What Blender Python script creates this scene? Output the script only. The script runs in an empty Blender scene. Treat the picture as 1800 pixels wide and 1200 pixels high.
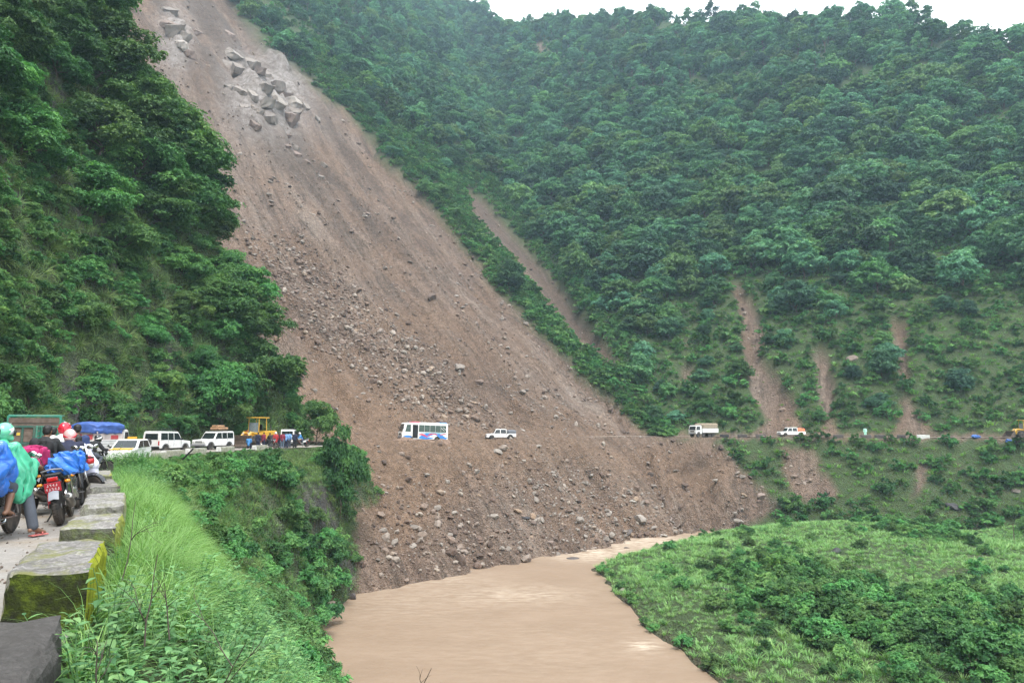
import bpy, bmesh, math, random
import numpy as np
from mathutils import Vector, Matrix, Euler

random.seed(7)
RNG = np.random.default_rng(11)
PI = math.pi
S = bpy.context.scene
COL = S.collection

# ------------------------------------------------------------------ camera
CAM_H, PITCH, FPX = 1.65, math.radians(7.36), 1200.0
cam_d = bpy.data.cameras.new('camera')
cam = bpy.data.objects.new('camera', cam_d)
COL.objects.link(cam)
cam.location = (0, 0, CAM_H)
cam.rotation_euler = (PI / 2 + PITCH, 0, 0)
cam_d.sensor_width = 36.0
cam_d.lens = 24.0
cam_d.clip_start = 0.05
cam_d.clip_end = 5000
S.camera = cam

# ------------------------------------------------------------------ sky, sun, exposure
SUN_EL, SUN_AZ = math.radians(62), math.radians(165)
W = bpy.data.worlds.new('World')
S.world = W
W.use_nodes = True
nt = W.node_tree
nt.nodes.clear()
sky = nt.nodes.new('ShaderNodeTexSky')
sky.sky_type = 'NISHITA'
sky.sun_disc = False
sky.sun_elevation = SUN_EL
sky.sun_rotation = SUN_AZ
sky.air_density = 1.0
sky.dust_density = 3.0
hs = nt.nodes.new('ShaderNodeHueSaturation')
hs.inputs['Saturation'].default_value = 0.55
tcw = nt.nodes.new('ShaderNodeTexCoord')
nzw = nt.nodes.new('ShaderNodeTexNoise')
nzw.inputs['Scale'].default_value = 2.2
nzw.inputs['Detail'].default_value = 5
rmp = nt.nodes.new('ShaderNodeValToRGB')
rmp.color_ramp.elements[0].position = 0.25
rmp.color_ramp.elements[0].color = (11.0, 11.6, 12.2, 1)
rmp.color_ramp.elements[1].position = 0.75
rmp.color_ramp.elements[1].color = (13.6, 13.9, 14.2, 1)
mixw = nt.nodes.new('ShaderNodeMixRGB')
mixw.inputs['Fac'].default_value = 0.8          # overcast: the cloud deck over the blue sky
bg = nt.nodes.new('ShaderNodeBackground')
bg.inputs['Strength'].default_value = 0.075
ow = nt.nodes.new('ShaderNodeOutputWorld')
L = nt.links
L.new(sky.outputs[0], hs.inputs['Color'])
L.new(tcw.outputs['Generated'], nzw.inputs['Vector'])
L.new(nzw.outputs['Fac'], rmp.inputs['Fac'])
L.new(hs.outputs[0], mixw.inputs['Color1'])
L.new(rmp.outputs[0], mixw.inputs['Color2'])
L.new(mixw.outputs[0], bg.inputs['Color'])
L.new(bg.outputs[0], ow.inputs['Surface'])

sun_d = bpy.data.lights.new('sun', 'SUN')
sun_d.energy = 1.5
sun_d.angle = math.radians(25)
sun_d.color = (1.0, 0.97, 0.92)
sun = bpy.data.objects.new('sun', sun_d)
COL.objects.link(sun)
# soft light from high up, behind the camera
sdir = Vector((math.sin(SUN_AZ) * math.cos(SUN_EL), math.cos(SUN_AZ) * math.cos(SUN_EL), math.sin(SUN_EL)))
sun.rotation_euler = sdir.to_track_quat('Z', 'Y').to_euler()

S.view_settings.view_transform = 'Standard'
S.view_settings.look = 'None'
S.view_settings.gamma = 1.0
S.view_settings.use_curve_mapping = False
S.view_settings.exposure = 1.6
S.render.engine = 'CYCLES'
S.cycles.use_denoising = True
S.cycles.max_bounces = 6
S.cycles.diffuse_bounces = 4
S.cycles.glossy_bounces = 2
S.cycles.transmission_bounces = 4
S.cycles.transparent_max_bounces = 6
S.cycles.volume_bounces = 1
S.cycles.caustics_reflective = False
S.cycles.caustics_refractive = False

# ------------------------------------------------------------------ projection (only to place things where they stand)
CP, SP = math.cos(PITCH), math.sin(PITCH)
def proj(x, y, z):
    f = y * CP + (z - CAM_H) * SP
    u = -y * SP + (z - CAM_H) * CP
    f = np.where(np.abs(f) < 1e-3, 1e-3, f)
    return 900 + FPX * x / f, 600 - FPX * u / f, f
def ray(px, py):
    X = (px - 900) / FPX; U = (600 - py) / FPX
    return np.array([X, CP - U * SP, SP + U * CP])
def at(px, y, z=0.0):
    """world x of a photo column at depth y and height z"""
    f = y * CP + (z - CAM_H) * SP
    return (px - 900) / FPX * f

# ------------------------------------------------------------------ noise
_tab = np.random.default_rng(3).random((256, 256))
def vnoise(x, y, seed=0):
    x = np.asarray(x, float) + seed * 37.17; y = np.asarray(y, float) + seed * 91.7
    xi = np.floor(x).astype(int); yi = np.floor(y).astype(int)
    fx = x - xi; fy = y - yi
    fx = fx * fx * (3 - 2 * fx); fy = fy * fy * (3 - 2 * fy)
    a = _tab[xi & 255, yi & 255]; b = _tab[(xi + 1) & 255, yi & 255]
    c = _tab[xi & 255, (yi + 1) & 255]; d = _tab[(xi + 1) & 255, (yi + 1) & 255]
    return (a * (1 - fx) + b * fx) * (1 - fy) + (c * (1 - fx) + d * fx) * fy
def fbm(x, y, seed=0, octv=4, gain=0.5):
    s = 0; a = 1; t = 0
    for k in range(octv):
        s = s + a * (vnoise(x * 2 ** k, y * 2 ** k, seed + k) - 0.5) * 2; t += a; a *= gain
    return s / t
def sstep(a, b, v):
    t = np.clip((v - a) / (b - a), 0, 1)
    return t * t * (3 - 2 * t)
def smax(a, b, k):
    h = np.maximum(k - np.abs(a - b), 0) / k
    return np.maximum(a, b) + h * h * k * 0.25
def smin(a, b, k):
    return -smax(-a, -b, k)
def poly_sd(px, py, poly):
    """signed distance to a polygon, positive inside"""
    px = np.asarray(px, float); py = np.asarray(py, float)
    d = np.full(px.shape, 1e18); ins = np.zeros(px.shape, bool)
    n = len(poly)
    for i in range(n):
        ax, ay = poly[i]; bx, by = poly[(i + 1) % n]
        ex, ey = bx - ax, by - ay
        t = np.clip(((px - ax) * ex + (py - ay) * ey) / (ex * ex + ey * ey + 1e-12), 0, 1)
        d = np.minimum(d, (px - ax - t * ex) ** 2 + (py - ay - t * ey) ** 2)
        if ay != by:
            c = ((ay > py) != (by > py)) & (px < (bx - ax) * (py - ay) / (by - ay) + ax)
            ins ^= c
    d = np.sqrt(d)
    return np.where(ins, d, -d)
def line_sd(x, y, P):
    """signed distance to an open polyline, positive on its left; and the run along it"""
    x = np.asarray(x, float); y = np.asarray(y, float)
    best = np.full(x.shape, 1e18); sg = np.zeros(x.shape)
    for i in range(len(P) - 1):
        ax, ay = P[i]; bx, by = P[i + 1]
        ex, ey = bx - ax, by - ay
        t = np.clip(((x - ax) * ex + (y - ay) * ey) / (ex * ex + ey * ey), 0, 1)
        dx = x - ax - t * ex; dy = y - ay - t * ey
        d = dx * dx + dy * dy
        cr = ex * (y - ay) - ey * (x - ax)
        m = d < best - 1e-9
        best = np.where(m, d, best); sg = np.where(m, np.sign(cr), sg)
    return np.sqrt(best) * sg
# ------------------------------------------------------------------ the land, as a height function of (x, y)
WATER = -15.0
EDGE = [(12, -25), (6, -13), (2.6, -6), (-.7, .3), (-2.16, 3.2), (-3.45, 5.81), (-4.83, 8.6), (-6.0, 10.9), (-8.37, 14.92), (-10.3, 17.9), (-14.2, 25), (-18.0, 33),
        (-21.7, 41.5), (-24.7, 48.5), (-26.3, 55), (-26.9, 61), (-26.5, 68), (-24.4, 75), (-21, 82), (-16.6, 89), (-11.5, 98)]
def road_w(y): return np.interp(y, [0, 40, 60, 75, 82, 92], [8.5, 8.5, 7.6, 8.2, 7.5, 5.0])
def road_z(y): return np.interp(y, [13, 36, 78, 100], [0, -.35, -.35, .2])

# outlines of the bare ground, in photo pixels, laid onto the hillside below
SLIDE = [(395, -60), (425, 25), (470, 75), (520, 110), (560, 150), (620, 212), (700, 292), (750, 350), (820, 432), (880, 505), (940, 560),
         (1000, 622), (1060, 682), (1120, 742), (1165, 768), (1250, 772), (1290, 812), (1340, 862), (1372, 892), (1250, 960),
         (1000, 1060), (600, 1150), (480, 900), (200, 700), (-100, 0), (-100, -300), (330, -300)]
GULLY = [(815, 322), (850, 348), (900, 410), (958, 470), (1010, 540), (1062, 592), (1100, 650), (1075, 640), (1010, 590), (962, 530), (922, 470), (880, 425), (845, 385)]
SCAR1 = [(1290, 500), (1328, 515), (1345, 570), (1335, 620), (1368, 655), (1400, 715), (1425, 768), (1325, 768), (1345, 740), (1312, 660), (1300, 600)]
SCAR2 = [(1574, 560), (1590, 560), (1597, 680), (1618, 730), (1650, 768), (1556, 768), (1578, 720), (1580, 650)]
SCAR3 = [(1435, 615), (1452, 615), (1462, 690), (1478, 768), (1440, 768), (1446, 700)]
SCAR4 = [(940, 70), (960, 75), (985, 118), (975, 130), (950, 105)]
SCAR5 = [(1370, 785), (1430, 788), (1450, 830), (1475, 868), (1462, 885), (1400, 880), (1375, 830)]
SCAR6 = [(1605, 800), (1640, 790), (1640, 850), (1620, 880), (1595, 880), (1600, 840)]
SCAR7 = [(1195, 555), (1208, 560), (1218, 660), (1200, 690)]
SCARS = (GULLY, SCAR1, SCAR2, SCAR3, SCAR4, SCAR5, SCAR6, SCAR7)
BAR = [(9.6, 84), (10.3, 76), (10.8, 68), (11.4, 59.6), (13.3, 50), (14.6, 43), (15.6, 36), (16.5, 28), (15, 10), (14, -30), (190, -30), (190, 60), (120, 84), (84, 96), (62, 116),
       (50, 119), (38, 116), (30, 110.5), (24, 103), (17, 95), (12.5, 90)]

def t_planes(x, y):
    tA = .7071 * (y - x - 114)
    tB = .42 * (x - 53) + .9075 * (y - 130)
    return tA, tB
RIDGE_S = np.array([-600., 600.]); RIDGE_T = np.array([900., 900.])
KUP, CUP = .84, .0006
def far_height(x, y, relief=True):
    tA, tB = t_planes(x, y)
    t = smax(tA, tB, 10.0)
    sA = .7071 * (x + y); sB = .9075 * x - .42 * y
    wA = sstep(-8, 8, tA - tB)
    s = sA * wA + (sB + 300) * (1 - wA)
    R = np.interp(sB, RIDGE_S, RIDGE_T)
    R = R * (1 - wA) + 900 * wA
    tt = np.clip(t - 2.6, 0, None)
    u = np.minimum(tt, R)
    up = KUP * u + CUP * u * u - .75 * np.maximum(tt - R, 0)
    d = np.clip(-t - 2.8, 0, None)
    dn = d * (.98 * wA + .86 * (1 - wA))
    zr = .15 + .2 * sstep(-5, 20, x)
    z = zr + up - dn
    if relief:
        a = sstep(3, 45, tt)
        z = z + a * (3.2 * fbm(s / 30, tt / 120, 5, 3) + 5.0 * fbm(x / 75, y / 75, 9, 3)) * np.minimum(R / 120, 1)
        z = z + sstep(.5, 5, tt) * .5 * fbm(x / 4, y / 4, 21, 3)
        z = z + sstep(.5, 4, d) * .35 * fbm(x / 3.5, y / 3.5, 23, 3)
    return z, t, s, tt, d, wA
def spur_height(x, y):
    t = line_sd(x, y, EDGE)
    w = road_w(y); zr = road_z(y)
    tu = t - w
    n = fbm(x / 9 + y / 14, y / 9, 31, 4)
    nC = -((x + 24.5) * .9 + (y - 87.5) * .43)
    c = smin(tu + 1.6 * n * sstep(0, 5, tu), nC + 1.5 * fbm(y / 8, x / 8, 37, 3), 3.0)
    up = 2.7 * np.clip(c, 0, None)
    up = np.where(up > 80, 80 + (up - 80) * .4, up)
    d = np.clip(-t, 0, None)
    a = np.interp(y, [0, 12, 45, 58, 68, 74, 80], [.5, .6, 2.0, 6.5, 7.0, 5.0, 2.0])
    b = np.interp(y, [0, 12, 45, 58], [.25, .25, .45, .42])
    m = np.interp(y, [0, 12, 45, 58, 66], [1.35, 1.42, 1.36, 2.4, 4.2])
    dn = b * np.minimum(d, a) + m * np.maximum(d - a, 0)
    dn = dn + sstep(.6, 4, d) * .55 * fbm(x / 3.2, y / 3.2, 41, 3)
    base = zr + np.where(t > w, np.maximum(up - .15, 0), 0) - dn
    cut = 2.4 * (-((x + 21.0) * .62 + (y - 84.5) * .785))     # the far end of the spur
    return np.minimum(base, cut + zr), t, tu, d
def bar_height(x, y):
    sd = poly_sd(x, y, BAR) + .9 * fbm(x / 4, y / 4, 51, 3)
    z = -17 + 2.2 * sstep(-1.6, .5, sd) + .7 * sstep(.2, 3, sd) + 1.0 * sstep(2, 25, sd) + np.interp(y, [40, 80, 110], [0, .3, 1.6]) * sstep(1, 14, sd)
    z = z + sstep(1, 5, sd) * .35 * fbm(x / 7, y / 7, 53, 3)
    z = z + 1.7 * np.exp(-(((x - 72) / 6) ** 2 + ((y - 98) / 4) ** 2)) + 1.2 * np.exp(-(((x - 38) / 9) ** 2 + ((y - 46) / 8) ** 2))
    return z, sd
def land(x, y, full=False):
    x = np.asarray(x, float); y = np.asarray(y, float)
    zf, t, s, tt, d, wA = far_height(x, y)
    px, py, f = proj(x, y, zf)
    nz = fbm(x / 6, y / 6, 61, 3) * 10 + fbm(x / 30, y / 30, 63, 2) * 12
    m = sstep(-7, 7, poly_sd(px, py, SLIDE) + nz) * (f > 5)
    sc = m.copy()
    for P in SCARS:
        sc = np.maximum(sc, sstep(-6 if P is GULLY else -2, 6, poly_sd(px, py, P) * .9 + nz * (.35 if P is GULLY else 1.0)) * (f > 5))
    zf = zf - sc * sstep(1, 14, tt) * 2.4
    # bare rock bedrock near the head of the slide
    rk = np.exp(-(((px - 470) / 75) ** 2 + ((py - 150) / 75) ** 2)) + .8 * np.exp(-(((px - 310) / 30) ** 2 + ((py - 60) / 60) ** 2))
    rk = np.clip(rk * 1.3, 0, 1) * m * sstep(20, 60, tt)
    rid = np.abs(fbm(x / 11, y / 11, 71, 4)) * 14 + np.round(fbm(x / 5, y / 5, 72, 2) * 4) * .7
    zf = zf + rk * (rid - 1.5)
    # lobes and runnels along the fall line inside the slide
    zf = zf + m * (2.3 * fbm(s / 7.5, tt / 60, 73, 3) - 1.5 * np.clip(.22 - np.abs(fbm(s / 5.5, tt / 50, 79, 2)), 0, 1) / .22 + 1.1 * fbm(s / 2.4, tt / 12, 75, 3) + .6 * fbm(x / 2.2, y / 2.2, 77, 3)) * sstep(0.3, 5, tt + d) * (1 + .6 * sstep(40, 120, tt))
    zs, te, tu, ds = spur_height(x, y)
    zb, sd = bar_height(x, y)
    hill = np.maximum(zf, zs)
    z = np.maximum(np.maximum(hill, -17.5), zb)
    own = np.where(zs >= zf, 1, 0)                       # 0 far hill, 1 near spur, 2 bar
    own = np.where(zb > hill, 2, own)
    if full:
        return z, dict(own=own, t=t, s=s, tt=tt, d=d, wA=wA, slide=m, scree=sc, rock=rk, te=te, tu=tu, ds=ds, sd=sd)
    return z
# where the ridge stands: march the skyline of the photo out to the slope
def _fit_ridge():
    global RIDGE_S, RIDGE_T
    ss, tt = [], []
    for px, py in ((700, -50), (780, -20), (845, 22), (880, 46), (905, 48), (960, 34), (1050, 36), (1200, 42), (1330, 36), (1450, 38), (1560, 48), (1700, 68), (1800, 80), (1900, 98), (2100, 140)):
        d = ray(px, py)
        r = np.arange(120, 900, 1.0)
        X, Y, Z = d[0] * r, d[1] * r, CAM_H + d[2] * r
        z = far_height(X, Y, False)[0]
        k = np.argmax(z > Z) if (z > Z).any() else len(r) - 1
        tA, tB = t_planes(X[k], Y[k])
        ss.append(.9075 * X[k] - .42 * Y[k]); tt.append(max(tB - 2.6, 5))
    o = np.argsort(ss)
    RIDGE_S = np.array(ss)[o]; RIDGE_T = np.array(tt)[o] 
_fit_ridge()

# ------------------------------------------------------------------ materials
MATS = {}
def new_mat(name):
    m = bpy.data.materials.new(name); m.use_nodes = True
    n = m.node_tree; n.nodes.clear()
    out = n.nodes.new('ShaderNodeOutputMaterial')
    b = n.nodes.new('ShaderNodeBsdfPrincipled')
    n.links.new(b.outputs[0], out.inputs[0])
    return m, n, b, out
def N(n, typ, **kw):
    nd = n.nodes.new(typ)
    for k, v in kw.items():
        if k in nd.inputs: nd.inputs[k].default_value = v
        else: setattr(nd, k, v)
    return nd
def mixc(n, fac, a, b, mode='MIX'):
    nd = n.nodes.new('ShaderNodeMixRGB'); nd.blend_type = mode
    for i, v in ((0, fac), (1, a), (2, b)):
        if isinstance(v, bpy.types.NodeSocket): n.links.new(v, nd.inputs[i])
        elif i == 0: nd.inputs[0].default_value = v
        else: nd.inputs[i].default_value = (*v, 1) if len(v) == 3 else v
    return nd.outputs[0]
def noise(n, scale, vec=None, detail=4, rough=.55, typ='noise'):
    if typ == 'vor':
        nd = N(n, 'ShaderNodeTexVoronoi', Scale=scale); o = nd.outputs['Distance']
    else:
        nd = N(n, 'ShaderNodeTexNoise', Scale=scale, Detail=detail, Roughness=rough); o = nd.outputs['Fac']
    if vec is not None: n.links.new(vec, nd.inputs['Vector'])
    return o
def ramp(n, fac, stops):
    nd = n.nodes.new('ShaderNodeValToRGB')
    el = nd.color_ramp.elements
    while len(el) < len(stops): el.new(.5)
    for e, (p, c) in zip(el, stops):
        e.position = p; e.color = (*c, 1) if len(c) == 3 else (c[0], c[0], c[0], 1)
    n.links.new(fac, nd.inputs[0]); return nd.outputs[0]
def bump(n, h, strength, dist, bsdf):
    b = N(n, 'ShaderNodeBump', Strength=strength, Distance=dist)
    n.links.new(h, b.inputs['Height']); n.links.new(b.outputs[0], bsdf.inputs['Normal'])
def geo_pos(n):
    return n.nodes.new('ShaderNodeNewGeometry').outputs['Position']
def attr(n, name, out='Fac'):
    a = n.nodes.new('ShaderNodeAttribute'); a.attribute_name = name
    return a.outputs[out]
def plain(name, col, rough=.6, metal=0.0, spec=.5, var=.12, scale=6.0, dirt=None, coat=0.0):
    """paint, cloth, metal ...: a base colour with a little wear and dust in it"""
    if name in MATS: return MATS[name]
    m, n, b, out = new_mat(name)
    tc = n.nodes.new('ShaderNodeTexCoord').outputs['Object']
    f = noise(n, scale, tc, 5)
    lo = tuple(c * (1 - var) for c in col); hi = tuple(min(1, c * (1 + var)) for c in col)
    c = ramp(n, f, [(.3, lo), (.7, hi)])
    if dirt is not None:
        f2 = noise(n, 2.3, tc, 6, .65)
        c = mixc(n, ramp(n, f2, [(.45, (0,)), (.75, (dirt[3],))]), c, dirt[:3])
    n.links.new(c, b.inputs['Base Color'])
    b.inputs['Roughness'].default_value = rough
    b.inputs['Metallic'].default_value = metal
    b.inputs['Specular IOR Level'].default_value = spec
    b.inputs['Coat Weight'].default_value = coat
    MATS[name] = m
    return m

def mat_land():
    m, n, b, out = new_mat('hillside_ground')
    P = geo_pos(n)
    sc = attr(n, 'scree'); rk = attr(n, 'rock'); st = attr(n, 'fall', 'Vector'); cl = attr(n, 'cliff')
    # soil under the plants
    f1 = noise(n, .35, P, 6, .6); f2 = noise(n, 3.0, P, 5, .65)
    veg = ramp(n, f1, [(.3, (.045, .075, .03)), (.55, (.065, .105, .04)), (.75, (.09, .095, .055))])
    veg = mixc(n, ramp(n, f2, [(.4, (0,)), (.7, (.6,))]), veg, (.055, .045, .03))
    rockc = ramp(n, noise(n, 1.2, P, 8, .7), [(.3, (.035, .034, .034)), (.5, (.085, .08, .075)), (.72, (.17, .155, .14))])
    veg = mixc(n, cl, veg, rockc)
    # the slide: earth, gravel and broken rock drawn out along the fall line
    mp = N(n, 'ShaderNodeMapping'); n.links.new(st, mp.inputs['Vector']); mp.inputs['Scale'].default_value = (.16, .02, 1)
    g1 = noise(n, 1.0, mp.outputs[0], 6, .6)
    mp2 = N(n, 'ShaderNodeMapping'); n.links.new(st, mp2.inputs['Vector']); mp2.inputs['Scale'].default_value = (.9, .1, 1)
    g2 = noise(n, 1.0, mp2.outputs[0], 6, .7)
    g3 = noise(n, .06, P, 4, .6)
    earth = ramp(n, g1, [(.30, (.080, .057, .045)), (.44, (.147, .103, .078)), (.56, (.191, .142, .112)), (.72, (.226, .184, .152))])
    earth = mixc(n, ramp(n, g2, [(.38, (.85,)), (.52, (0,))]), earth, (.084, .064, .050))  # dark earth streaks, contrast raised to stand in for relief shade
    earth = mixc(n, ramp(n, g3, [(.42, (0,)), (.66, (.6,))]), earth, (.19, .125, .084))
    # the reddish fresh earth pushed across the road, greyer gravel towards the right flank
    rd = attr(n, 'fresh')
    earth = mixc(n, rd, earth, (.185, .123, .084))
    earth = mixc(n, attr(n, 'damp_shade'), earth, (.082, .062, .049))
    v1 = N(n, 'ShaderNodeTexVoronoi', Scale=1.7); n.links.new(P, v1.inputs['Vector'])
    v2 = N(n, 'ShaderNodeTexVoronoi', Scale=4.6); n.links.new(P, v2.inputs['Vector'])
    cell = mixc(n, .5, v1.outputs['Color'], v2.outputs['Color'])
    sep = n.nodes.new('ShaderNodeSeparateColor'); n.links.new(cell, sep.inputs[0])
    earth = mixc(n, .55, earth, ramp(n, sep.outputs[0], [(.2, (.3,)), (.55, (.5,)), (.85, (.8,))]), 'OVERLAY')
    rb = ramp(n, noise(n, .5, P, 8, .72), [(.3, (.12, .095, .08)), (.48, (.25, .22, .2)), (.62, (.36, .33, .31)), (.8, (.42, .36, .3))])
    earth = mixc(n, rk, earth, rb)
    c = mixc(n, sc, veg, earth)
    n.links.new(c, b.inputs['Base Color'])
    b.inputs['Roughness'].default_value = .92
    b.inputs['Specular IOR Level'].default_value = .2
    hsum = N(n, 'ShaderNodeMath', operation='ADD')
    n.links.new(noise(n, 2.2, P, 8, .7), hsum.inputs[0]); n.links.new(v2.outputs['Distance'], hsum.inputs[1])
    bump(n, hsum.outputs[0], .9, .35, b)
    return m
def mat_road(dirt):
    m, n, b, out = new_mat('dirt_road' if dirt else 'worn_road')
    P = geo_pos(n)
    f = noise(n, .5, P, 7, .65); f2 = noise(n, 18, P, 6, .7)
    if dirt:
        c = ramp(n, f, [(.3, (.24, .19, .15)), (.7, (.38, .32, .26))])
    else:
        c = ramp(n, f, [(.3, (.20, .18, .16)), (.48, (.30, .28, .26)), (.60, (.26, .215, .165)), (.75, (.20, .155, .115))])
    c = mixc(n, .5, c, ramp(n, f2, [(.3, (.3,)), (.6, (.55,)), (.8, (.8,))]), 'OVERLAY')
    n.links.new(c, b.inputs['Base Color'])
    b.inputs['Roughness'].default_value = .85
    bump(n, noise(n, 25, P, 6, .75), .6, .03, b)
    return m
def mat_water():
    m, n, b, out = new_mat('muddy_water')
    P = geo_pos(n)
    mp = N(n, 'ShaderNodeMapping'); n.links.new(P, mp.inputs['Vector'])
    mp.inputs['Rotation'].default_value = (0, 0, math.radians(12)); mp.inputs['Scale'].default_value = (.14, .26, 1)
    f = noise(n, 1.0, mp.outputs[0], 6, .62)
    c = ramp(n, f, [(.3, (.225, .160, .110)), (.5, (.242, .173, .120)), (.7, (.265, .192, .136))])
    foam = attr(n, 'foam')
    mp2 = N(n, 'ShaderNodeMapping'); n.links.new(P, mp2.inputs['Vector']); mp2.inputs['Scale'].default_value = (.55, 1.9, 1)
    ff = noise(n, 1.0, mp2.outputs[0], 8, .72)
    fo = N(n, 'ShaderNodeMath', operation='MULTIPLY'); n.links.new(ramp(n, ff, [(.42, (0,)), (.60, (1,))]), fo.inputs[0]); n.links.new(foam, fo.inputs[1])
    c = mixc(n, fo.outputs[0], c, (.55, .46, .36))
    n.links.new(c, b.inputs['Base Color'])
    b.inputs['Roughness'].default_value = .55
    b.inputs['Specular IOR Level'].default_value = .2
    h = N(n, 'ShaderNodeMath', operation='ADD')
    mp3 = N(n, 'ShaderNodeMapping'); n.links.new(P, mp3.inputs['Vector']); mp3.inputs['Scale'].default_value = (.9, 1.7, 1)
    n.links.new(noise(n, 1.0, mp3.outputs[0], 5, .6), h.inputs[0]); n.links.new(noise(n, 1.3, P, 4, .5), h.inputs[1])
    bump(n, h.outputs[0], .28, .18, b)
    return m

def leaf_mat(name, dark, mid, light, trans=.28, rough=.55, objvar=.5):
    m, n, b, out = new_mat(name)
    r = attr(n, 'rnd')
    oi = n.nodes.new('ShaderNodeObjectInfo')
    c = ramp(n, r, [(.0, dark), (.5, mid), (1.0, light)])
    hv = N(n, 'ShaderNodeHueSaturation')
    mr = N(n, 'ShaderNodeMapRange'); n.links.new(oi.outputs['Random'], mr.inputs[0])
    mr.inputs['To Min'].default_value = 1 - objvar * .55; mr.inputs['To Max'].default_value = 1 + objvar * .6
    mr2 = N(n, 'ShaderNodeMapRange'); 
    wn = N(n, 'ShaderNodeTexWhiteNoise', noise_dimensions='1D'); n.links.new(oi.outputs['Random'], wn.inputs['W']); n.links.new(wn.outputs['Value'], mr2.inputs[0])
    mr2.inputs['To Min'].default_value = .5 - .035 * objvar; mr2.inputs['To Max'].default_value = .5 + .03 * objvar
    n.links.new(mr.outputs[0], hv.inputs['Value']); n.links.new(mr2.outputs[0], hv.inputs['Hue']); n.links.new(c, hv.inputs['Color'])
    n.links.new(hv.outputs[0], b.inputs['Base Color'])
    b.inputs['Roughness'].default_value = rough
    b.inputs['Specular IOR Level'].default_value = .35
    tr = n.nodes.new('ShaderNodeBsdfTranslucent')
    n.links.new(mixc(n, 1.0, hv.outputs[0], (1.0, 1.15, .6), 'MULTIPLY'), tr.inputs['Color'])
    mx = N(n, 'ShaderNodeMixShader', Fac=trans)
    n.links.new(b.outputs[0], mx.inputs[1]); n.links.new(tr.outputs[0], mx.inputs[2]); n.links.new(mx.outputs[0], out.inputs[0])
    return m
M_LAND = mat_land(); M_ROAD = mat_road(False); M_DIRT = mat_road(True); M_WATER = mat_water()
M_BARK = plain('bark', (.10, .075, .055), .9, var=.35, scale=9)
M_FOREST = leaf_mat('forest_leaf', (.040, .116, .072), (.078, .200, .110), (.155, .315, .142), .3, objvar=1.0)
M_FOREST2 = leaf_mat('light_forest_leaf', (.055, .125, .050), (.105, .215, .078), (.19, .33, .11), .32, objvar=.8)
M_CLIFF = leaf_mat('cliff_leaf', (.034, .105, .038), (.076, .195, .058), (.165, .32, .085), .3, objvar=.8)
M_BANK = leaf_mat('bank_leaf', (.055, .160, .058), (.110, .262, .084), (.205, .38, .120), .33, objvar=.8)
M_SHRUB = leaf_mat('shrub_leaf', (.040, .128, .046), (.086, .220, .070), (.175, .335, .100), .3, objvar=.8)
M_WEED = leaf_mat('weed_leaf', (.075, .19, .078), (.135, .295, .115), (.22, .40, .155), .35, objvar=.35)
M_GRASS = leaf_mat('grass_blade', (.115, .235, .06), (.185, .345, .095), (.265, .44, .15), .38, objvar=.3)
M_CGRASS = leaf_mat('cliff_grass_blade', (.07, .14, .04), (.125, .22, .062), (.20, .29, .095), .3, objvar=.6)
M_MEADOW = leaf_mat('meadow_blade', (.12, .25, .075), (.195, .37, .115), (.28, .47, .17), .3, objvar=.4)

# ------------------------------------------------------------------ mesh helpers
def mesh_np(name, V, F, mats, attrs=None, smooth=False, fm=None):
    """V (n,3), F (m,k) array or list of faces"""
    me = bpy.data.meshes.new(name)
    V = np.asarray(V, np.float32)
    if isinstance(F, np.ndarray):
        k = F.shape[1]
        me.vertices.add(len(V)); me.vertices.foreach_set('co', V.ravel())
        me.loops.add(F.size); me.loops.foreach_set('vertex_index', F.ravel().astype(np.int32))
        me.polygons.add(len(F)); me.polygons.foreach_set('loop_start', np.arange(0, F.size, k, dtype=np.int32))
    else:
        me.from_pydata(V.tolist(), [], F)
    if fm is not None: me.polygons.foreach_set('material_index', np.asarray(fm, np.int32))
    me.polygons.foreach_set('use_smooth', np.full(len(me.polygons), smooth))
    for a, (typ, dat) in (attrs or {}).items():
        at_ = me.attributes.new(a, typ, 'POINT')
        at_.data.foreach_set('vector' if typ == 'FLOAT_VECTOR' else 'value', np.asarray(dat, np.int32 if typ == 'INT' else np.float32).ravel())
    me.update(calc_edges=True)
    for mt in (mats if isinstance(mats, (list, tuple)) else [mats]): me.materials.append(mt)
    return me
def link(name, me, parent=None, loc=(0, 0, 0), rot=None, scale=None, col=None):
    o = bpy.data.objects.new(name, me)
    (col or COL).objects.link(o)
    o.location = loc
    if rot is not None: o.rotation_euler = rot
    if scale is not None: o.scale = scale if hasattr(scale, '__len__') else (scale,) * 3
    if parent is not None: o.parent = parent
    return o
def tag(o, label=None, cat=None, group=None, kind=None):
    if label: o['label'] = label
    if cat: o['category'] = cat
    if group: o['group'] = group
    if kind: o['kind'] = kind
    return o
def empty(name, loc, rz=0.0, label=None, cat=None, group=None, scale=None):
    o = bpy.data.objects.new(name, None); COL.objects.link(o)
    o.empty_display_size = .2
    o.location = loc; o.rotation_euler = (0, 0, rz) if not hasattr(rz, '__len__') else rz
    if scale is not None: o.scale = scale if hasattr(scale, '__len__') else (scale,) * 3
    return tag(o, label, cat, group)
_kids = {}
def copy_thing(root, kids, loc, rz, label=None, group=None, scale=None):
    """kids: list of (object, [sub objects])"""
    r = root.copy(); COL.objects.link(r)
    r.location = loc; r.rotation_euler = (0, 0, rz) if not hasattr(rz, '__len__') else rz
    if scale is not None: r.scale = scale if hasattr(scale, '__len__') else (scale,) * 3
    if label: r['label'] = label
    if group: r['group'] = group
    out = []
    for k, subs in kids:
        c = k.copy(); COL.objects.link(c); c.parent = r; out.append(c)
        for s_ in subs:
            q = s_.copy(); COL.objects.link(q); q.parent = c; out.append(q)
    return r, out

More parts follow.
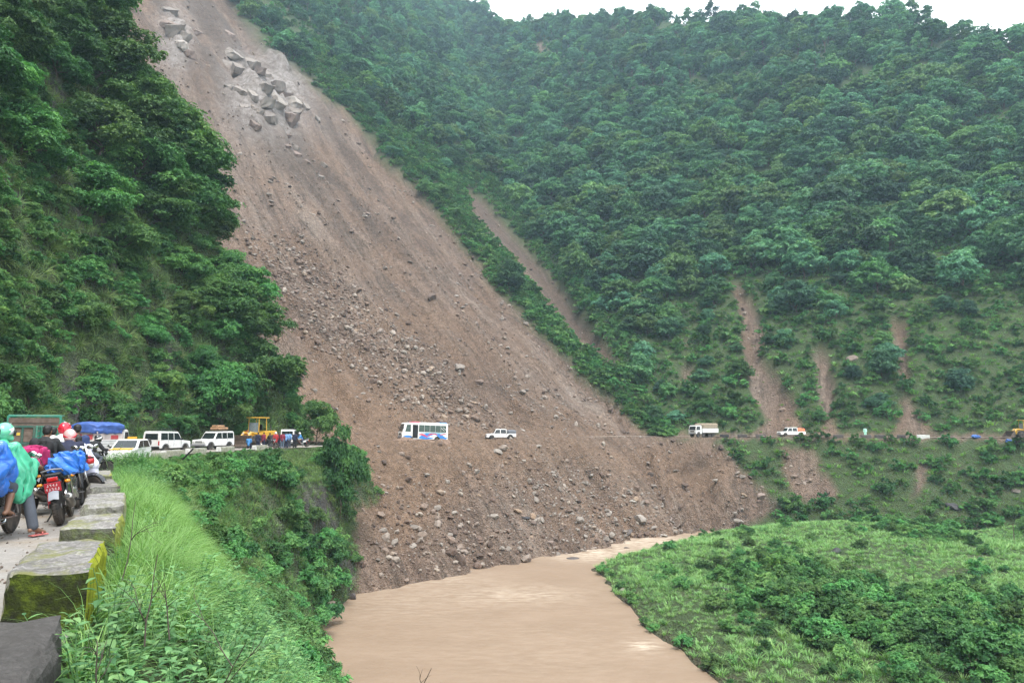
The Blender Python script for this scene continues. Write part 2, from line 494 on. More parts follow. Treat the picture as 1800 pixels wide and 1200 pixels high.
# ------------------------------------------------------------------ build the land
xs = np.unique(np.concatenate([np.arange(-190, -100, 2.6), np.arange(-100, -45, 1.1), np.arange(-45, 26, .62), np.arange(26, 120, 1.3), np.arange(120, 330, 3.0)]))
ys = np.unique(np.concatenate([np.arange(-40, 0, 2.0), np.arange(0, 100, .62), np.arange(100, 140, .8), np.arange(140, 300, 1.5), np.arange(300, 700, 3.5)]))
GX, GY = np.meshgrid(xs, ys)
GZ, G = land(GX, GY, True)
nx, ny = len(xs), len(ys)
gi = np.arange(nx * ny).reshape(ny, nx)
faces = np.stack([gi[:-1, :-1], gi[:-1, 1:], gi[1:, 1:], gi[1:, :-1]], -1).reshape(-1, 4)
bx, by = np.gradient(GZ, ys, xs)
steep = np.sqrt(bx ** 2 + by ** 2)
cliff = sstep(1.6, 3.0, steep) * (G['own'] == 1) * sstep(.05, .35, fbm(GX / 5 + GZ / 6, GY / 5, 81, 3)) 
scr = G['scree'] * (G['own'] == 0)
scr = np.maximum(scr, ((np.abs(G['t']) < 3.4) & (G['own'] == 0)).astype(float) * .9)
fpx, fpy, _ = proj(GX, GY, GZ)
fresh = .8 * sstep(-45, 45, poly_sd(fpx, fpy, [(540, 620), (640, 660), (760, 740), (960, 770), (1150, 775), (1280, 820), (1240, 880), (1000, 800), (820, 860), (700, 960), (600, 900), (520, 700)]) + 30 * fbm(GX / 6, GY / 6, 83, 3))
damp_shade = .75 * sstep(-8, 8, poly_sd(fpx, fpy, GULLY)) + 1.0 * sstep(.02, .38, fbm(G['s'] / 7, G['t'] / 60, 87, 3)) * sstep(-30, 30, fpx - fpy * 1.02 - 175 + 60 * fbm(GX / 20, GY / 20, 88, 2)) * G['slide']  # damp gully earth, plus dark bands painted down the slide for relief shade
damp_shade = np.clip(damp_shade * (G['tt'] > 1), 0, 1) * .8
damp_shade = np.maximum(damp_shade, .95 * (G['own'] == 2))
bank = (G['own'] == 2) & (G['sd'] < .9)
scr = np.maximum(scr, bank * .6)
slide_v = (G['slide'] > .5) & (G['own'] == 0)
lv = slide_v.ravel()[faces].mean(1) > .5
bv = (G['own'] == 2).ravel()[faces].mean(1) > .5
sv = (G['own'] == 1).ravel()[faces].mean(1) > .5
VV = np.stack([GX, GY, GZ], -1).reshape(-1, 3)
def land_piece(name, sel):
    F = faces[sel]
    used, inv = np.unique(F, return_inverse=True)
    F = inv.reshape(F.shape)
    at_ = {'scree': ('FLOAT', scr.ravel()[used]), 'rock': ('FLOAT', (G['rock']).ravel()[used]), 'cliff': ('FLOAT', cliff.ravel()[used]), 'fresh': ('FLOAT', fresh.ravel()[used]), 'damp_shade': ('FLOAT', damp_shade.ravel()[used]),
           'fall': ('FLOAT_VECTOR', np.stack([G['s'], G['t'], 0 * G['s']], -1).reshape(-1, 3)[used])}
    o = link(name, mesh_np(name, VV[used], F, M_LAND, at_, smooth=True))
    return tag(o, kind='structure')
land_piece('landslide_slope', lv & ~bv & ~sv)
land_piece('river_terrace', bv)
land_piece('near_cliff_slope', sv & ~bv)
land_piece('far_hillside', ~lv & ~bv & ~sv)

# river
wx = np.arange(-40, 120, 1.0); wy = np.arange(-38, 140, 1.0)
WX, WY = np.meshgrid(wx, wy)
wpx, wpy, wf = proj(WX, WY, WATER)
def blob(cx, cy, rx, ry, a=1.0):
    return a * np.exp(-(((wpx - cx) / rx) ** 2 + ((wpy - cy) / ry) ** 2))
foam = blob(1040, 972, 75, 14) + blob(920, 1045, 100, 16, .5) + blob(1130, 1135, 26, 10, .9) + blob(1140, 950, 70, 14, 1) + blob(700, 1050, 160, 45, .22) + blob(950, 1150, 250, 60, .12) + blob(760, 1015, 100, 10, .35)
foam = np.clip(foam, 0, 1)
wz = WATER + .10 * fbm(WX / 2.2, WY / 1.3, 91, 4) + .16 * foam * fbm(WX / 1.2, WY / .8, 95, 3)
wi = np.arange(WX.size).reshape(WX.shape)
wf4 = np.stack([wi[:-1, :-1], wi[:-1, 1:], wi[1:, 1:], wi[1:, :-1]], -1).reshape(-1, 4)
o = link('river_water', mesh_np('river_water', np.stack([WX, WY, wz], -1).reshape(-1, 3), wf4, M_WATER, {'foam': ('FLOAT', foam.ravel())}, smooth=True))
tag(o, kind='structure')

# roads: strips lying a little above the bench
def strip(name, P, widths, zfun, mat, ncross=8):
    P = np.array(P, float)
    seg = np.r_[0, np.cumsum(np.hypot(*np.diff(P, axis=0).T))]
    u = np.arange(0, seg[-1], .8)
    C = np.stack([np.interp(u, seg, P[:, 0]), np.interp(u, seg, P[:, 1])], -1)
    k = np.ones(5) / 5
    Cs = C.copy()
    for a in (0, 1): Cs[2:-2, a] = np.convolve(C[:, a], k, 'valid')
    T = np.gradient(Cs, axis=0); T /= np.linalg.norm(T, axis=1)[:, None]
    Nn = np.stack([-T[:, 1], T[:, 0]], -1)
    V, F = [], []
    for i in range(len(Cs)):
        a, bq = widths(Cs[i])
        for j in range(ncross):
            v = a + (bq - a) * j / (ncross - 1)
            p = Cs[i] + Nn[i] * v
            V.append((p[0], p[1], zfun(p[0], p[1]) + .03 + .015 * math.sin(p[0] * 1.7) * math.sin(p[1] * 1.3)))
    V = np.array(V)
    ii = np.arange(len(Cs) * ncross).reshape(len(Cs), ncross)
    F = np.stack([ii[:-1, :-1], ii[1:, :-1], ii[1:, 1:], ii[:-1, 1:]], -1).reshape(-1, 4)
    o = link(name, mesh_np(name, V, F, mat, smooth=True))
    return tag(o, kind='structure')
strip('road', EDGE[:-2], lambda c: (.12, float(road_w(c[1])) - .1), lambda x, y: float(road_z(y)), M_ROAD)
fx = np.arange(-12, 190, 1.0); FARC = []
for x in fx:
    lo, hi = 20.0, 200.0
    for _ in range(30):
        mid = (lo + hi) / 2
        tA, tB = t_planes(np.float64(x), np.float64(mid))
        if smax(tA, tB, 10.0) > 0: hi = mid
        else: lo = mid
    FARC.append((x, lo))
FARC = [p for p in FARC if p[0] > 13]
strip('far_road', FARC, lambda c: (-2.6, 2.3), lambda x, y: float(land(np.float64(x), np.float64(y))), M_DIRT, 6)
# ------------------------------------------------------------------ plants: the meshes
def unit(v): return v / (np.linalg.norm(v, axis=-1, keepdims=True) + 1e-9)
def leaf_quads(C, Nrm, L_, W_, rng, fold=.18):
    """one folded kite-shaped blade per centre: 4 verts"""
    n = len(C)
    r = rng.normal(size=(n, 3)); T = unit(np.cross(Nrm, r)); B = np.cross(Nrm, T)
    L_ = L_[:, None]; W_ = W_[:, None]
    V = np.stack([C - T * L_ * .5, C + B * W_ * .5 + Nrm * fold * W_, C + T * L_ * .5 - Nrm * fold * L_ * .5, C - B * W_ * .5 + Nrm * fold * W_], 1)
    return V.reshape(-1, 3)
def crown_arrays(seed, R, H, base, nclump, nleaf, leaf, flat=.5, dome=.55, ragged=.35):
    """leaves gathered in clumps set through an uneven dome; returns verts and a per-leaf number"""
    rng = np.random.default_rng(seed)
    Vs, Rs, cl = [], [], []
    for i in range(nclump):
        a = rng.random() * 2 * PI
        rr = math.sqrt(rng.random()) * R * (.92 if i else 0)
        h = base + (H - base) * (dome + (1 - dome) * (1 - (rr / R) ** 2)) * rng.uniform(.72, 1.0)
        if rng.random() < .3: h = base + (h - base) * rng.uniform(.3, .8)
        c = np.array([rr * math.cos(a), rr * math.sin(a), h])
        rc = R * rng.uniform(.22, .40)
        n = int(nleaf * (rc / R / .3) ** 2)
        # leaves sit on drooping sprays that stick out of the clump
        ns = max(6, int(n / 16))
        d = unit(rng.normal(size=(ns, 3)))
        d[:, 2] = np.where(rng.random(ns) < .75, np.abs(d[:, 2]), d[:, 2])
        rad = rc * (1 - ragged * rng.random(ns) ** 1.6 + .35 * (rng.random(ns) < .15))
        SC = c + d * rad[:, None] * np.array([1, 1, flat])
        SN = unit(d * np.array([1, 1, .6]) * .55 + np.array([0, 0, .75]) + rng.normal(size=(ns, 3)) * .25)
        st = np.clip(rng.normal(0, .13, ns), -.3, .3)
        k = rng.integers(0, ns, n)
        off = rng.normal(size=(n, 3)); off -= SN[k] * np.sum(off * SN[k], 1, keepdims=True)
        rr_ = rc * rng.uniform(.10, .24, ns)
        off *= rr_[k][:, None] * .8
        ln = np.linalg.norm(off, axis=1)
        P = SC[k] + off + rng.normal(size=(n, 3)) * rc * .025
        P[:, 2] -= (ln ** 2) / (rr_[k] * 2.2 + 1e-6) * .5
        Nn = unit(SN[k] + off / (rc * .5) + rng.normal(size=(n, 3)) * .38)
        s = leaf * rng.uniform(.6, 1.3, n)
        Vs.append(leaf_quads(P, Nn, s * 1.3, s * .7, rng))
        tint = np.clip(rng.normal(.5, .14) + st[k] + rng.normal(0, .13, n), 0, 1)
        Rs.append(np.repeat(tint, 4)); cl.append(c)
    return np.concatenate(Vs), np.concatenate(Rs), cl
def tube_arrays(P, R, n=6):
    P = np.array(P, float); V, F = [], []
    for i in range(len(P)):
        t = P[min(i + 1, len(P) - 1)] - P[max(i - 1, 0)]
        t = t / (np.linalg.norm(t) + 1e-9)
        a = np.cross(t, [0.31, .77, .2]); a /= np.linalg.norm(a) + 1e-9
        b = np.cross(t, a)
        for k in range(n):
            th = 2 * PI * k / n
            V.append(P[i] + (a * math.cos(th) + b * math.sin(th)) * R[i])
    for i in range(len(P) - 1):
        for k in range(n):
            F.append((i * n + k, i * n + (k + 1) % n, (i + 1) * n + (k + 1) % n, (i + 1) * n + k))
    return np.array(V), np.array(F)
def join_arrays(parts):
    V, F, o = [], [], 0
    for v, f in parts:
        V.append(v); F.append(f + o); o += len(v)
    return np.concatenate(V), np.concatenate(F)
def trunk_arrays(seed, clumps, r0, n=6, limbs=7):
    rng = np.random.default_rng(seed + 100)
    top = max(c[2] for c in clumps) * .8
    P = [np.array([0, 0, -1.2])]
    for k in range(1, 6):
        P.append(np.array([rng.normal(0, .05 * top), rng.normal(0, .05 * top), top * k / 5]))
    parts = [tube_arrays(P, [r0 * (1 - .14 * k) for k in range(6)], n)]
    for c in clumps[1:limbs + 1]:
        h = max(.25 * top, min(c[2] * .62, .75 * top))
        q = np.array([np.interp(h, [p[2] for p in P], [p[a] for p in P]) for a in (0, 1)] + [h])
        m = (q + c) / 2 + np.array([0, 0, .12 * top])
        parts.append(tube_arrays([q, m, c], [r0 * .45, r0 * .3, r0 * .12], 5))
    return join_arrays(parts)
PROTO = {}
def tree_proto(kind, k, seed, mat, R, H, base, nclump, nleaf, leaf, r0, **kw):
    V, rn, cl = crown_arrays(seed, R, H, base, nclump, nleaf, leaf, **kw)
    F = np.arange(len(V)).reshape(-1, 4)
    tv, tf = trunk_arrays(seed, cl, r0)
    crown = mesh_np(kind + '_crown', V, F, mat, {'rnd': ('FLOAT', rn)})
    trunk = mesh_np(kind + '_trunk', tv, tf, M_BARK, smooth=True)
    jv, jf = join_arrays([(V, F), (tv, tf)])
    both = mesh_np(kind + '_whole', jv, jf, [mat, M_BARK], {'rnd': ('FLOAT', np.r_[rn, np.full(len(tv), .5)])}, fm=np.r_[np.zeros(len(F)), np.ones(len(tf))])
    PROTO.setdefault(kind, []).append((crown, trunk, both, R))
for k in range(6):
    tree_proto('forest', k, 200 + k, M_FOREST2 if k in (1, 4) else M_FOREST, 4.7, [7.5, 8.5, 6.8, 9.5, 7.2, 8][k], .6, [30, 34, 28, 36, 30, 38][k], 250, .46, .2, flat=[.5, .55, .45, .65, .5, .6][k], dome=[.3, .25, .35, .2, .3, .2][k], ragged=.5)
for k in range(3):   # taller, narrower kind on the upper slope
    tree_proto('upright', k, 230 + k, M_FOREST, 3.6, 11.5 + k, 3.0, 18, 300, .5, .18, flat=.75, dome=.2, ragged=.5)
for k in range(5):
    tree_proto('clifftree', k, 260 + k, M_CLIFF, 3.3, [4.8, 5.6, 4.4, 6.2, 5.2][k], .3, [32, 36, 30, 38, 34][k], 760, .19, .13, flat=[.5, .62, .45, .7, .55][k], dome=.3, ragged=.6)
for k in range(5):
    tree_proto('shrub', k, 290 + k, M_SHRUB, 1.25, [1.5, 1.8, 1.3, 2.0, 1.6][k], .1, [15, 17, 14, 18, 16][k], 330, .13, .03, flat=.8, dome=.2, ragged=.65)
for k in range(5):
    tree_proto('bankshrub', k, 300 + k, M_BANK, 1.1, [1.2, 1.5, 1.0, 1.7, 1.3][k], .1, [15, 17, 14, 18, 16][k], 330, .12, .03, flat=.8, dome=.2, ragged=.7)
for k in range(3):
    tree_proto('farshrub', k, 320 + k, M_SHRUB, 1.5, 1.7 + .3 * k, .1, 9, 110, .32, .03, flat=.8, dome=.25, ragged=.5)

def tuft_arrays(seed, nb, length, width, spread, droop, seg=4):
    rng = np.random.default_rng(seed)
    V, F, R, o = [], [], [], 0
    for i in range(nb):
        a = rng.random() * 2 * PI; l = length * rng.uniform(.55, 1.15); w = width * rng.uniform(.7, 1.2)
        d = np.array([math.cos(a), math.sin(a), 0]); side = np.array([-d[1], d[0], 0])
        p = d * rng.random() * spread * .35
        ang = rng.uniform(.05, .55); dr = droop * rng.uniform(.6, 1.3)
        tint = rng.random()
        for s in range(seg + 1):
            ww = w * (1 - (s / seg) ** 1.6) * .5 + .0006
            V += [p - side * ww, p + side * ww]; R += [tint, tint]
            th = ang + dr * (s + .5) / seg
            p = p + (d * math.sin(th) + np.array([0, 0, math.cos(th)])) * l / seg
        for s in range(seg):
            F.append((o + 2 * s, o + 2 * s + 1, o + 2 * s + 3, o + 2 * s + 2))
        o += 2 * (seg + 1)
    return np.array(V), np.array(F), np.array(R)
def grass_proto(kind, mat, seeds, **kw):
    for s in seeds:
        V, F, R = tuft_arrays(s, **kw)
        me = mesh_np(kind + '_tuft', V, F, mat, {'rnd': ('FLOAT', R)}, smooth=True)
        PROTO.setdefault(kind, []).append((me, None, me, kw['length']))
grass_proto('lawngrass', M_GRASS, (1, 2, 3, 4), nb=80, length=.72, width=.0075, spread=.4, droop=1.9, seg=5)
grass_proto('cliffgrass', M_CGRASS, (5, 6, 7), nb=46, length=1.45, width=.032, spread=.8, droop=2.3)
grass_proto('meadow', M_MEADOW, (8, 9, 10), nb=36, length=.6, width=.04, spread=1.0, droop=1.3, seg=3)
grass_proto('farmeadow', M_MEADOW, (12, 13), nb=26, length=.8, width=.09, spread=1.6, droop=1.3, seg=2)

def leaf_shape():
    """a broad pointed leaf with a crease, 8 verts, lying along +x"""
    V = np.array([(0, 0, 0), (.28, .24, .05), (.62, .2, .04), (1, 0, -.1), (.62, -.2, .04), (.28, -.24, .05), (.3, 0, -.01), (.65, 0, -.03)], float)
    F = [(0, 6, 1), (1, 6, 7, 2), (2, 7, 3), (0, 5, 6), (5, 4, 7, 6), (4, 3, 7)]
    return V, F
def weed_arrays(seed, nst, height, leaf):
    rng = np.random.default_rng(seed)
    LV, LF = leaf_shape(); stems, leaves = [], []
    for i in range(nst):
        a = rng.random() * 2 * PI; lean = rng.uniform(.1, .75); h = height * rng.uniform(.6, 1.1)
        P = [np.zeros(3)]
        d = np.array([math.cos(a) * math.sin(lean), math.sin(a) * math.sin(lean), math.cos(lean)])
        for s in range(5):
            P.append(P[-1] + (d + np.array([0, 0, -.05 * s]) + rng.normal(size=3) * .08) * h / 5)
        stems.append(tube_arrays(P, [.006, .006, .005, .004, .003, .002], 4))
        for s in range(14):
            f = .25 + .75 * s / 13
            k = f * 5; i0 = min(int(k), 4); p = P[i0] + (P[i0 + 1] - P[i0]) * (k - i0)
            az = a + s * 2.4 + rng.normal() * .3
            el = rng.uniform(-.35, .45)
            x = np.array([math.cos(az) * math.cos(el), math.sin(az) * math.cos(el), math.sin(el)])
            yv = np.cross([0, 0, 1], x); yv /= np.linalg.norm(yv); zv = np.cross(x, yv)
            sz = leaf * rng.uniform(.6, 1.2) * (1.1 - .45 * f)
            leaves.append((p, np.stack([x, yv, zv]), sz, rng.random()))
    return stems, leaves, LV, LF
def weed_proto(kind, mat, seeds, nst, height, leaf):
    for s in seeds:
        stems, leaves, LV, LF = weed_arrays(s, nst, height, leaf)
        sv, sf = join_arrays(stems)
        V = [sv]; F = [tuple(f) for f in sf]; o = len(sv); R = [np.full(len(sv), .3)]; fm = [0] * len(F)
        for p, M, sz, t in leaves:
            V.append(p + (LV * sz) @ M); F += [tuple(i + o for i in f) for f in LF]; o += 8; R.append(np.full(8, t))
        me = mesh_np(kind + '_plant', np.concatenate(V), F, mat, {'rnd': ('FLOAT', np.concatenate(R))})
        PROTO.setdefault(kind, []).append((me, None, me, height))
weed_proto('weed', M_WEED, range(40, 46), 6, .75, .13)
weed_proto('bushweed', M_BANK, range(50, 54), 9, 1.25, .17)

# ------------------------------------------------------------------ scatter: instances on points, one object for what nobody could count
_pc = {}
def proto_collection(kind):
    if kind not in _pc:
        c = bpy.data.collections.new('source_' + kind)
        for i, p in enumerate(PROTO[kind]):
            o = bpy.data.objects.new('%s_%02d' % (kind, i), p[2]); c.objects.link(o)
        _pc[kind] = c
    return _pc[kind]
_ng = {}
def scatter_group(kind):
    if kind in _ng: return _ng[kind]
    g = bpy.data.node_groups.new('scatter_' + kind, 'GeometryNodeTree')
    g.interface.new_socket('Geometry', in_out='INPUT', socket_type='NodeSocketGeometry')
    g.interface.new_socket('Geometry', in_out='OUTPUT', socket_type='NodeSocketGeometry')
    gi_ = g.nodes.new('NodeGroupInput'); go = g.nodes.new('NodeGroupOutput')
    ci = g.nodes.new('GeometryNodeCollectionInfo'); ci.inputs['Collection'].default_value = proto_collection(kind)
    ci.inputs['Separate Children'].default_value = True; ci.inputs['Reset Children'].default_value = True
    ip = g.nodes.new('GeometryNodeInstanceOnPoints'); ip.inputs['Pick Instance'].default_value = True
    def na(nm, t):
        a = g.nodes.new('GeometryNodeInputNamedAttribute'); a.data_type = t; a.inputs['Name'].default_value = nm
        return a.outputs['Attribute']
    e2r = g.nodes.new('FunctionNodeEulerToRotation')
    g.links.new(na('rot', 'FLOAT_VECTOR'), e2r.inputs[0])
    g.links.new(gi_.outputs[0], ip.inputs['Points']); g.links.new(ci.outputs[0], ip.inputs['Instance'])
    g.links.new(na('pick', 'INT'), ip.inputs['Instance Index']); g.links.new(e2r.outputs[0], ip.inputs['Rotation'])
    g.links.new(na('size', 'FLOAT_VECTOR'), ip.inputs['Scale'])
    g.links.new(ip.outputs[0], go.inputs[0])
    _ng[kind] = g
    return g
def scatter(name, kind, P, rot, size, rng=RNG):
    P = np.asarray(P, float)
    size = np.asarray(size, float)
    if size.ndim == 1: size = np.repeat(size[:, None], 3, 1)
    pick = rng.integers(0, len(PROTO[kind]), len(P))
    me = bpy.data.meshes.new(name)
    me.vertices.add(len(P)); me.vertices.foreach_set('co', P.astype(np.float32).ravel())
    for a, t, dat in (('rot', 'FLOAT_VECTOR', rot), ('size', 'FLOAT_VECTOR', size), ('pick', 'INT', pick)):
        q = me.attributes.new(a, t, 'POINT')
        q.data.foreach_set('vector' if t == 'FLOAT_VECTOR' else 'value', np.asarray(dat, np.int32 if t == 'INT' else np.float32).ravel())
    o = link(name, me)
    md = o.modifiers.new('scatter', 'NODES'); md.node_group = scatter_group(kind)
    return tag(o, kind='stuff')
def seen(x, y, z, lift=1.0, tol=1.0):
    """does the land leave a straight line to the camera"""
    ok = np.ones(len(x), bool)
    for t in np.linspace(.08, .97, 30):
        zz = land(x * t, y * t)
        ok &= (CAM_H + (z + lift - CAM_H) * t) > zz - tol
    return ok
def candidates(x0, x1, y0, y1, step, rng=RNG, margin=120, lift=2.0, check=True, pre=None):
    gx, gy = np.meshgrid(np.arange(x0, x1, step), np.arange(y0, y1, step))
    x = gx.ravel() + rng.uniform(-.5, .5, gx.size) * step; y = gy.ravel() + rng.uniform(-.5, .5, gx.size) * step
    z, g = land(x, y, True)
    px, py, f = proj(x, y, z)
    ok = (f > .8) & (px > -margin) & (px < 1800 + margin) & (py > -margin - 40) & (py < 1200 + margin * 2)
    x, y, z = x[ok], y[ok], z[ok]; g = {k: v[ok] for k, v in g.items()}
    if pre is not None:
        px, py, f = proj(x, y, z)
        g.update(x=x, y=y, z=z, px=px, py=py, f=f)
        k_ = pre(g); x, y, z = x[k_], y[k_], z[k_]; g = {k: v[k_] for k, v in g.items()}
    if check and len(x):
        s = seen(x, y, z, lift)
        x, y, z = x[s], y[s], z[s]; g = {k: v[s] for k, v in g.items()}
    px, py, f = proj(x, y, z)
    g.update(x=x, y=y, z=z, px=px, py=py, f=f)
    return g
def sel(g, m): return {k: v[m] for k, v in g.items()}
def slope_rot(x, y, rng, tilt=.5):
    """turn +x of a tuft downhill and lean it outwards"""
    e = .4
    dx = (land(x + e, y) - land(x - e, y)) / (2 * e); dy = (land(x, y + e) - land(x, y - e)) / (2 * e)
    sl = np.arctan(np.hypot(dx, dy))
    return np.arctan2(-dy, -dx), sl
# ------------------------------------------------------------------ plants: where they stand
KEEP = {}       # things that are built one by one
def zrot(n, rng=RNG): return np.stack([np.zeros(n), np.zeros(n), rng.uniform(0, 2 * PI, n)], -1)
def P3(g, dz=0.0): return np.stack([g['x'], g['y'], g['z'] + dz], -1)
def grow(kind, name, g, scale, label_of, cat, group, nbig, stuff_name, sink=.1, lean=None):
    """the nbig that show largest become things (trunk + crown), the rest one scattered object"""
    n = len(g['x'])
    if n == 0: return
    px_size = scale * PROTO[kind][0][3] / g['f']
    inside = (g['px'] > -20) & (g['px'] < 1820) & (g['py'] > -30) & (g['py'] < 1230)
    order = np.argsort(-px_size * (inside + .01))
    big = order[:nbig]; rest = order[nbig:]
    roots = {}
    for i in big:
        k = int(RNG.integers(0, len(PROTO[kind]))); cr, tr, _, _ = PROTO[kind][k]
        rot = (0, 0, RNG.uniform(0, 2 * PI)) if lean is None else lean(i)
        r = empty(name, (g['x'][i], g['y'][i], g['z'][i] - sink), rot, label_of(g, i), cat, group, scale=scale[i] * np.array([RNG.uniform(.9, 1.12), RNG.uniform(.9, 1.12), RNG.uniform(.88, 1.12)]))
        link('crown' if 'tree' in name else 'foliage', cr, r)
        if tr is not None: link('trunk' if 'tree' in name else 'stem', tr, r)
    if len(rest):
        q = sel(g, rest)
        scatter(stuff_name, kind, P3(q, -sink), zrot(len(rest)), scale[rest])

# ---- the forested far side
GRASSY = [(1590, 600), (1660, 560), (1810, 540), (1810, 775), (1640, 775), (1600, 700)]
STRIP = [(440, 0), (560, 60), (640, 180), (800, 310), (960, 545), (1060, 660), (1180, 775), (1120, 745), (940, 562), (820, 432), (700, 292), (560, 150)]
g = candidates(-150, 320, 95, 640, 3.4, lift=6, pre=lambda g: (g['own'] == 0) & (g['scree'] < .26))
bare = g['scree'] > .25
m = (g['own'] == 0) & ~bare & (g['t'] > 4.5)
g = sel(g, m)
zone_g = poly_sd(g['px'], g['py'], GRASSY) > 0
zone_s = poly_sd(g['px'], g['py'], STRIP) > -6
hi = sstep(14, 60, g['tt'])                                     # how far up the slope
nz = fbm(g['x'] / 22, g['y'] / 22, 111, 3)
pt = np.where(zone_g, .02, np.where(zone_s, .14, .22 + .24 * hi)) * (1 + .9 * nz)
gul = poly_sd(g['px'], g['py'], GULLY)
pt = np.where(gul > -30, 0, pt)
r = RNG.random(len(pt))
tree = r < pt
ft = sel(g, tree)
fs = np.clip((.44 + .46 * hi[tree]) * np.exp(RNG.normal(0, .28, tree.sum())) * np.where(zone_s[tree], .6, 1), .3, 1.4)
up_ = (RNG.random(len(fs)) < .42 * sstep(120, 200, ft['tt']))
def forest_label(g, i):
    px, py = g['px'][i], g['py'][i]
    size = 'small' if fs_now[i] < .62 else ('large' if fs_now[i] > .98 else 'middling')
    if g['wA'][i] > .5 and px < 1120:
        return '%s leafy tree on the steep hillside right of the landslide, %s' % (size, 'below the ridge' if py < 150 else ('halfway up' if py < 400 else 'near the road'))
    col = ('by the dark gully' if px < 1130 else 'above the canvas truck' if px < 1285 else 'above the white pickup' if px < 1430 else
           'above the buttress' if px < 1560 else 'above the narrow scar' if px < 1680 else 'at the right edge')
    row = 'near the road' if py > 600 else 'above the scars' if py > 430 else 'halfway up' if py > 250 else 'high up in haze' if py > 110 else 'under the ridge'
    return '%s leafy forest tree %s, %s' % (size, col, row)
fs_now = fs[~up_]
grow('forest', 'forest_tree', sel(ft, ~up_), fs[~up_], forest_label, 'tree', 'trees of the far hillside forest', 230, 'far_forest', .4)
grow('upright', 'forest_tree', sel(ft, up_), fs[up_] * .85, lambda g, i: 'upright narrow tree near the mountain ridge, %s' % ('left of the bare notch' if g['px'][i] < 960 else 'above the canvas truck' if g['px'][i] < 1300 else 'above the white pickup' if g['px'][i] < 1500 else 'at the right'), 'tree', 'upright trees near the ridge', 30, 'far_ridge_forest', .4)
# shrubs between the trees
ps = np.where(zone_g, .62, np.where(zone_s, .75, .62)) * (1 - .35 * hi)
shr = (~tree) & (RNG.random(len(pt)) < ps) & (gul < -9)
q = sel(g, shr)
scatter('far_undergrowth', 'farshrub', P3(q, -.2), zrot(shr.sum()), RNG.uniform(.8, 1.75, shr.sum()) * np.where(zone_g[shr], .75, 1))
g = candidates(-80, 200, 96, 230, 1.3, lift=1, pre=lambda g: (g['own'] == 0) & (g['scree'] < .5) & (RNG.random(len(g['x'])) < np.where(g['y'] > 170, .6, 1)))
m = (g['own'] == 0) & (g['scree'] < .3 + .3 * fbm(g['x'] / 3, g['y'] / 3, 113, 2)) & ((g['t'] > 3.6) | (g['t'] < -3.3))
g = sel(g, m)
r = RNG.random(len(g['x']))
q = sel(g, r < .62)
scatter('far_grass', 'farmeadow', P3(q, -.1), zrot(len(q['x'])), RNG.uniform(.7, 1.5, len(q['x'])))
q = sel(g, ((r > .55) | ((r > .45) & (poly_sd(g['px'], g['py'], STRIP) > -6))) & (g['tt'] > 0))
scatter('far_low_shrubs', 'farshrub', P3(q, -.1), zrot(len(q['x'])), RNG.uniform(.35, .8, len(q['x'])))
q = sel(g, (r > .72) & (g['d'] > 0))
grow('farshrub', 'slope_shrub', q, RNG.uniform(.5, 1.15, len(q['x'])), lambda g, i: 'round green shrub below the far road, %s' % ('between truck and pickup' if g['px'][i] < 1370 else 'under the retaining wall' if g['px'][i] < 1480 else 'around the buttress' if g['px'][i] < 1600 else 'right of the white topped block'), 'shrub', 'shrubs below the far road', 40, 'far_bank_shrubs')
g = candidates(-90, 40, 130, 360, 1.7, lift=1, pre=lambda g: (g['own'] == 0) & (g['scree'] < .4) & ((poly_sd(g['px'], g['py'], STRIP) > -14) | (poly_sd(g['px'], g['py'], GULLY) > -45)))
scatter('strip_shrubs', 'farshrub', P3(g, -.15), zrot(len(g['x'])), RNG.uniform(.5, 1.25, len(g['x'])))
# a few plants come back on the bare slide margin and scars
g = candidates(-40, 120, 96, 170, 1.6, lift=1, pre=lambda g: (g['own'] == 0) & (g['scree'] > .3) & (g['slide'] < .5))
q = sel(g, (g['own'] == 0) & (g['scree'] > .3) & (g['slide'] < .5) & (RNG.random(len(g['x'])) < .20) & (np.abs(g['t']) > 3.6))
scatter('scar_grass', 'farmeadow', P3(q, -.1), zrot(len(q['x'])), RNG.uniform(.5, 1.0, len(q['x'])))

# ---- the cliff above the near road
g = candidates(-75, -18, 12, 100, .62, lift=2.5, pre=lambda g: (g['own'] == 1) & (g['tu'] > .2))
g = sel(g, (g['own'] == 1) & (g['tu'] > .2))
nz = fbm(g['x'] / 7 + g['z'] / 9, g['y'] / 7, 121, 3)
edge = sstep(66, 82, g['y'])                                    # the far end, thick with trees
hgt = sstep(4, 26, g['z'])
upper = sstep(46, 64, g['y'] * .55 + g['z'])
r = RNG.random(len(g['x']))
pt = (.010 + .046 * np.maximum(edge, upper) * (1 + 1.2 * nz) + .018 * hgt * (nz > -.1))
pt = pt * np.where((g['z'] < 5), .35, 1) * np.where((g['z'] < 24) & (g['y'] < 60), .8, 1)
tree = r < pt
q = sel(g, tree)
def cliff_label(g, i):
    px, py = g['px'][i], g['py'][i]
    row = 'at the top' if py < 130 else 'high up' if py < 330 else 'halfway up' if py < 520 else 'low down'
    if g['y'][i] > 74: return 'dense tree at the far end of the cliff beside the landslide, %s' % row
    col = 'above the dump truck' if px < 130 else 'above the tarpaulin truck' if px < 230 else 'above the first jeep' if px < 330 else 'above the second jeep'
    return 'leafy tree growing out of the cliff face %s, %s' % (col, row)
sc_ = (1 + .45 * edge[tree] * (q['z'] > 26)) * RNG.uniform(.55, 1.15, len(q['x'])) * (.75 + .35 * np.maximum(edge, upper)[tree])
print('cliff trees', len(sc_))
grow('clifftree', 'cliff_tree', q, sc_, cliff_label, 'tree', 'trees of the near cliff', 110, 'cliff_tree_mass', .3)
r2 = RNG.random(len(g['x']))
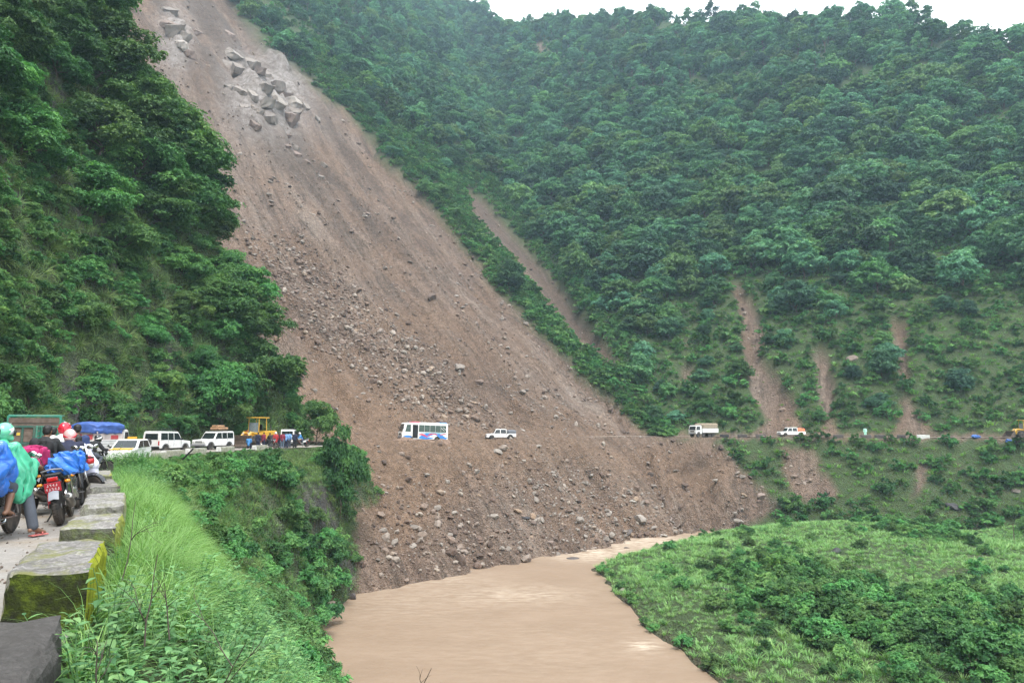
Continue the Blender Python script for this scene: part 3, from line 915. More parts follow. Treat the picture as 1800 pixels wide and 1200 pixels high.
shr = (~tree) & (r2 < .27 + .12 * nz + .14 * edge)
q = sel(g, shr)
print('cliff shrubs', len(q['x']))
grow('shrub', 'cliff_shrub', q, RNG.uniform(.5, 1.25, len(q['x'])), lambda g, i: 'leafy shrub clinging to the grassy cliff %s, %s' % ('above the dump truck' if g['px'][i] < 130 else 'above the tarpaulin truck' if g['px'][i] < 230 else 'above the first jeep' if g['px'][i] < 330 else 'above the second jeep' if g['px'][i] < 430 else 'above the loader', 'high up' if g['py'][i] < 330 else 'halfway up' if g['py'][i] < 560 else 'low down'), 'shrub', 'shrubs on the cliff above the near road', 90, 'cliff_undergrowth', .15)
gr = (~tree) & (~shr) & (r2 > .5 + .15 * nz)
q = sel(g, gr)
yaw, sl = slope_rot(q['x'], q['y'], RNG)
rot = np.stack([np.zeros(len(yaw)), sl * .75, yaw + RNG.normal(0, .4, len(yaw))], -1)
print('cliff grass', len(q['x']))
scatter('cliff_grass', 'cliffgrass', P3(q, -.05), rot, RNG.uniform(.7, 1.4, len(yaw)))

# ---- the slope below the near road
g = candidates(-32, 10, 1.5, 90, .42, lift=.8, margin=60, pre=lambda g: (g['own'] == 1) & (g['ds'] > .15) & (g['z'] > WATER + .4))
g = sel(g, (g['own'] == 1) & (g['ds'] > .15) & (g['z'] > WATER + .4))
n = len(g['x']); r = RNG.random(n)
nz = fbm(g['x'] / 5, g['y'] / 5, 131, 3)
far = sstep(20, 34, g['y']); nose = sstep(48, 60, g['y'])
m = (r < (.05 + .045 * nz) * far * (1 + 2.2 * nose * sstep(7, 9, g['ds'])))
q = sel(g, m)
print('slope shrubs', m.sum())
def slope_label(g, i):
    px, py = g['px'][i], g['py'][i]
    lev = 'near the road edge' if g['ds'][i] < 4 else 'just above the water' if g['z'][i] < -11 else 'halfway down'
    if g['y'][i] > 55: return 'green shrub on the rocky nose above the river, %s' % lev
    return 'bushy shrub on the steep bank below %s, %s' % ('the taxi' if g['y'][i] < 44 else 'the jeeps', lev)
cap = np.where(q['y'] > 30, (.30 + .30 * q['ds']) / 1.35, 9)
grow('bankshrub', 'bank_shrub', q, np.minimum(RNG.uniform(.5, 1.25, m.sum()) * (.8 + .4 * nose[m]), cap), slope_label, 'shrub', 'shrubs on the bank below the near road', 110, 'bank_undergrowth', .15)
m = (r > .45) & (far > .2)
q = sel(g, m)
yaw, sl = slope_rot(q['x'], q['y'], RNG)
rot = np.stack([np.zeros(len(yaw)), sl * .5, yaw + RNG.normal(0, .8, len(yaw))], -1)
scatter('bank_grass', 'cliffgrass', P3(q, -.05), rot, np.minimum(RNG.uniform(.4, .8, len(yaw)), np.where(q['y'] > 26, .28 + .2 * q['ds'], 9)))
m = (RNG.random(n) < .75 * (1 - .6 * nose)) & (g['y'] > 9) & (poly_sd(g['px'], g['py'], [(150, 790), (260, 800), (350, 890), (460, 980), (450, 1050), (150, 1110)]) < 0) & (g['y'] < 60)
q = sel(g, m)
scatter('bank_weeds', 'bushweed', P3(q, -.1), zrot(m.sum()), np.minimum(RNG.uniform(.45, .95, m.sum()), np.where(q['y'] > 26, (.22 + .25 * q['ds']) / 1.1, 9)))
# near the camera: long soft grass beside the blocks, broad leaved weeds further down
g = candidates(-20, 6, .8, 32, .24, lift=.6, margin=200, pre=lambda g: (g['own'] == 1) & (g['ds'] > .05))
g = sel(g, (g['own'] == 1) & (g['ds'] > .05))
n = len(g['x']); r = RNG.random(n)
nz = fbm(g['x'] / 2.2, g['y'] / 2.2, 141, 2)
grassy = sstep(-25, 25, poly_sd(g['px'], g['py'], [(150, 800), (250, 830), (330, 890), (440, 980), (450, 1040), (330, 1080), (215, 1110), (150, 1110), (120, 1000)]) + nz * 45)
clear = (np.hypot(g['x'], g['y']) > 1.7)
m = (r < .80 * grassy + .10) & clear & (g['f'] > 2.6)
q = sel(g, m)
yaw, sl = slope_rot(q['x'], q['y'], RNG)
rot = np.stack([np.zeros(len(yaw)), sl * .35 + .12, yaw + RNG.normal(0, .7, len(yaw))], -1)
print('near grass', m.sum())
scatter('verge_grass', 'lawngrass', P3(q, -.03), rot, RNG.uniform(.6, 1.15, m.sum()))
m = (r > .985 - .40 * (1 - grassy)) & (np.hypot(g['x'], g['y']) > 2.0)
q = sel(g, m)
print('near weeds', m.sum())
NEARW = q
o_ = np.argsort(q['f'])
big = o_[:60]; rest = o_[60:]
LV, LF = leaf_shape()
LEAF_ME = [mesh_np('weed_leaf', LV, LF, M_WEED, {'rnd': ('FLOAT', np.full(8, t))}) for t in (.1, .3, .5, .7, .95)]
for j, i in enumerate(big):
    r_ = empty('weed_plant', (q['x'][i], q['y'][i], q['z'][i] - .04), RNG.uniform(0, 6.28), 'leafy pale green weed on the near bank, ' + ('close to the nearest block' if q['px'][i] < 240 else 'below the long grass' if q['px'][i] < 400 else 'out towards the river'), 'weed plant', 'leafy weeds on the near bank', scale=RNG.uniform(.7, 1.1))
    if j < 18:      # near enough to tell the leaves apart
        stems, leaves, _, _ = weed_arrays(500 + j, 3, .75, .13)
        sv, sf = join_arrays(stems)
        link('stem', mesh_np('weed_stem', sv, sf, M_WEED, {'rnd': ('FLOAT', np.full(len(sv), .3))}, smooth=True), r_)
        for p, Mx, sz, t in leaves[:16]:
            lo_ = link('leaf', LEAF_ME[int(t * 4.99)], r_)
            M4 = Matrix([[*(Mx[:, a] * sz), p[a]] for a in range(3)] + [[0, 0, 0, 1]])
            lo_.matrix_local = M4
        rest_ = leaves[16:]
        if rest_:
            V = np.concatenate([p + (LV * sz) @ Mx for p, Mx, sz, t in rest_])
            F = [tuple(a + 8 * k for a in f) for k in range(len(rest_)) for f in LF]
            link('leaf_mass', mesh_np('weed_leaves', V, F, M_WEED, {'rnd': ('FLOAT', np.repeat([t for *_, t in rest_], 8))}), r_)['kind'] = 'stuff'
    else:
        me = PROTO['weed'][j % len(PROTO['weed'])][0]
        link('foliage', me, r_)
q2 = sel(q, rest)
scatter('near_weeds', 'weed', P3(q2, -.04), zrot(len(rest)), RNG.uniform(.7, 1.25, len(rest)))

# weeds and earth on the road edge in front of the taxi and the far blocks
ex_ = np.array(EDGE)
n = 260
yy = RNG.uniform(20, 47, n); xe = np.interp(yy, ex_[:, 1], ex_[:, 0]); dd = RNG.uniform(-1.0, .9, n) ** 1
xx = xe + dd
zz = np.where(dd > 0, land(xx, yy), road_z(yy))
P_ = np.stack([xx, yy, zz - .05], -1)
scatter('road_edge_weeds', 'bushweed', P_[:130], zrot(130), RNG.uniform(.3, .62, 130) * np.where(yy[:130] > 30, 1.0, .9))
scatter('road_edge_grass', 'lawngrass', P_[130:], zrot(n - 130), RNG.uniform(.6, 1.1, n - 130))
o_small = [(600, 73.5, -2.6, 1.05, 'small spreading tree on the edge of the rocky nose in front of the landslide'), (556, 84, 1.0, .75, 'thin leaning tree at the foot of the cliff end beside the landslide'),
           (1560, 150, None, .45, 'bushy tree beside the top of the narrow scar'), (1238, 146, None, .62, 'tall thin tree standing left of the grey scar')]
for px, D, z_, sc__, lab in o_small:
    x_ = at(px, D); z_ = float(land(np.float64(x_), np.float64(D)))
    k = int(RNG.integers(0, 5)); r_ = empty('small_tree', (x_, D, z_ - .3), RNG.uniform(0, 6), lab, 'tree', None, scale=(sc__ * .75, sc__ * .75, (2.7 - z_) / 5.6) if px == 600 else (sc__, sc__, sc__ * 1.15))
    link('crown', PROTO['clifftree'][k][0], r_, (.0, 0, .6)); link('trunk', PROTO['clifftree'][k][1], r_)
n = 34
dd = RNG.uniform(30, 38.5, n); cx_ = RNG.uniform(188, 262, n); xx = np.array([at(a_, b_2) for a_, b_2 in zip(cx_, dd)])
scatter('taxi_weeds', 'bushweed', np.stack([xx, dd, np.minimum(land(xx, dd), 0) - .05], -1), zrot(n), RNG.uniform(.75, 1.12, n))
# weeds in the gaps between the near blocks
gx_ = np.array([(-2.95, 4.9), (-3.2, 5.2), (-3.0, 5.15), (-2.75, 4.75), (-3.3, 5.45), (-4.5, 8.05), (-4.65, 8.3), (-5.7, 10.4), (-5.9, 10.55), (-2.5, 4.3), (-2.3, 3.9)])
scatter('gap_weeds', 'bushweed', np.c_[gx_, np.full(len(gx_), -.05)], zrot(len(gx_)), RNG.uniform(.25, .42, len(gx_)))
# bare twigs standing in the near weeds
def twig_arrays(seed, h):
    rng = np.random.default_rng(seed); parts = []
    def grow_(p, d, l_, r_, lev):
        P = [p]
        for s_ in range(4):
            d = unit(d + rng.normal(size=3) * .16); P.append(P[-1] + d * l_ / 4)
        parts.append(tube_arrays(P, [r_, r_ * .85, r_ * .7, r_ * .55, r_ * .4], 5))
        if lev:
            for q in range(rng.integers(2, 4)):
                grow_(P[rng.integers(1, 4)], unit(d + rng.normal(size=3) * .75 + np.array([0, 0, .25])), l_ * rng.uniform(.45, .75), r_ * .55, lev - 1)
    grow_(np.zeros(3), unit(np.array([rng.normal() * .3, rng.normal() * .2, 1])), h, .0055, 2)
    return join_arrays(parts)
M_TWIG = plain('dry_twig', (.075, .058, .048), .85, var=.3, scale=14)
for i, (px, py, D, h, tilt, lab) in enumerate([(165, 1215, 3.3, .42, .15, 'short forked dark twig at the corner of the nearest block'), (255, 1120, 4.2, .75, .25, 'bare branching twig standing in the weeds right of the mossy block'),
        (330, 1180, 3.4, .8, .5, 'long bare twig leaning right over the near weeds'), (215, 1010, 6.0, .95, .3, 'thin dry stem leaning out of the long grass beside the mossy block'),
        (400, 1230, 3.2, .8, .95, 'low dry branch lying across the weeds at the bottom edge'), (300, 1090, 4.6, .55, .1, 'thin dark twig among the weeds below the long grass'), (716, 1230, 5.0, .5, .05, 'single thin stem rising at the bottom edge before the river')]):
    d_ = ray(px, py); t_ = D / (d_[1] * CP + d_[2] * SP); p_ = d_ * t_ + np.array([0, 0, CAM_H])
    g0 = float(land(p_[0], p_[1]))
    tv, tf = twig_arrays(900 + i, h * .72)
    base = min(p_[2], g0 + .5) if i != 6 else p_[2]
    st = link('bare_twig', mesh_np('bare_twig', np.concatenate([tv]), tf, M_TWIG, smooth=True), None, (p_[0], p_[1], base - .05), (0, tilt, 0))
    tag(st, lab, 'twig')
# ---- the river terrace
g = candidates(8, 130, 28, 120, .72, lift=.8, pre=lambda g: (g['own'] == 2) & (g['sd'] > -.9))
g = sel(g, (g['own'] == 2) & (g['sd'] > .3))
n = len(g['x']); r = RNG.random(n)
nz = fbm(g['x'] / 7, g['y'] / 7, 151, 3)
thick = poly_sd(g['px'], g['py'], [(1240, 1010), (1380, 960), (1500, 1010), (1620, 1040), (1820, 1030), (1820, 1230), (1500, 1210), (1330, 1100)])
thick2 = poly_sd(g['px'], g['py'], [(1440, 880), (1640, 900), (1720, 960), (1600, 960), (1520, 920)])
dens = .012 + .15 * sstep(-20, 40, thick) + .11 * sstep(-10, 20, thick2) + .13 * sstep(1.8, .4, g['sd'])
m = r < dens * (1 + 1.1 * nz)
q = sel(g, m)
print('terrace shrubs', m.sum())
ts_ = RNG.uniform(.45, 1.0, m.sum()) * (1 + .55 * sstep(0, 60, thick)[m] + .3 * sstep(0, 20, thick2)[m]) * np.where(q['sd'] < 1.5, .7, 1)
def terr_label(g, i):
    px, py = g['px'][i], g['py'][i]
    if g['sd'][i] < 2: return 'bush on the river edge of the green terrace, %s' % ('at its upstream tip' if py < 1030 else 'halfway along' if py < 1110 else 'at its near end')
    if py > 1020: return 'leafy shrub in the thicket at the near end of the terrace, %s' % ('river side' if px < 1420 else 'middle' if px < 1620 else 'right edge')
    return 'round bush on the grassy terrace, %s' % ('beside the dark rocks' if px < 1400 else 'in the middle' if px < 1620 else 'towards the right edge')
grow('bankshrub', 'terrace_shrub', q, ts_, terr_label, 'shrub', 'bushes on the river terrace', 100, 'terrace_undergrowth', .1)
m = (r > .15)
q = sel(g, m)
scatter('terrace_grass', 'meadow', P3(q, -.04), zrot(m.sum()), RNG.uniform(.5, 1.25, m.sum()) * (1 + .5 * nz[m]))
m = (RNG.random(n) < .05 * (1 + nz) * (1 + 1.5 * sstep(-20, 60, thick)))
q = sel(g, m)
scatter('terrace_weeds', 'bushweed', P3(q, -.06), zrot(m.sum()), RNG.uniform(.5, 1.0, m.sum()))
# ------------------------------------------------------------------ rock: rubble on the slide, boulders, rocks at the water
def rock_arrays(seed, sub=1, slab=1.0, cuts=7):
    rng = np.random.default_rng(seed)
    bm = bmesh.new(); bmesh.ops.create_icosphere(bm, subdivisions=sub, radius=1.0)
    V = np.array([v.co[:] for v in bm.verts]); F = np.array([[v.index for v in f.verts] for f in bm.faces]); bm.free()
    V = V * (1 + rng.normal(0, .06, (len(V), 1)))
    for _ in range(cuts):
        n = unit(rng.normal(size=3)); d = rng.uniform(.5, .85)
        h = V @ n - d
        V = V - np.outer(np.maximum(h, 0), n)
    V = V * np.array([1.0, rng.uniform(.6, .9), rng.uniform(.45, .75) * slab])
    V[:, 2] -= V[:, 2].min() * .55 + 0
    return V, F
def mat_rock(name, stops, wet=.85):
    m, n, b, out = new_mat(name)
    tc = n.nodes.new('ShaderNodeTexCoord').outputs['Object']
    oi = n.nodes.new('ShaderNodeObjectInfo')
    ofs = N(n, 'ShaderNodeVectorMath', operation='ADD')
    n.links.new(tc, ofs.inputs[0]); n.links.new(oi.outputs['Random'], ofs.inputs[1])
    c = ramp(n, oi.outputs['Random'], stops)
    c = mixc(n, .6, c, ramp(n, noise(n, 2.5, ofs.outputs[0], 7, .7), [(.25, (.25,)), (.5, (.5,)), (.8, (.8,))]), 'OVERLAY')
    n.links.new(c, b.inputs['Base Color'])
    b.inputs['Roughness'].default_value = wet; b.inputs['Specular IOR Level'].default_value = .3
    bump(n, noise(n, 4.0, tc, 8, .75), .6, .12, b)
    return m
M_RUB = mat_rock('slide_rubble', [(0, (.08, .058, .047)), (.3, (.15, .105, .083)), (.55, (.21, .158, .127)), (.75, (.245, .205, .175)), (.9, (.31, .27, .23)), (1, (.25, .175, .12))])
M_GREYROCK = mat_rock('pale_grey_rock', [(0, (.175, .15, .13)), (.5, (.22, .19, .165)), (1, (.28, .25, .22))])
M_BROWNROCK = mat_rock('brown_rock', [(0, (.115, .085, .07)), (.5, (.165, .125, .105)), (1, (.22, .17, .145))])
M_DARKROCK = mat_rock('dark_rock', [(0, (.045, .042, .045)), (.5, (.075, .065, .065)), (1, (.10, .085, .08))], .6)
PROTO['rubble'] = []
for k in range(8):
    V, F = rock_arrays(700 + k, 1, [1, .7, 1.1, .8, 1, .6, .9, 1.2][k])
    me = mesh_np('rubble_stone', V, F, M_RUB); PROTO['rubble'].append((me, None, me, 1.0))
def slab_arrays(seed):
    rng = np.random.default_rng(seed)
    bm = bmesh.new(); bmesh.ops.create_cube(bm, size=2.0)
    bmesh.ops.subdivide_edges(bm, edges=bm.edges[:], cuts=3, use_grid_fill=True); bmesh.ops.triangulate(bm, faces=bm.faces[:])
    V = np.array([v.co[:] for v in bm.verts]); F = np.array([[v.index for v in f.verts] for f in bm.faces]); bm.free()
    for _ in range(9):
        n = unit(rng.normal(size=3) * np.array([1, 1, .5])); h = V @ n - rng.uniform(.85, 1.25); V = V - np.outer(np.maximum(h, 0), n)
    V = V * np.array([1.0, rng.uniform(.5, .85), rng.uniform(.35, .6)]) + rng.normal(0, .03, V.shape)
    return V, F
SLABS = [slab_arrays(780 + k) for k in range(6)]
BOULD = [rock_arrays(740 + k, 2, [1, .8, 1.1, .6, .9][k], 11) for k in range(5)]
g = candidates(-140, 62, 74, 330, .6, lift=.3, margin=30, pre=lambda g: (g['own'] == 0) & (g['scree'] > .5) & (RNG.random(len(g['x'])) < np.clip(1.15 - g['f'] / 330, .2, 1)))
g = sel(g, (g['own'] == 0) & (g['scree'] > .5))
n = len(g['x'])
fall = fbm(g['s'] / 3.2, g['t'] / 26, 171, 3) + .5 * fbm(g['s'] / 9, g['t'] / 70, 173, 2)
pxx, pyy = g['px'], g['py']
def soft(P, w=30): return sstep(-w, w, poly_sd(pxx, pyy, P))
z1 = soft([(430, 430), (520, 410), (620, 500), (720, 590), (800, 660), (870, 750), (780, 765), (690, 690), (600, 640), (530, 600)])
z2 = soft([(640, 880), (900, 800), (1000, 790), (1150, 880), (1330, 860), (1370, 900), (1180, 960), (900, 985), (660, 1030)])
z3 = soft([(700, 540), (800, 560), (960, 720), (1100, 760), (900, 760), (820, 660)])
bare_ = soft([(570, 650), (700, 720), (860, 770), (760, 830), (580, 800), (540, 700)], 40)
dens = .16 + .85 * z1 + .8 * z2 + .55 * z3 * (fall > -.02) + .55 * (fall > .16)
dens = dens * (1 - .75 * bare_) * 1.0 * (np.abs(g['t']) > 2.6)
m = RNG.random(n) < dens * .9
q = sel(g, m)
sz = .10 + .14 * (RNG.pareto(2.6, m.sum()))
sz = np.clip(sz * (1.15 + .8 * z1[m] + .6 * z2[m] * sstep(900, 960, q['py'])), .09, .85)
print('rubble', m.sum())
scatter('slide_rubble', 'rubble', P3(q, -.03), np.stack([RNG.normal(0, .5, m.sum()), RNG.normal(0, .5, m.sum()), RNG.uniform(0, 6.28, m.sum())], -1), sz)
# the stony tongues, and gravel near the river
def pre_(g):
    global pxx, pyy
    pxx, pyy = g['px'], g['py']
    k1 = soft([(430, 430), (520, 410), (620, 500), (720, 590), (800, 660), (870, 750), (780, 765), (690, 690), (600, 640), (530, 600)])
    k2 = soft([(640, 880), (900, 800), (1000, 790), (1150, 880), (1330, 860), (1370, 900), (1180, 960), (900, 985), (660, 1030)])
    k3 = soft([(700, 540), (800, 560), (960, 720), (1100, 760), (900, 760), (820, 660)])
    kb = soft([(570, 650), (700, 720), (860, 770), (760, 830), (580, 800), (540, 700)], 40)
    nz_ = fbm(g['s'] / 2.6, g['t'] / 20, 177, 3)
    p = .22 + .85 * k1 * (.7 + nz_) + .8 * k2 + .7 * k3 * (nz_ > -.08) + .5 * (nz_ > .12)
    return (g['own'] == 0) & (g['scree'] > .5) & (np.abs(g['t']) > 2.2) & (RNG.random(len(pxx)) < p * (1 - .8 * kb))
g2 = candidates(-80, 60, 74, 190, .40, lift=.3, margin=10, pre=pre_)
print('gravel', len(g2['x']))
pxx, pyy = g2['px'], g2['py']
k1 = soft([(430, 430), (520, 410), (620, 500), (720, 590), (800, 660), (870, 750), (780, 765), (690, 690), (600, 640), (530, 600)])
scatter('slide_gravel', 'rubble', P3(g2, -.01), zrot(len(pxx)), np.clip(.06 + .07 * RNG.pareto(2.8, len(pxx)), .05, .5) * (1 + .5 * k1))

PROTO['greyrubble'] = []
for k in range(6):
    V, F = rock_arrays(820 + k, 1, [1, .7, 1.1, .6, .9, 1.2][k])
    me = mesh_np('grey_stone', V, F, M_GREYROCK); PROTO['greyrubble'].append((me, None, me, 1.0))
TOE = [(880, 860), (1000, 830), (1130, 860), (1200, 920), (1190, 950), (1080, 962), (960, 985), (900, 940)]
MIDG = [(960, 790), (1010, 790), (1090, 880), (1000, 870)]
def pre2_(g):
    global pxx, pyy
    pxx, pyy = g['px'], g['py']
    k_ = soft(TOE, 22) * .8 + soft(MIDG, 20) * .5 + .5 * soft([(830, 640), (900, 670), (1010, 740), (1000, 765), (900, 720)], 18) + .35 * soft([(430, 420), (520, 400), (640, 520), (800, 660), (860, 750), (760, 760), (620, 640)])
    return (g['own'] == 0) & (g['scree'] > .5) & (np.abs(g['t']) > 2.4) & (RNG.random(len(pxx)) < k_)
g3 = candidates(-80, 62, 74, 180, .55, lift=.3, margin=10, pre=pre2_)
print('grey stones', len(g3['x']))
n_ = len(g3['x'])
scatter('grey_rubble', 'greyrubble', P3(g3, -.02), np.stack([RNG.normal(0, .4, n_), RNG.normal(0, .4, n_), RNG.uniform(0, 6.28, n_)], -1), np.clip(.11 + .12 * RNG.pareto(2.4, n_), .08, .7))

def hit(px, py, r0=4, r1=800):
    d = ray(px, py)
    r = np.concatenate([np.arange(r0, 140, .25), np.arange(140, r1, 1.0)])
    Z = CAM_H + d[2] * r
    z = np.maximum(land(d[0] * r, d[1] * r), WATER)
    k = int(np.argmax(z > Z))
    return np.array([d[0] * r[k], d[1] * r[k], z[k]]), r[k] * (d[1] * CP + d[2] * SP)
BM = {}
def boulder(px, py, wpx, mat, label, group=None, k=None, squash=1.0, name='boulder'):
    p, f = hit(px, py)
    k = int(RNG.integers(0, 5)) if k is None else k
    key = (k, mat.name)
    if key not in BM: BM[key] = mesh_np('boulder', BOULD[k][0], BOULD[k][1], mat)
    s_ = wpx * f / FPX / 1.9
    o = link(name, BM[key], None, p - np.array([0, 0, .22 * s_]), (RNG.normal(0, .25), RNG.normal(0, .25), RNG.uniform(0, 6.28)), (s_, s_, s_ * squash))
    return tag(o, label, 'rock', group)
for a in [
    (807, 648, 24, M_GREYROCK, 'big rounded pale boulder halfway up the landslide above the white jeep'),
    (760, 527, 24, M_BROWNROCK, 'long brown slab lying high on the landslide'),
    (595, 352, 18, M_BROWNROCK, 'dark brown boulder alone on the upper landslide'),
    (645, 376, 14, M_BROWNROCK, 'blocky rock right of the dark boulder on the upper landslide'),
    (558, 214, 18, M_GREYROCK, 'pale boulder just below the rock outcrop'),
    (925, 576, 15, M_GREYROCK, 'grey boulder at the right margin of the landslide under the green strip'),
    (722, 470, 14, M_GREYROCK, 'pale rock in the middle of the upper landslide'),
    (710, 620, 20, M_GREYROCK, 'tilted pale rock left of the big rounded boulder'),
    (783, 636, 17, M_BROWNROCK, 'brown rock beside the big rounded boulder'),
    (842, 672, 18, M_BROWNROCK, 'brown boulder downslope of the big rounded boulder'),
    (892, 680, 16, M_BROWNROCK, 'brown rock in the stony streak above the white jeep'),
    (918, 690, 18, M_GREYROCK, 'pale rock at the foot of the stony streak above the white jeep'),
    (874, 796, 24, M_GREYROCK, 'pale upright slab just below the white jeep'),
    (838, 834, 18, M_GREYROCK, 'white split rock below the bus on the debris fan'),
    (946, 785, 16, M_GREYROCK, 'pale rock below the track right of the white jeep'),
    (1128, 884, 24, M_GREYROCK, 'grey slab sticking out of the rubble above the water'),
    (1126, 916, 34, M_GREYROCK, 'largest pale boulder at the water edge'),
    (1020, 916, 28, M_GREYROCK, 'pale boulder in the rubble left of the largest water edge boulder'),
    (925, 912, 20, M_DARKROCK, 'dark grey rock at the left end of the rubble bank'),
    (937, 922, 16, M_BROWNROCK, 'red brown rock beside the dark grey rock on the rubble bank'),
    (1105, 940, 28, M_DARKROCK, 'dark purplish boulder at the water line'),
    (1075, 945, 22, M_GREYROCK, 'pale boulder left of the dark boulder at the water line'),
    (1148, 928, 22, M_GREYROCK, 'pale rock right of the largest water edge boulder'),
    (1165, 940, 22, M_GREYROCK, 'flat pale rock at the narrow channel mouth'),
    (1068, 906, 15, M_GREYROCK, 'small pale rock above the water edge boulders'),
    (1305, 838, 18, M_GREYROCK, 'pale rock on the right margin of the debris fan'),
    (1338, 874, 20, M_BROWNROCK, 'brown slab at the far right foot of the debris fan'),
    (1292, 902, 12, M_GREYROCK, 'small pale rock at the back of the green terrace'),
    (1246, 999, 22, M_DARKROCK, 'dark rounded boulder in the grass of the terrace'),
    (1282, 1036, 34, M_DARKROCK, 'wide dark purplish rock half hidden in the terrace grass'),
    (1318, 1040, 22, M_BROWNROCK, 'brown rock right of the wide purplish rock in the terrace grass'),
    (1103, 963, 18, M_DARKROCK, 'dark rock at the upstream tip of the terrace'),
    (1470, 970, 24, M_DARKROCK, 'dark rock among bushes in the middle of the terrace'),
    (1262, 1157, 15, M_DARKROCK, 'dark stone at the foot of the eroded terrace bank'),
    (1095, 1036, 20, M_GREYROCK, 'pale flat rock at the water under the terrace bank'),
    (1680, 890, 36, M_DARKROCK, 'large dark outcrop at the back of the terrace'),
    (1785, 865, 20, M_GREYROCK, 'pale rock on the far bank at the right'),
    (620, 1052, 26, M_DARKROCK, 'dark rock at the foot of the rocky nose by the water'),
    (575, 1072, 36, M_BROWNROCK, 'brown rock ledge at the water under the near bank'),
    (1500, 634, 22, M_BROWNROCK, 'brown rock face among shrubs between the erosion scars'),
    (1340, 768, 10, M_GREYROCK, 'white rock lying beside the far road'),
]: boulder(*a)
o = boulder(1008, 981, 26, M_DARKROCK, 'smooth grey rock breaking the surface of the river', squash=.6); o.location.z = WATER - .08
# bedrock ribs and angular blocks near the top, all with the same dip
def slab_block(px, py, w):
    p, f = hit(px, py); k = int(RNG.integers(0, 6)); mt_ = M_GREYROCK if RNG.random() < .6 else M_BROWNROCK
    key = ('slab', k, mt_.name)
    if key not in BM: BM[key] = mesh_np('bedrock_block', SLABS[k][0], SLABS[k][1], mt_)
    s_ = w * f / FPX / 1.75
    o = link('bedrock_block', BM[key], None, p - np.array([0, 0, .48 * s_]), (RNG.normal(.1, .12), .55 + RNG.normal(0, .14), -.75 + RNG.normal(0, .22)), (s_, s_ * RNG.uniform(.7, 1.1), s_ * RNG.uniform(.8, 1.3)))
    return tag(o, 'angular bedrock block near the head of the landslide, %s' % ('beside the cliff top' if px < 360 else 'in the main outcrop' if py < 215 else 'just below the outcrop'), 'rock', 'blocks at the head of the landslide')
for px, py, w in ((428, 190, 26), (452, 196, 22), (470, 214, 18), (448, 222, 24), (540, 190, 20), (402, 150, 26), (470, 130, 34), (500, 165, 36), (486, 180, 30), (520, 185, 34), (455, 118, 34), (430, 85, 30), (320, 76, 30), (300, 40, 34), (285, 18, 26),
                  (440, 108, 44), (418, 120, 36), (462, 148, 48), (490, 150, 44), (478, 205, 34), (505, 205, 40), (425, 165, 34), (445, 172, 30), (512, 188, 44), (468, 178, 40), (410, 100, 30), (398, 118, 26),
                  (310, 48, 44), (296, 22, 38), (330, 92, 34), (318, 60, 30), (345, 60, 20), (405, 60, 26), (508, 238, 16), (520, 262, 20), (522, 275, 22), (505, 255, 14), (540, 284, 12), (570, 292, 14), (563, 310, 12)):
    slab_block(px, py, w)
nb = 0
while nb < 170:
    px = RNG.uniform(420, 1360); py = RNG.uniform(220, 985)
    if poly_sd(np.array([px]), np.array([py]), SLIDE)[0] < 15: continue
    p, f = hit(px, py)
    _, gg = land(p[0], p[1], True)
    if gg['own'] != 0 or gg['scree'] < .6 or abs(gg['t']) < 3.2: continue
    st_ = fbm(gg['s'] / 3.2, gg['t'] / 26, 171, 3)
    low = py > 880
    if st_ < (.02 if not low else -.5): continue
    lab = ('stone in the rubble bank at the landslide foot, ' + ('left' if px < 900 else 'by the water edge boulders' if px < 1180 else 'right') + ' part') if low else (('stone on the debris fan below the ' + ('bus' if px < 830 else 'white pickup' if px < 1000 else 'bare track')) if gg['t'] < 0 else 'loose stone on the open slide, %s' % ('above the bus' if py > 560 and px < 820 else 'above the white pickup' if py > 560 else 'middle part' if py > 380 else 'upper part'))
    boulder(px, py, RNG.uniform(8, 20) if low else RNG.uniform(6, 14), [M_GREYROCK, M_BROWNROCK, M_GREYROCK][nb % 3], lab, 'loose stones of the landslide')
    nb += 1
JOINED = {'tread', 'door_seam', 'grille', 'cylinder_fins', 'roof_rack', 'board_rib', 'side_post', 'plate_lettering', 'window_decal', 'eyes', 'lug_nuts'}
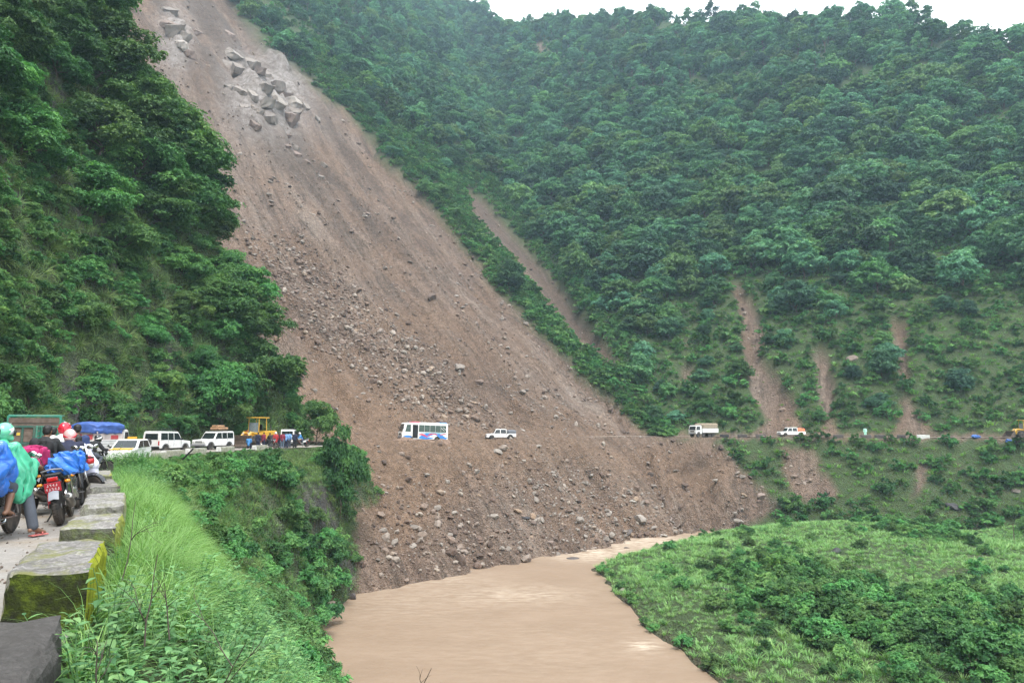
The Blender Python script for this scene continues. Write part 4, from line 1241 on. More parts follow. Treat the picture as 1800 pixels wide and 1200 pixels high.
# ------------------------------------------------------------------ a small kit for hard objects
class MB:
    def __init__(s): s.V, s.F, s.M, s.cur = [], [], [], 0
    def add(s, V, F):
        o = len(s.V); s.V += [tuple(map(float, v)) for v in V]
        s.F += [tuple(i + o for i in f) for f in F]; s.M += [s.cur] * len(F)
        return s
    def mat(s, i): s.cur = i; return s
    def box(s, c, size, rot=None, taper=(1, 1)):
        hx, hy, hz = size[0] / 2, size[1] / 2, size[2] / 2
        V = [Vector((x * (taper[0] if z > 0 else 1), y * (taper[1] if z > 0 else 1), z)) for z in (-hz, hz) for y in (-hy, hy) for x in (-hx, hx)]
        if rot is not None: V = [Euler(rot).to_matrix() @ v for v in V]
        return s.add([v + Vector(c) for v in V], [(0, 2, 3, 1), (4, 5, 7, 6), (0, 1, 5, 4), (1, 3, 7, 5), (3, 2, 6, 7), (2, 0, 4, 6)])
    def tube(s, P, R, n=8, caps=True):
        P = [Vector(p) for p in P]
        R = R if hasattr(R, '__len__') else [R] * len(P)
        V = []
        t0 = (P[1] - P[0]).normalized()
        a = t0.orthogonal().normalized()
        for i, p in enumerate(P):
            t = (P[min(i + 1, len(P) - 1)] - P[max(i - 1, 0)]).normalized()
            a = (a - t * a.dot(t)).normalized(); b = t.cross(a)
            V += [p + (a * math.cos(2 * PI * k / n) + b * math.sin(2 * PI * k / n)) * R[i] for k in range(n)]
        F = [(i * n + k, i * n + (k + 1) % n, (i + 1) * n + (k + 1) % n, (i + 1) * n + k) for i in range(len(P) - 1) for k in range(n)]
        if caps: F += [tuple(range(n - 1, -1, -1)), tuple((len(P) - 1) * n + k for k in range(n))]
        return s.add(V, F)
    def lathe(s, prof, n=20, c=(0, 0, 0), axis='y'):
        """prof: (radius, offset along axis)"""
        V = []
        for r, h in prof:
            for k in range(n):
                u, v = r * math.cos(2 * PI * k / n), r * math.sin(2 * PI * k / n)
                p = (u, h, v) if axis == 'y' else ((h, u, v) if axis == 'x' else (u, v, h))
                V.append((p[0] + c[0], p[1] + c[1], p[2] + c[2]))
        m = len(prof)
        F = [(i * n + k, (i + 1) * n + k, (i + 1) * n + (k + 1) % n, i * n + (k + 1) % n) for i in range(m - 1) for k in range(n)]
        if prof[0][0] > 1e-4: F.append(tuple(range(n)))
        if prof[-1][0] > 1e-4: F.append(tuple((m - 1) * n + k for k in range(n - 1, -1, -1)))
        return s.add(V, F)
    def prism(s, poly, y0, y1, tum=None):
        """polygon in x,z pushed out along y; tum(z) narrows it"""
        n = len(poly); tum = tum or (lambda z: 1.0)
        V = [(x, y0 * tum(z), z) for x, z in poly] + [(x, y1 * tum(z), z) for x, z in poly]
        F = [tuple(range(n - 1, -1, -1)), tuple(range(n, 2 * n))] + [(i, (i + 1) % n, n + (i + 1) % n, n + i) for i in range(n)]
        return s.add(V, F)
    def ball(s, c, r, n=12, m=8):
        r = r if hasattr(r, '__len__') else (r, r, r)
        V, F = [], []
        for i in range(m + 1):
            th = PI * i / m
            for k in range(n):
                ph = 2 * PI * k / n
                V.append((c[0] + r[0] * math.sin(th) * math.cos(ph), c[1] + r[1] * math.sin(th) * math.sin(ph), c[2] + r[2] * math.cos(th)))
        F = [(i * n + k, (i + 1) * n + k, (i + 1) * n + (k + 1) % n, i * n + (k + 1) % n) for i in range(m) for k in range(n)]
        return s.add(V, F)
    def mesh(s, name, mats, smooth=False):
        bm = bmesh.new()
        vs = [bm.verts.new(v) for v in s.V]
        for f, mi in zip(s.F, s.M):
            try:
                q = bm.faces.new([vs[i] for i in f]); q.material_index = mi; q.smooth = smooth
            except ValueError: pass
        bmesh.ops.remove_doubles(bm, verts=bm.verts, dist=1e-5)
        bmesh.ops.recalc_face_normals(bm, faces=bm.faces)
        me = bpy.data.meshes.new(name); bm.to_mesh(me); bm.free()
        for m in (mats if isinstance(mats, (list, tuple)) else [mats]): me.materials.append(m)
        return me
    def build(s, name, mats, parent=None, bevel=0, smooth=False, seg=2):
        o = link(name, s.mesh(name, mats, smooth), parent)
        if name in JOINED: o['kind'] = 'stuff'
        if bevel:
            b = o.modifiers.new('bevel', 'BEVEL'); b.width = bevel; b.segments = seg; b.limit_method = 'ANGLE'; b.angle_limit = math.radians(35)
            b.harden_normals = False
        return o
DUST = (.28, .22, .17)
M_WHITE = plain('white_paint', (.78, .78, .77), .35, var=.04, dirt=(*DUST, .35), coat=.3)
M_GLASS = plain('dark_window_glass', (.018, .024, .026), .08, var=.3, spec=.6)
M_TYRE = plain('tyre_rubber', (.022, .021, .020), .85, var=.3, dirt=(*DUST, .5), scale=9)
M_RIM = plain('grey_rim', (.35, .35, .35), .45, .6, dirt=(*DUST, .5))
M_BLACKP = plain('black_plastic', (.018, .018, .019), .5, var=.2)
M_CHASSIS = plain('chassis_black', (.025, .024, .023), .75, dirt=(*DUST, .4))
M_CHROME = plain('chrome', (.62, .62, .63), .18, 1.0, var=.05)
M_STEEL = plain('worn_steel', (.30, .29, .28), .45, .8, dirt=(*DUST, .3))
M_LAMP = plain('lamp_lens', (.70, .70, .68), .12, var=.05)
M_REDL = plain('red_lens', (.42, .012, .012), .2, var=.1)
M_YEL = plain('yellow_paint', (.62, .36, .03), .45, var=.08, dirt=(*DUST, .45))
M_ORTARP = plain('orange_tarp', (.62, .17, .075), .6, var=.18, scale=4)
M_BLUETARP = plain('blue_tarp', (.055, .115, .36), .5, var=.22, scale=4)
M_BRIGHTBLUE = plain('bright_blue_sheet', (.03, .16, .56), .4, var=.3, scale=7)
M_CANVAS = plain('tan_canvas', (.29, .235, .17), .9, var=.2, dirt=(.15, .13, .10, .5))
M_TEAL = plain('teal_green_paint', (.035, .22, .155), .5, var=.12, dirt=(*DUST, .4))
M_DTEAL = plain('dark_teal_paint', (.025, .085, .065), .6, var=.2, dirt=(*DUST, .4))
M_PLANK = plain('weathered_plank', (.125, .090, .070), .85, var=.3, scale=5, dirt=(.2, .17, .14, .5))
M_YTXT = plain('yellow_lettering', (.60, .42, .05), .6)
M_BROWNST = plain('muddy_bucket_steel', (.085, .06, .045), .7, .2, dirt=(*DUST, .6))
M_REDP = plain('red_paint', (.45, .02, .03), .3, var=.06, coat=.4)
M_PINK = plain('magenta_bag', (.42, .02, .13), .7, var=.15)
M_GREY = plain('grey_plastic', (.22, .23, .25), .5, dirt=(*DUST, .4))
M_PLATE = plain('red_number_plate', (.48, .03, .045), .4, var=.1)
M_WHITEC = plain('white_print', (.80, .80, .80), .6, var=.03)

def wheel(parent, pos, r, w, side=1, hub=M_RIM, n=22):
    t = MB().lathe([(r * .62, -w * .5), (r * .94, -w * .5), (r, -w * .36), (r, w * .36), (r * .94, w * .5), (r * .62, w * .5)], n).build('wheel', M_TYRE, parent, smooth=True)
    t.location = pos
    m = MB().lathe([(r * .02, side * w * .34), (r * .2, side * w * .36), (r * .24, side * w * .25), (r * .5, side * w * .2), (r * .6, side * w * .47), (r * .63, side * w * .46), (r * .63, -side * w * .4)], n)
    m.build('rim', hub, t, smooth=True)
    return t
def arch_profile(x0, x1, z0, top, wheels, r, n=9):
    """lower edge of a body side with wheel openings, then the given top outline"""
    P = [(x0, z0)]
    for cx in sorted(wheels):
        for k in range(n + 1):
            a = PI - PI * k / n
            P.append((cx + r * math.cos(a), z0 + max(0, 1) * r * .92 * math.sin(a)))
    P.append((x1, z0))
    return P + top
def panes(parent, polys, hw, mat=M_GLASS, name='window', th=.012, frame=None, sides=(1, -1)):
    for poly in polys:
        for sgn in sides:
            m = MB()
            n = len(poly)
            V = [(x, sgn * (hw(z) - .01), z) for x, z in poly] + [(x, sgn * (hw(z) + th), z) for x, z in poly]
            m.add(V, [tuple(range(n)), tuple(range(n, 2 * n))] + [(i, (i + 1) % n, n + (i + 1) % n, n + i) for i in range(n)])
            m.build(name, mat, parent)
def front_pane(parent, x0, z0, x1, z1, y0, y1, mat=M_GLASS, name='windscreen', off=.012):
    d = Vector((z1 - z0, 0, -(x1 - x0))).normalized() * off
    if d.x * (x0 - 0) < 0: pass
    m = MB()
    A = [(x0, -y0, z0), (x0, y0, z0), (x1, y1, z1), (x1, -y1, z1)]
    sg = 1 if x0 > 0 else -1
    d = Vector((abs(z1 - z0), 0, abs(x1 - x0))).normalized(); d.x *= sg
    V = [Vector(a) - d * .02 for a in A] + [Vector(a) + d * off for a in A]
    m.add(V, [(0, 1, 2, 3), (4, 5, 6, 7), (0, 1, 5, 4), (1, 2, 6, 5), (2, 3, 7, 6), (3, 0, 4, 7)])
    return m.build(name, mat, parent)
def place(o, x, y, z, heading_deg, roll=0, pitch=0):
    o.location = (x, y, z); o.rotation_euler = (math.radians(roll), math.radians(pitch), math.radians(heading_deg))
# ------------------------------------------------------------------ parapet blocks
def mat_block():
    m, n, b, out = new_mat('mossy_concrete')
    tc = n.nodes.new('ShaderNodeTexCoord')
    P = tc.outputs['Object']
    g = n.nodes.new('ShaderNodeNewGeometry')
    vt = N(n, 'ShaderNodeVectorTransform', vector_type='NORMAL', convert_from='WORLD', convert_to='OBJECT')
    n.links.new(g.outputs['True Normal'], vt.inputs[0])
    sp = n.nodes.new('ShaderNodeSeparateXYZ'); n.links.new(vt.outputs[0], sp.inputs[0])
    oi = n.nodes.new('ShaderNodeObjectInfo')
    ofs = N(n, 'ShaderNodeVectorMath', operation='ADD'); n.links.new(P, ofs.inputs[0]); n.links.new(oi.outputs['Location'], ofs.inputs[1])
    Q = ofs.outputs[0]
    conc = ramp(n, noise(n, 3.0, Q, 7, .65), [(.3, (.20, .19, .18)), (.5, (.33, .315, .30)), (.7, (.42, .40, .385))])
    v = N(n, 'ShaderNodeTexVoronoi', Scale=34); n.links.new(Q, v.inputs['Vector'])
    sv = n.nodes.new('ShaderNodeSeparateColor'); n.links.new(v.outputs['Color'], sv.inputs[0])
    conc = mixc(n, .6, conc, ramp(n, sv.outputs[0], [(.2, (.32,)), (.6, (.5,)), (.9, (.75,))]), 'OVERLAY')
    conc = mixc(n, attr_oi(n, 'dark'), conc, (.075, .07, .068))
    mo = attr_oi(n, 'moss')
    lich = N(n, 'ShaderNodeMath', operation='MULTIPLY'); n.links.new(ramp(n, noise(n, 2.2, Q, 6, .7), [(.47, (0,)), (.6, (.8,))]), lich.inputs[0]); n.links.new(mo, lich.inputs[1])
    conc = mixc(n, lich.outputs[0], conc, (.24, .25, .055))
    # outer face: bright moss with dark vertical runs
    mpv = N(n, 'ShaderNodeMapping'); n.links.new(Q, mpv.inputs['Vector']); mpv.inputs['Scale'].default_value = (14, 14, 2.2)
    runs = ramp(n, noise(n, 1.0, mpv.outputs[0], 5, .6), [(.34, (.06, .07, .015)), (.45, (.30, .34, .02)), (.7, (.45, .48, .035))])
    fx_ = N(n, 'ShaderNodeMath', operation='GREATER_THAN'); n.links.new(sp.outputs[0], fx_.inputs[0]); fx_.inputs[1].default_value = .6
    f1 = N(n, 'ShaderNodeMath', operation='MULTIPLY'); n.links.new(fx_.outputs[0], f1.inputs[0]); n.links.new(mo, f1.inputs[1])
    c = mixc(n, f1.outputs[0], conc, runs)
    # near face: dark wet moss
    dm = ramp(n, noise(n, 5.0, Q, 7, .7), [(.36, (.022, .022, .018)), (.5, (.04, .055, .010)), (.62, (.10, .14, .012)), (.75, (.18, .22, .02))])
    fy = N(n, 'ShaderNodeMath', operation='LESS_THAN'); n.links.new(sp.outputs[1], fy.inputs[0]); fy.inputs[1].default_value = -.5
    f2 = N(n, 'ShaderNodeMath', operation='MULTIPLY'); n.links.new(fy.outputs[0], f2.inputs[0]); n.links.new(mo, f2.inputs[1])
    c = mixc(n, f2.outputs[0], c, dm)
    n.links.new(c, b.inputs['Base Color'])
    b.inputs['Roughness'].default_value = .9; b.inputs['Specular IOR Level'].default_value = .25
    hb_ = N(n, 'ShaderNodeMath', operation='ADD'); n.links.new(noise(n, 22, Q, 8, .75), hb_.inputs[0]); n.links.new(noise(n, 60, Q, 4, .6), hb_.inputs[1])
    bump(n, hb_.outputs[0], 1.0, .03, b)
    return m
def attr_oi(n, name):
    a = n.nodes.new('ShaderNodeAttribute'); a.attribute_type = 'OBJECT'; a.attribute_name = name
    return a.outputs['Fac']
M_BLOCK = mat_block()
M_WPAINT = plain('old_whitewash', (.60, .60, .58), .85, var=.2, dirt=(.2, .2, .17, .5), scale=3)
def block_mesh(seed, lx, ly, lz, sub=10, rough=.022, rnd=.05):
    """lx across, ly along, lz tall; stands with its top at z = 0"""
    rng = np.random.default_rng(seed)
    bm = bmesh.new(); bmesh.ops.create_cube(bm, size=1.0)
    bmesh.ops.subdivide_edges(bm, edges=bm.edges[:], cuts=sub, use_grid_fill=True)
    V = np.array([v.co[:] for v in bm.verts])
    F = [tuple(v.index for v in f.verts) for f in bm.faces]; bm.free()
    q = np.abs(V) * 2
    edge = np.sort(q, axis=1)[:, 1]                       # 1 on the edges
    V = V * np.array([lx, ly, lz])
    nn = np.stack([fbm(V[:, 0] * 6 + V[:, 2] * 5 + seed * 3, V[:, 1] * 6 + k * 9 + V[:, 2] * 4, 3 + k, 3) for k in range(3)], -1)
    V = V + nn * rough
    pull = sstep(.80, 1.0, edge)[:, None] * rnd * (1 + .9 * nn[:, :1])
    V = V - np.sign(V) * pull * .55
    V[:, 2] -= lz / 2
    return V, F
def block(i, xr, y, yaw, lx, ly, lz, top, moss, dark, label, group, sub=10, mats=None, rough=.022):
    V, F = block_mesh(i, lx, ly, lz, sub, rough)
    me = mesh_np('parapet_block', V, F, mats or M_BLOCK, smooth=False)
    o = link('parapet_block', me, None, (xr, y, top), (0, 0, yaw))
    o['moss'] = float(moss); o['dark'] = float(dark)
    return tag(o, label, 'parapet block', group)
GRP = 'parapet blocks along the near road'
for i, (f, bk, moss, dark, lab) in enumerate([
    ((-2.16, 3.20), (-2.83, 4.53), .0, .85, 'nearest dark grey parapet block cut by the corner of the picture'),
    ((-3.45, 5.81), (-4.33, 7.53), 1.0, .1, 'mossy concrete parapet block with a bright yellow green outer face, second from the camera'),
    ((-4.83, 8.60), (-5.55, 10.03), .8, .0, 'pale gravelly parapet block with a green outer edge, third from the camera'),
    ((-6.00, 10.86), (-7.25, 13.1), .4, .0, 'flat grey parapet block right of the leaning motorcycle, fourth from the camera'),
    ((-8.37, 14.92), (-9.77, 17.05), .3, .3, 'dark sided parapet block beside the wrap of the leaning man'),
    ((-10.29, 17.91), (-11.66, 20.19), .7, .0, 'small yellowish parapet block farthest in the near row')]):
    d = Vector((bk[0] - f[0], bk[1] - f[1])); L_ = d.length; d.normalize()
    yaw = math.atan2(-d.x, d.y)
    c = Vector(((f[0] + bk[0]) / 2, (f[1] + bk[1]) / 2)) + Vector((-d.y, d.x)) * (.31 if i else .45)
    block(20 + i, c.x, c.y, yaw, .62 if i else .9, L_, 1.0, .5 + [0, .02, -.02, 0, -.03, .0][i], moss, dark, lab, GRP, sub=14 if i < 4 else 8, rough=.03)
for i, (px, D) in enumerate(((290, 48), (332, 53.5), (368, 59), (406, 65), (437, 71))):
    x = at(px, D); e = .5
    seg = [(EDGE[k], EDGE[k + 1]) for k in range(len(EDGE) - 1) if EDGE[k][1] <= D < EDGE[k + 1][1]][0]
    d = Vector((.22, .975)).normalized()
    xe = np.interp(D, [p[1] for p in EDGE], [p[0] for p in EDGE]) - .3
    V, F = block_mesh(40 + i, .6, 2.1, .9, 5, .02)
    fm = [1 if (V[list(f)].mean(0)[1] < -.98) else 0 for f in F]
    me = mesh_np('parapet_block', V, F, [M_BLOCK, M_WPAINT], fm=fm)
    o = link('parapet_block', me, None, (xe, D, float(road_z(D)) + .45), (0, 0, math.atan2(-d.x, d.y)))
    o['moss'] = .15; o['dark'] = .0
    tag(o, ['parapet block below the rear end of the first white jeep', 'white ended parapet block between the two white jeeps', 'white ended parapet block below the second white jeep',
            'parapet block under the brown loader bucket', 'white ended parapet block beside the man in dark navy'][i], 'parapet block', 'whitewashed parapet blocks by the waiting jeeps')
p = Vector((at(323, 50.5), 50.5, -.45))
o = MB().box((0, 0, .45), (.1, .1, 1.1)).build('road_post', M_BLACKP, None, .01); o.location = p; o.rotation_euler = (0, .75, 0)
tag(o, 'dark leaning post between the parapet blocks near the first jeep', 'post')
o = MB().tube([(0, 0, -.3), (0, 0, .75), (0, 0, .8)], [.22, .2, .12], 10).build('road_post', M_WPAINT, None); o.location = (at(586, 83), 83, float(land(np.float64(at(586, 83)), np.float64(83))))
tag(o, 'short white post at the end of the near road beside the small tree', 'post')

# far road edge: dark stone blocks and a piece of retaining wall
FA = np.array(FARC)
def far_edge(px, off=2.6):
    pp = proj(FA[:, 0], FA[:, 1], .35)[0]
    k = int(np.argmin(np.abs(pp - px))); k = min(max(k, 1), len(FA) - 2)
    t = FA[k + 1] - FA[k - 1]; t /= np.linalg.norm(t)
    n_ = np.array([t[1], -t[0]])
    p = FA[k] + n_ * off
    return p, t
for i, (px, l_, lab) in enumerate([(1249, 1.9, 'rough stone block below the canvas truck'), (1279, 1.7, 'dark stone block right of the canvas truck'), (1312, 1.7, 'dark stone block between the truck and the white pickup'),
                       (1343, 1.8, 'dark stone block below the grey scar, nearest the white pickup'), (1440, 1.1, 'small dark stone block right of the white pickup'), (1476, 1.7, 'dark stone block left of the buttress on the far road'),
                       (1515, 1.7, 'dark stone block above the buttress on the far road'), (1550, 1.7, 'dark stone block right of the person in pale green'), (1587, 1.3, 'dark stone block left of the white topped block'), (1623, 1.9, 'white topped parapet block on the far road')]):
    p, t = far_edge(px)
    V, F = block_mesh(60 + i, .55, l_, .95, 4, .05)
    me = mesh_np('stone_block', V, F, M_WPAINT if i == 9 else M_DARKROCK)
    o = link('stone_block', me, None, (p[0], p[1], .35 + .42), (0, 0, math.atan2(-t[0], t[1])))
    tag(o, lab, 'parapet block', 'stone blocks along the far road')
M_STONEW = plain('stained_masonry', (.17, .145, .115), .9, var=.35, scale=2.5, dirt=(.07, .075, .05, .6))
for px, w, h, lab in ((1402, 6.0, 2.3, 'stained retaining wall under the far road below the white pickup'), (1514, 1.6, 2.2, 'narrow masonry buttress under the far road')):
    p, t = far_edge(px, 3.0)
    V, F = block_mesh(int(px), .8, w, h + .6, 6, .05)
    o = link('retaining_wall', mesh_np('retaining_wall', V, F, M_STONEW), None, (p[0], p[1], .28), (0, 0, math.atan2(-t[0], t[1])))
    tag(o, lab, 'wall')

# ------------------------------------------------------------------ vehicles
def body_hw(w, belt, roof, tum):
    return lambda z: w * (1 - tum * max(0, z - belt) / max(roof - belt, .01))
def jeep(label, cargo=None, group='white jeeps waiting on the near road'):
    r = empty('jeep', (0, 0, 0), 0, label, 'jeep', group)
    hw = body_hw(.84, 1.05, 1.85, .10); tum = lambda z: hw(z) / .84
    top = [(2.02, .62), (2.03, .92), (1.95, 1.0), (.85, 1.09), (.45, 1.72), (.3, 1.82), (-1.85, 1.86), (-1.98, 1.76), (-2.03, 1.05), (-2.03, .5)]
    prof = arch_profile(-2.0, 1.98, .42, top, (-1.3, 1.3), .40)
    MB().prism(prof, -.84, .84, tum).build('body', M_WHITE, r, .035)
    panes(r, [[(.72, 1.12), (.36, 1.68), (-.2, 1.70), (-.2, 1.12)], [(-.28, 1.12), (-.28, 1.70), (-.95, 1.71), (-.95, 1.12)], [(-1.03, 1.14), (-1.03, 1.70), (-1.85, 1.70), (-1.88, 1.14)]], hw)
    front_pane(r, .86, 1.13, .5, 1.68, .72, .66)
    front_pane(r, -2.03, 1.16, -1.99, 1.66, .62, .58, name='rear_window')
    m = MB()
    for x in (-.24, -1.0, .74): 
        for s in (1, -1): m.box((x, s * .842, .8), (.012, .012, .62))
    m.build('door_seam', M_BLACKP, r)
    MB().box((2.08, 0, .5), (.16, 1.66, .2)).build('front_bumper', M_GREY, r, .03)
    MB().box((-2.08, 0, .5), (.14, 1.62, .18)).build('rear_bumper', M_BLACKP, r, .03)
    g = MB()
    for k in range(7): g.box((2.035, -.36 + .12 * k, .80), (.03, .05, .22))
    g.build('grille', M_BLACKP, r)
    for s in (1, -1):
        MB().lathe([(.11, 0), (.11, .05), (.05, .07), (.001, .07)], 14, (2.0, s * .62, .82), 'x').build('headlight', M_LAMP, r, smooth=True)
        MB().box((-2.04, s * .74, .86), (.03, .12, .34)).build('tail_lamp', M_REDL, r, .01)
        MB().box((.62, s * .96, 1.18), (.06, .2, .16)).build('mirror', M_BLACKP, r, .02)
        for x in (-1.3, 1.3): wheel(r, (x, s * .72, .36), .36, .22, s)
        for x in (-1.3, 1.3):
            f = MB()
            P = [(x + .44 * math.cos(PI * k / 8), s * .86, .42 + .40 * math.sin(PI * k / 8)) for k in range(9)]
            f.tube(P, .035, 6).build('wheel_arch', M_GREY, r, smooth=True)
    wheel(r, (-2.12, .25, .92), .33, .2).rotation_euler = (0, 0, PI / 2)
    MB().box((0, 0, .42), (3.6, 1.3, .2)).build('chassis', M_CHASSIS, r)
    rk = MB()
    for s in (1, -1):
        for z in (1.95, 2.06): rk.tube([(.2, s * .62, z), (-1.8, s * .62, z)], .016, 6)
        for x in (.2, -.5, -1.2, -1.8): rk.tube([(x, s * .62, 1.82), (x, s * .62, 2.06)], .014, 6)
    for x in (.2, -.3, -.8, -1.3, -1.8): rk.tube([(x, -.62, 1.95), (x, .62, 1.95)], .014, 6)
    rk.tube([(.2, -.62, 2.06), (.2, .62, 2.06)], .016, 6); rk.tube([(-1.8, -.62, 2.06), (-1.8, .62, 2.06)], .016, 6)
    rk.build('roof_rack', M_BLACKP, r)
    return r
def kids_of(r):
    out = []
    bpy.context.view_layer.update()
    for o in r.children: out.append((o, list(o.children)))
    return out
j1 = jeep('white jeep seen from behind with a black roof rack, ahead of the yellow taxi')
place(j1, at(293, 60), 60, -.33, 80)
j2, _ = copy_thing(j1, kids_of(j1), (at(375, 70), 70, -.35), math.radians(252), 'white jeep facing the camera with a load strapped on its roof')
c = MB(); c.box((-.7, 0, .14), (1.5, 1.0, .26)); c.box((-.5, .05, .38), (1.0, .8, .2)); c = c.build('roof_load', plain('brown_bundle', (.38, .22, .12), .9, var=.3, scale=5), None, .06)
c.location = j2.location + Vector((0, 0, 1.98)); c.rotation_euler = j2.rotation_euler; tag(c, 'brown bundles strapped on the roof rack of the facing jeep', 'luggage')

def pickup(label, tarp, group):
    r = empty('pickup_truck', (0, 0, 0), 0, label, 'pickup', group)
    hw = body_hw(.85, 1.02, 1.8, .12); tum = lambda z: hw(z) / .85
    top = [(2.4, .6), (2.4, .9), (2.3, .98), (1.25, 1.06), (.85, 1.70), (.7, 1.79), (-.75, 1.80), (-.88, 1.72), (-.92, 1.0), (-.92, .45)]
    MB().prism(arch_profile(-.92, 2.36, .44, top, (1.55,), .42), -.85, .85, tum).build('cab', M_WHITE, r, .04)
    bed = MB()
    bed.prism(arch_profile(-2.45, -.96, .5, [(-.96, 1.02), (-2.45, 1.02)], (-1.5,), .42), -.86, .86)
    bed.build('cargo_bed', M_WHITE, r, .02)
    panes(r, [[(1.12, 1.08), (.78, 1.66), (.2, 1.68), (.2, 1.08)], [(.08, 1.08), (.08, 1.68), (-.75, 1.68), (-.8, 1.08)]], hw)
    front_pane(r, 1.27, 1.09, .9, 1.66, .72, .66)
    front_pane(r, -.92, 1.15, -.89, 1.62, .62, .58, name='rear_window')
    m = MB()
    for x in (.14, -.88, 1.2):
        for s in (1, -1): m.box((x, s * .853, .78), (.014, .012, .55))
    m.build('door_seam', M_BLACKP, r)
    MB().box((2.45, 0, .52), (.14, 1.66, .22)).build('front_bumper', M_GREY, r, .03)
    g = MB()
    for k in range(7): g.box((2.41, -.36 + .12 * k, .80), (.02, .05, .2))
    g.build('grille', M_BLACKP, r)
    for s in (1, -1):
        MB().box((2.40, s * .64, .80), (.04, .26, .2)).build('headlight', M_LAMP, r, .02)
        MB().box((-2.46, s * .76, .8), (.03, .1, .3)).build('tail_lamp', M_REDL, r, .01)
        MB().box((1.05, s * .97, 1.16), (.06, .2, .16)).build('mirror', M_BLACKP, r, .02)
        for x in (-1.5, 1.55): wheel(r, (x, s * .72, .37), .37, .22, s)
    MB().box((0, 0, .42), (4.4, 1.2, .2)).build('chassis', M_CHASSIS, r)
    V, F = block_mesh(len(label), 1.5, 1.45, .95, 6, .10, .25)
    t = link('tarped_load', mesh_np('tarped_load', V, F, tarp, smooth=True), r, (-1.72, 0, 1.62))
    return r
M_GREYTARP = plain('grey_tarp', (.12, .13, .15), .6, var=.25, scale=4)
pk = pickup('white double cab pickup with a grey tarped load crossing the landslide behind the bus', M_GREYTARP, 'white pickups')
place(pk, at(880, 113), 113, 0, 188)
pk2, out = copy_thing(pk, kids_of(pk), (at(1391, 130.5), 130.5, .3), math.radians(186), 'white double cab pickup with an orange tarped load on the far road')
def retarp(out, mat):
    for o in out:
        if o.name.startswith('tarped_load'):
            o.material_slots[0].link = 'OBJECT'; o.material_slots[0].material = mat
retarp(out, M_ORTARP)
pk3, out = copy_thing(pk, kids_of(pk), (at(466, 80.5), 80.5, -.3), math.radians(22), 'white pickup under a big orange tarp behind the waiting crowd')
retarp(out, M_ORTARP)
for o in out:
    if o.name.startswith('tarped_load'): o.scale = (1.1, 1.3, 1.35); o.location.z += .35

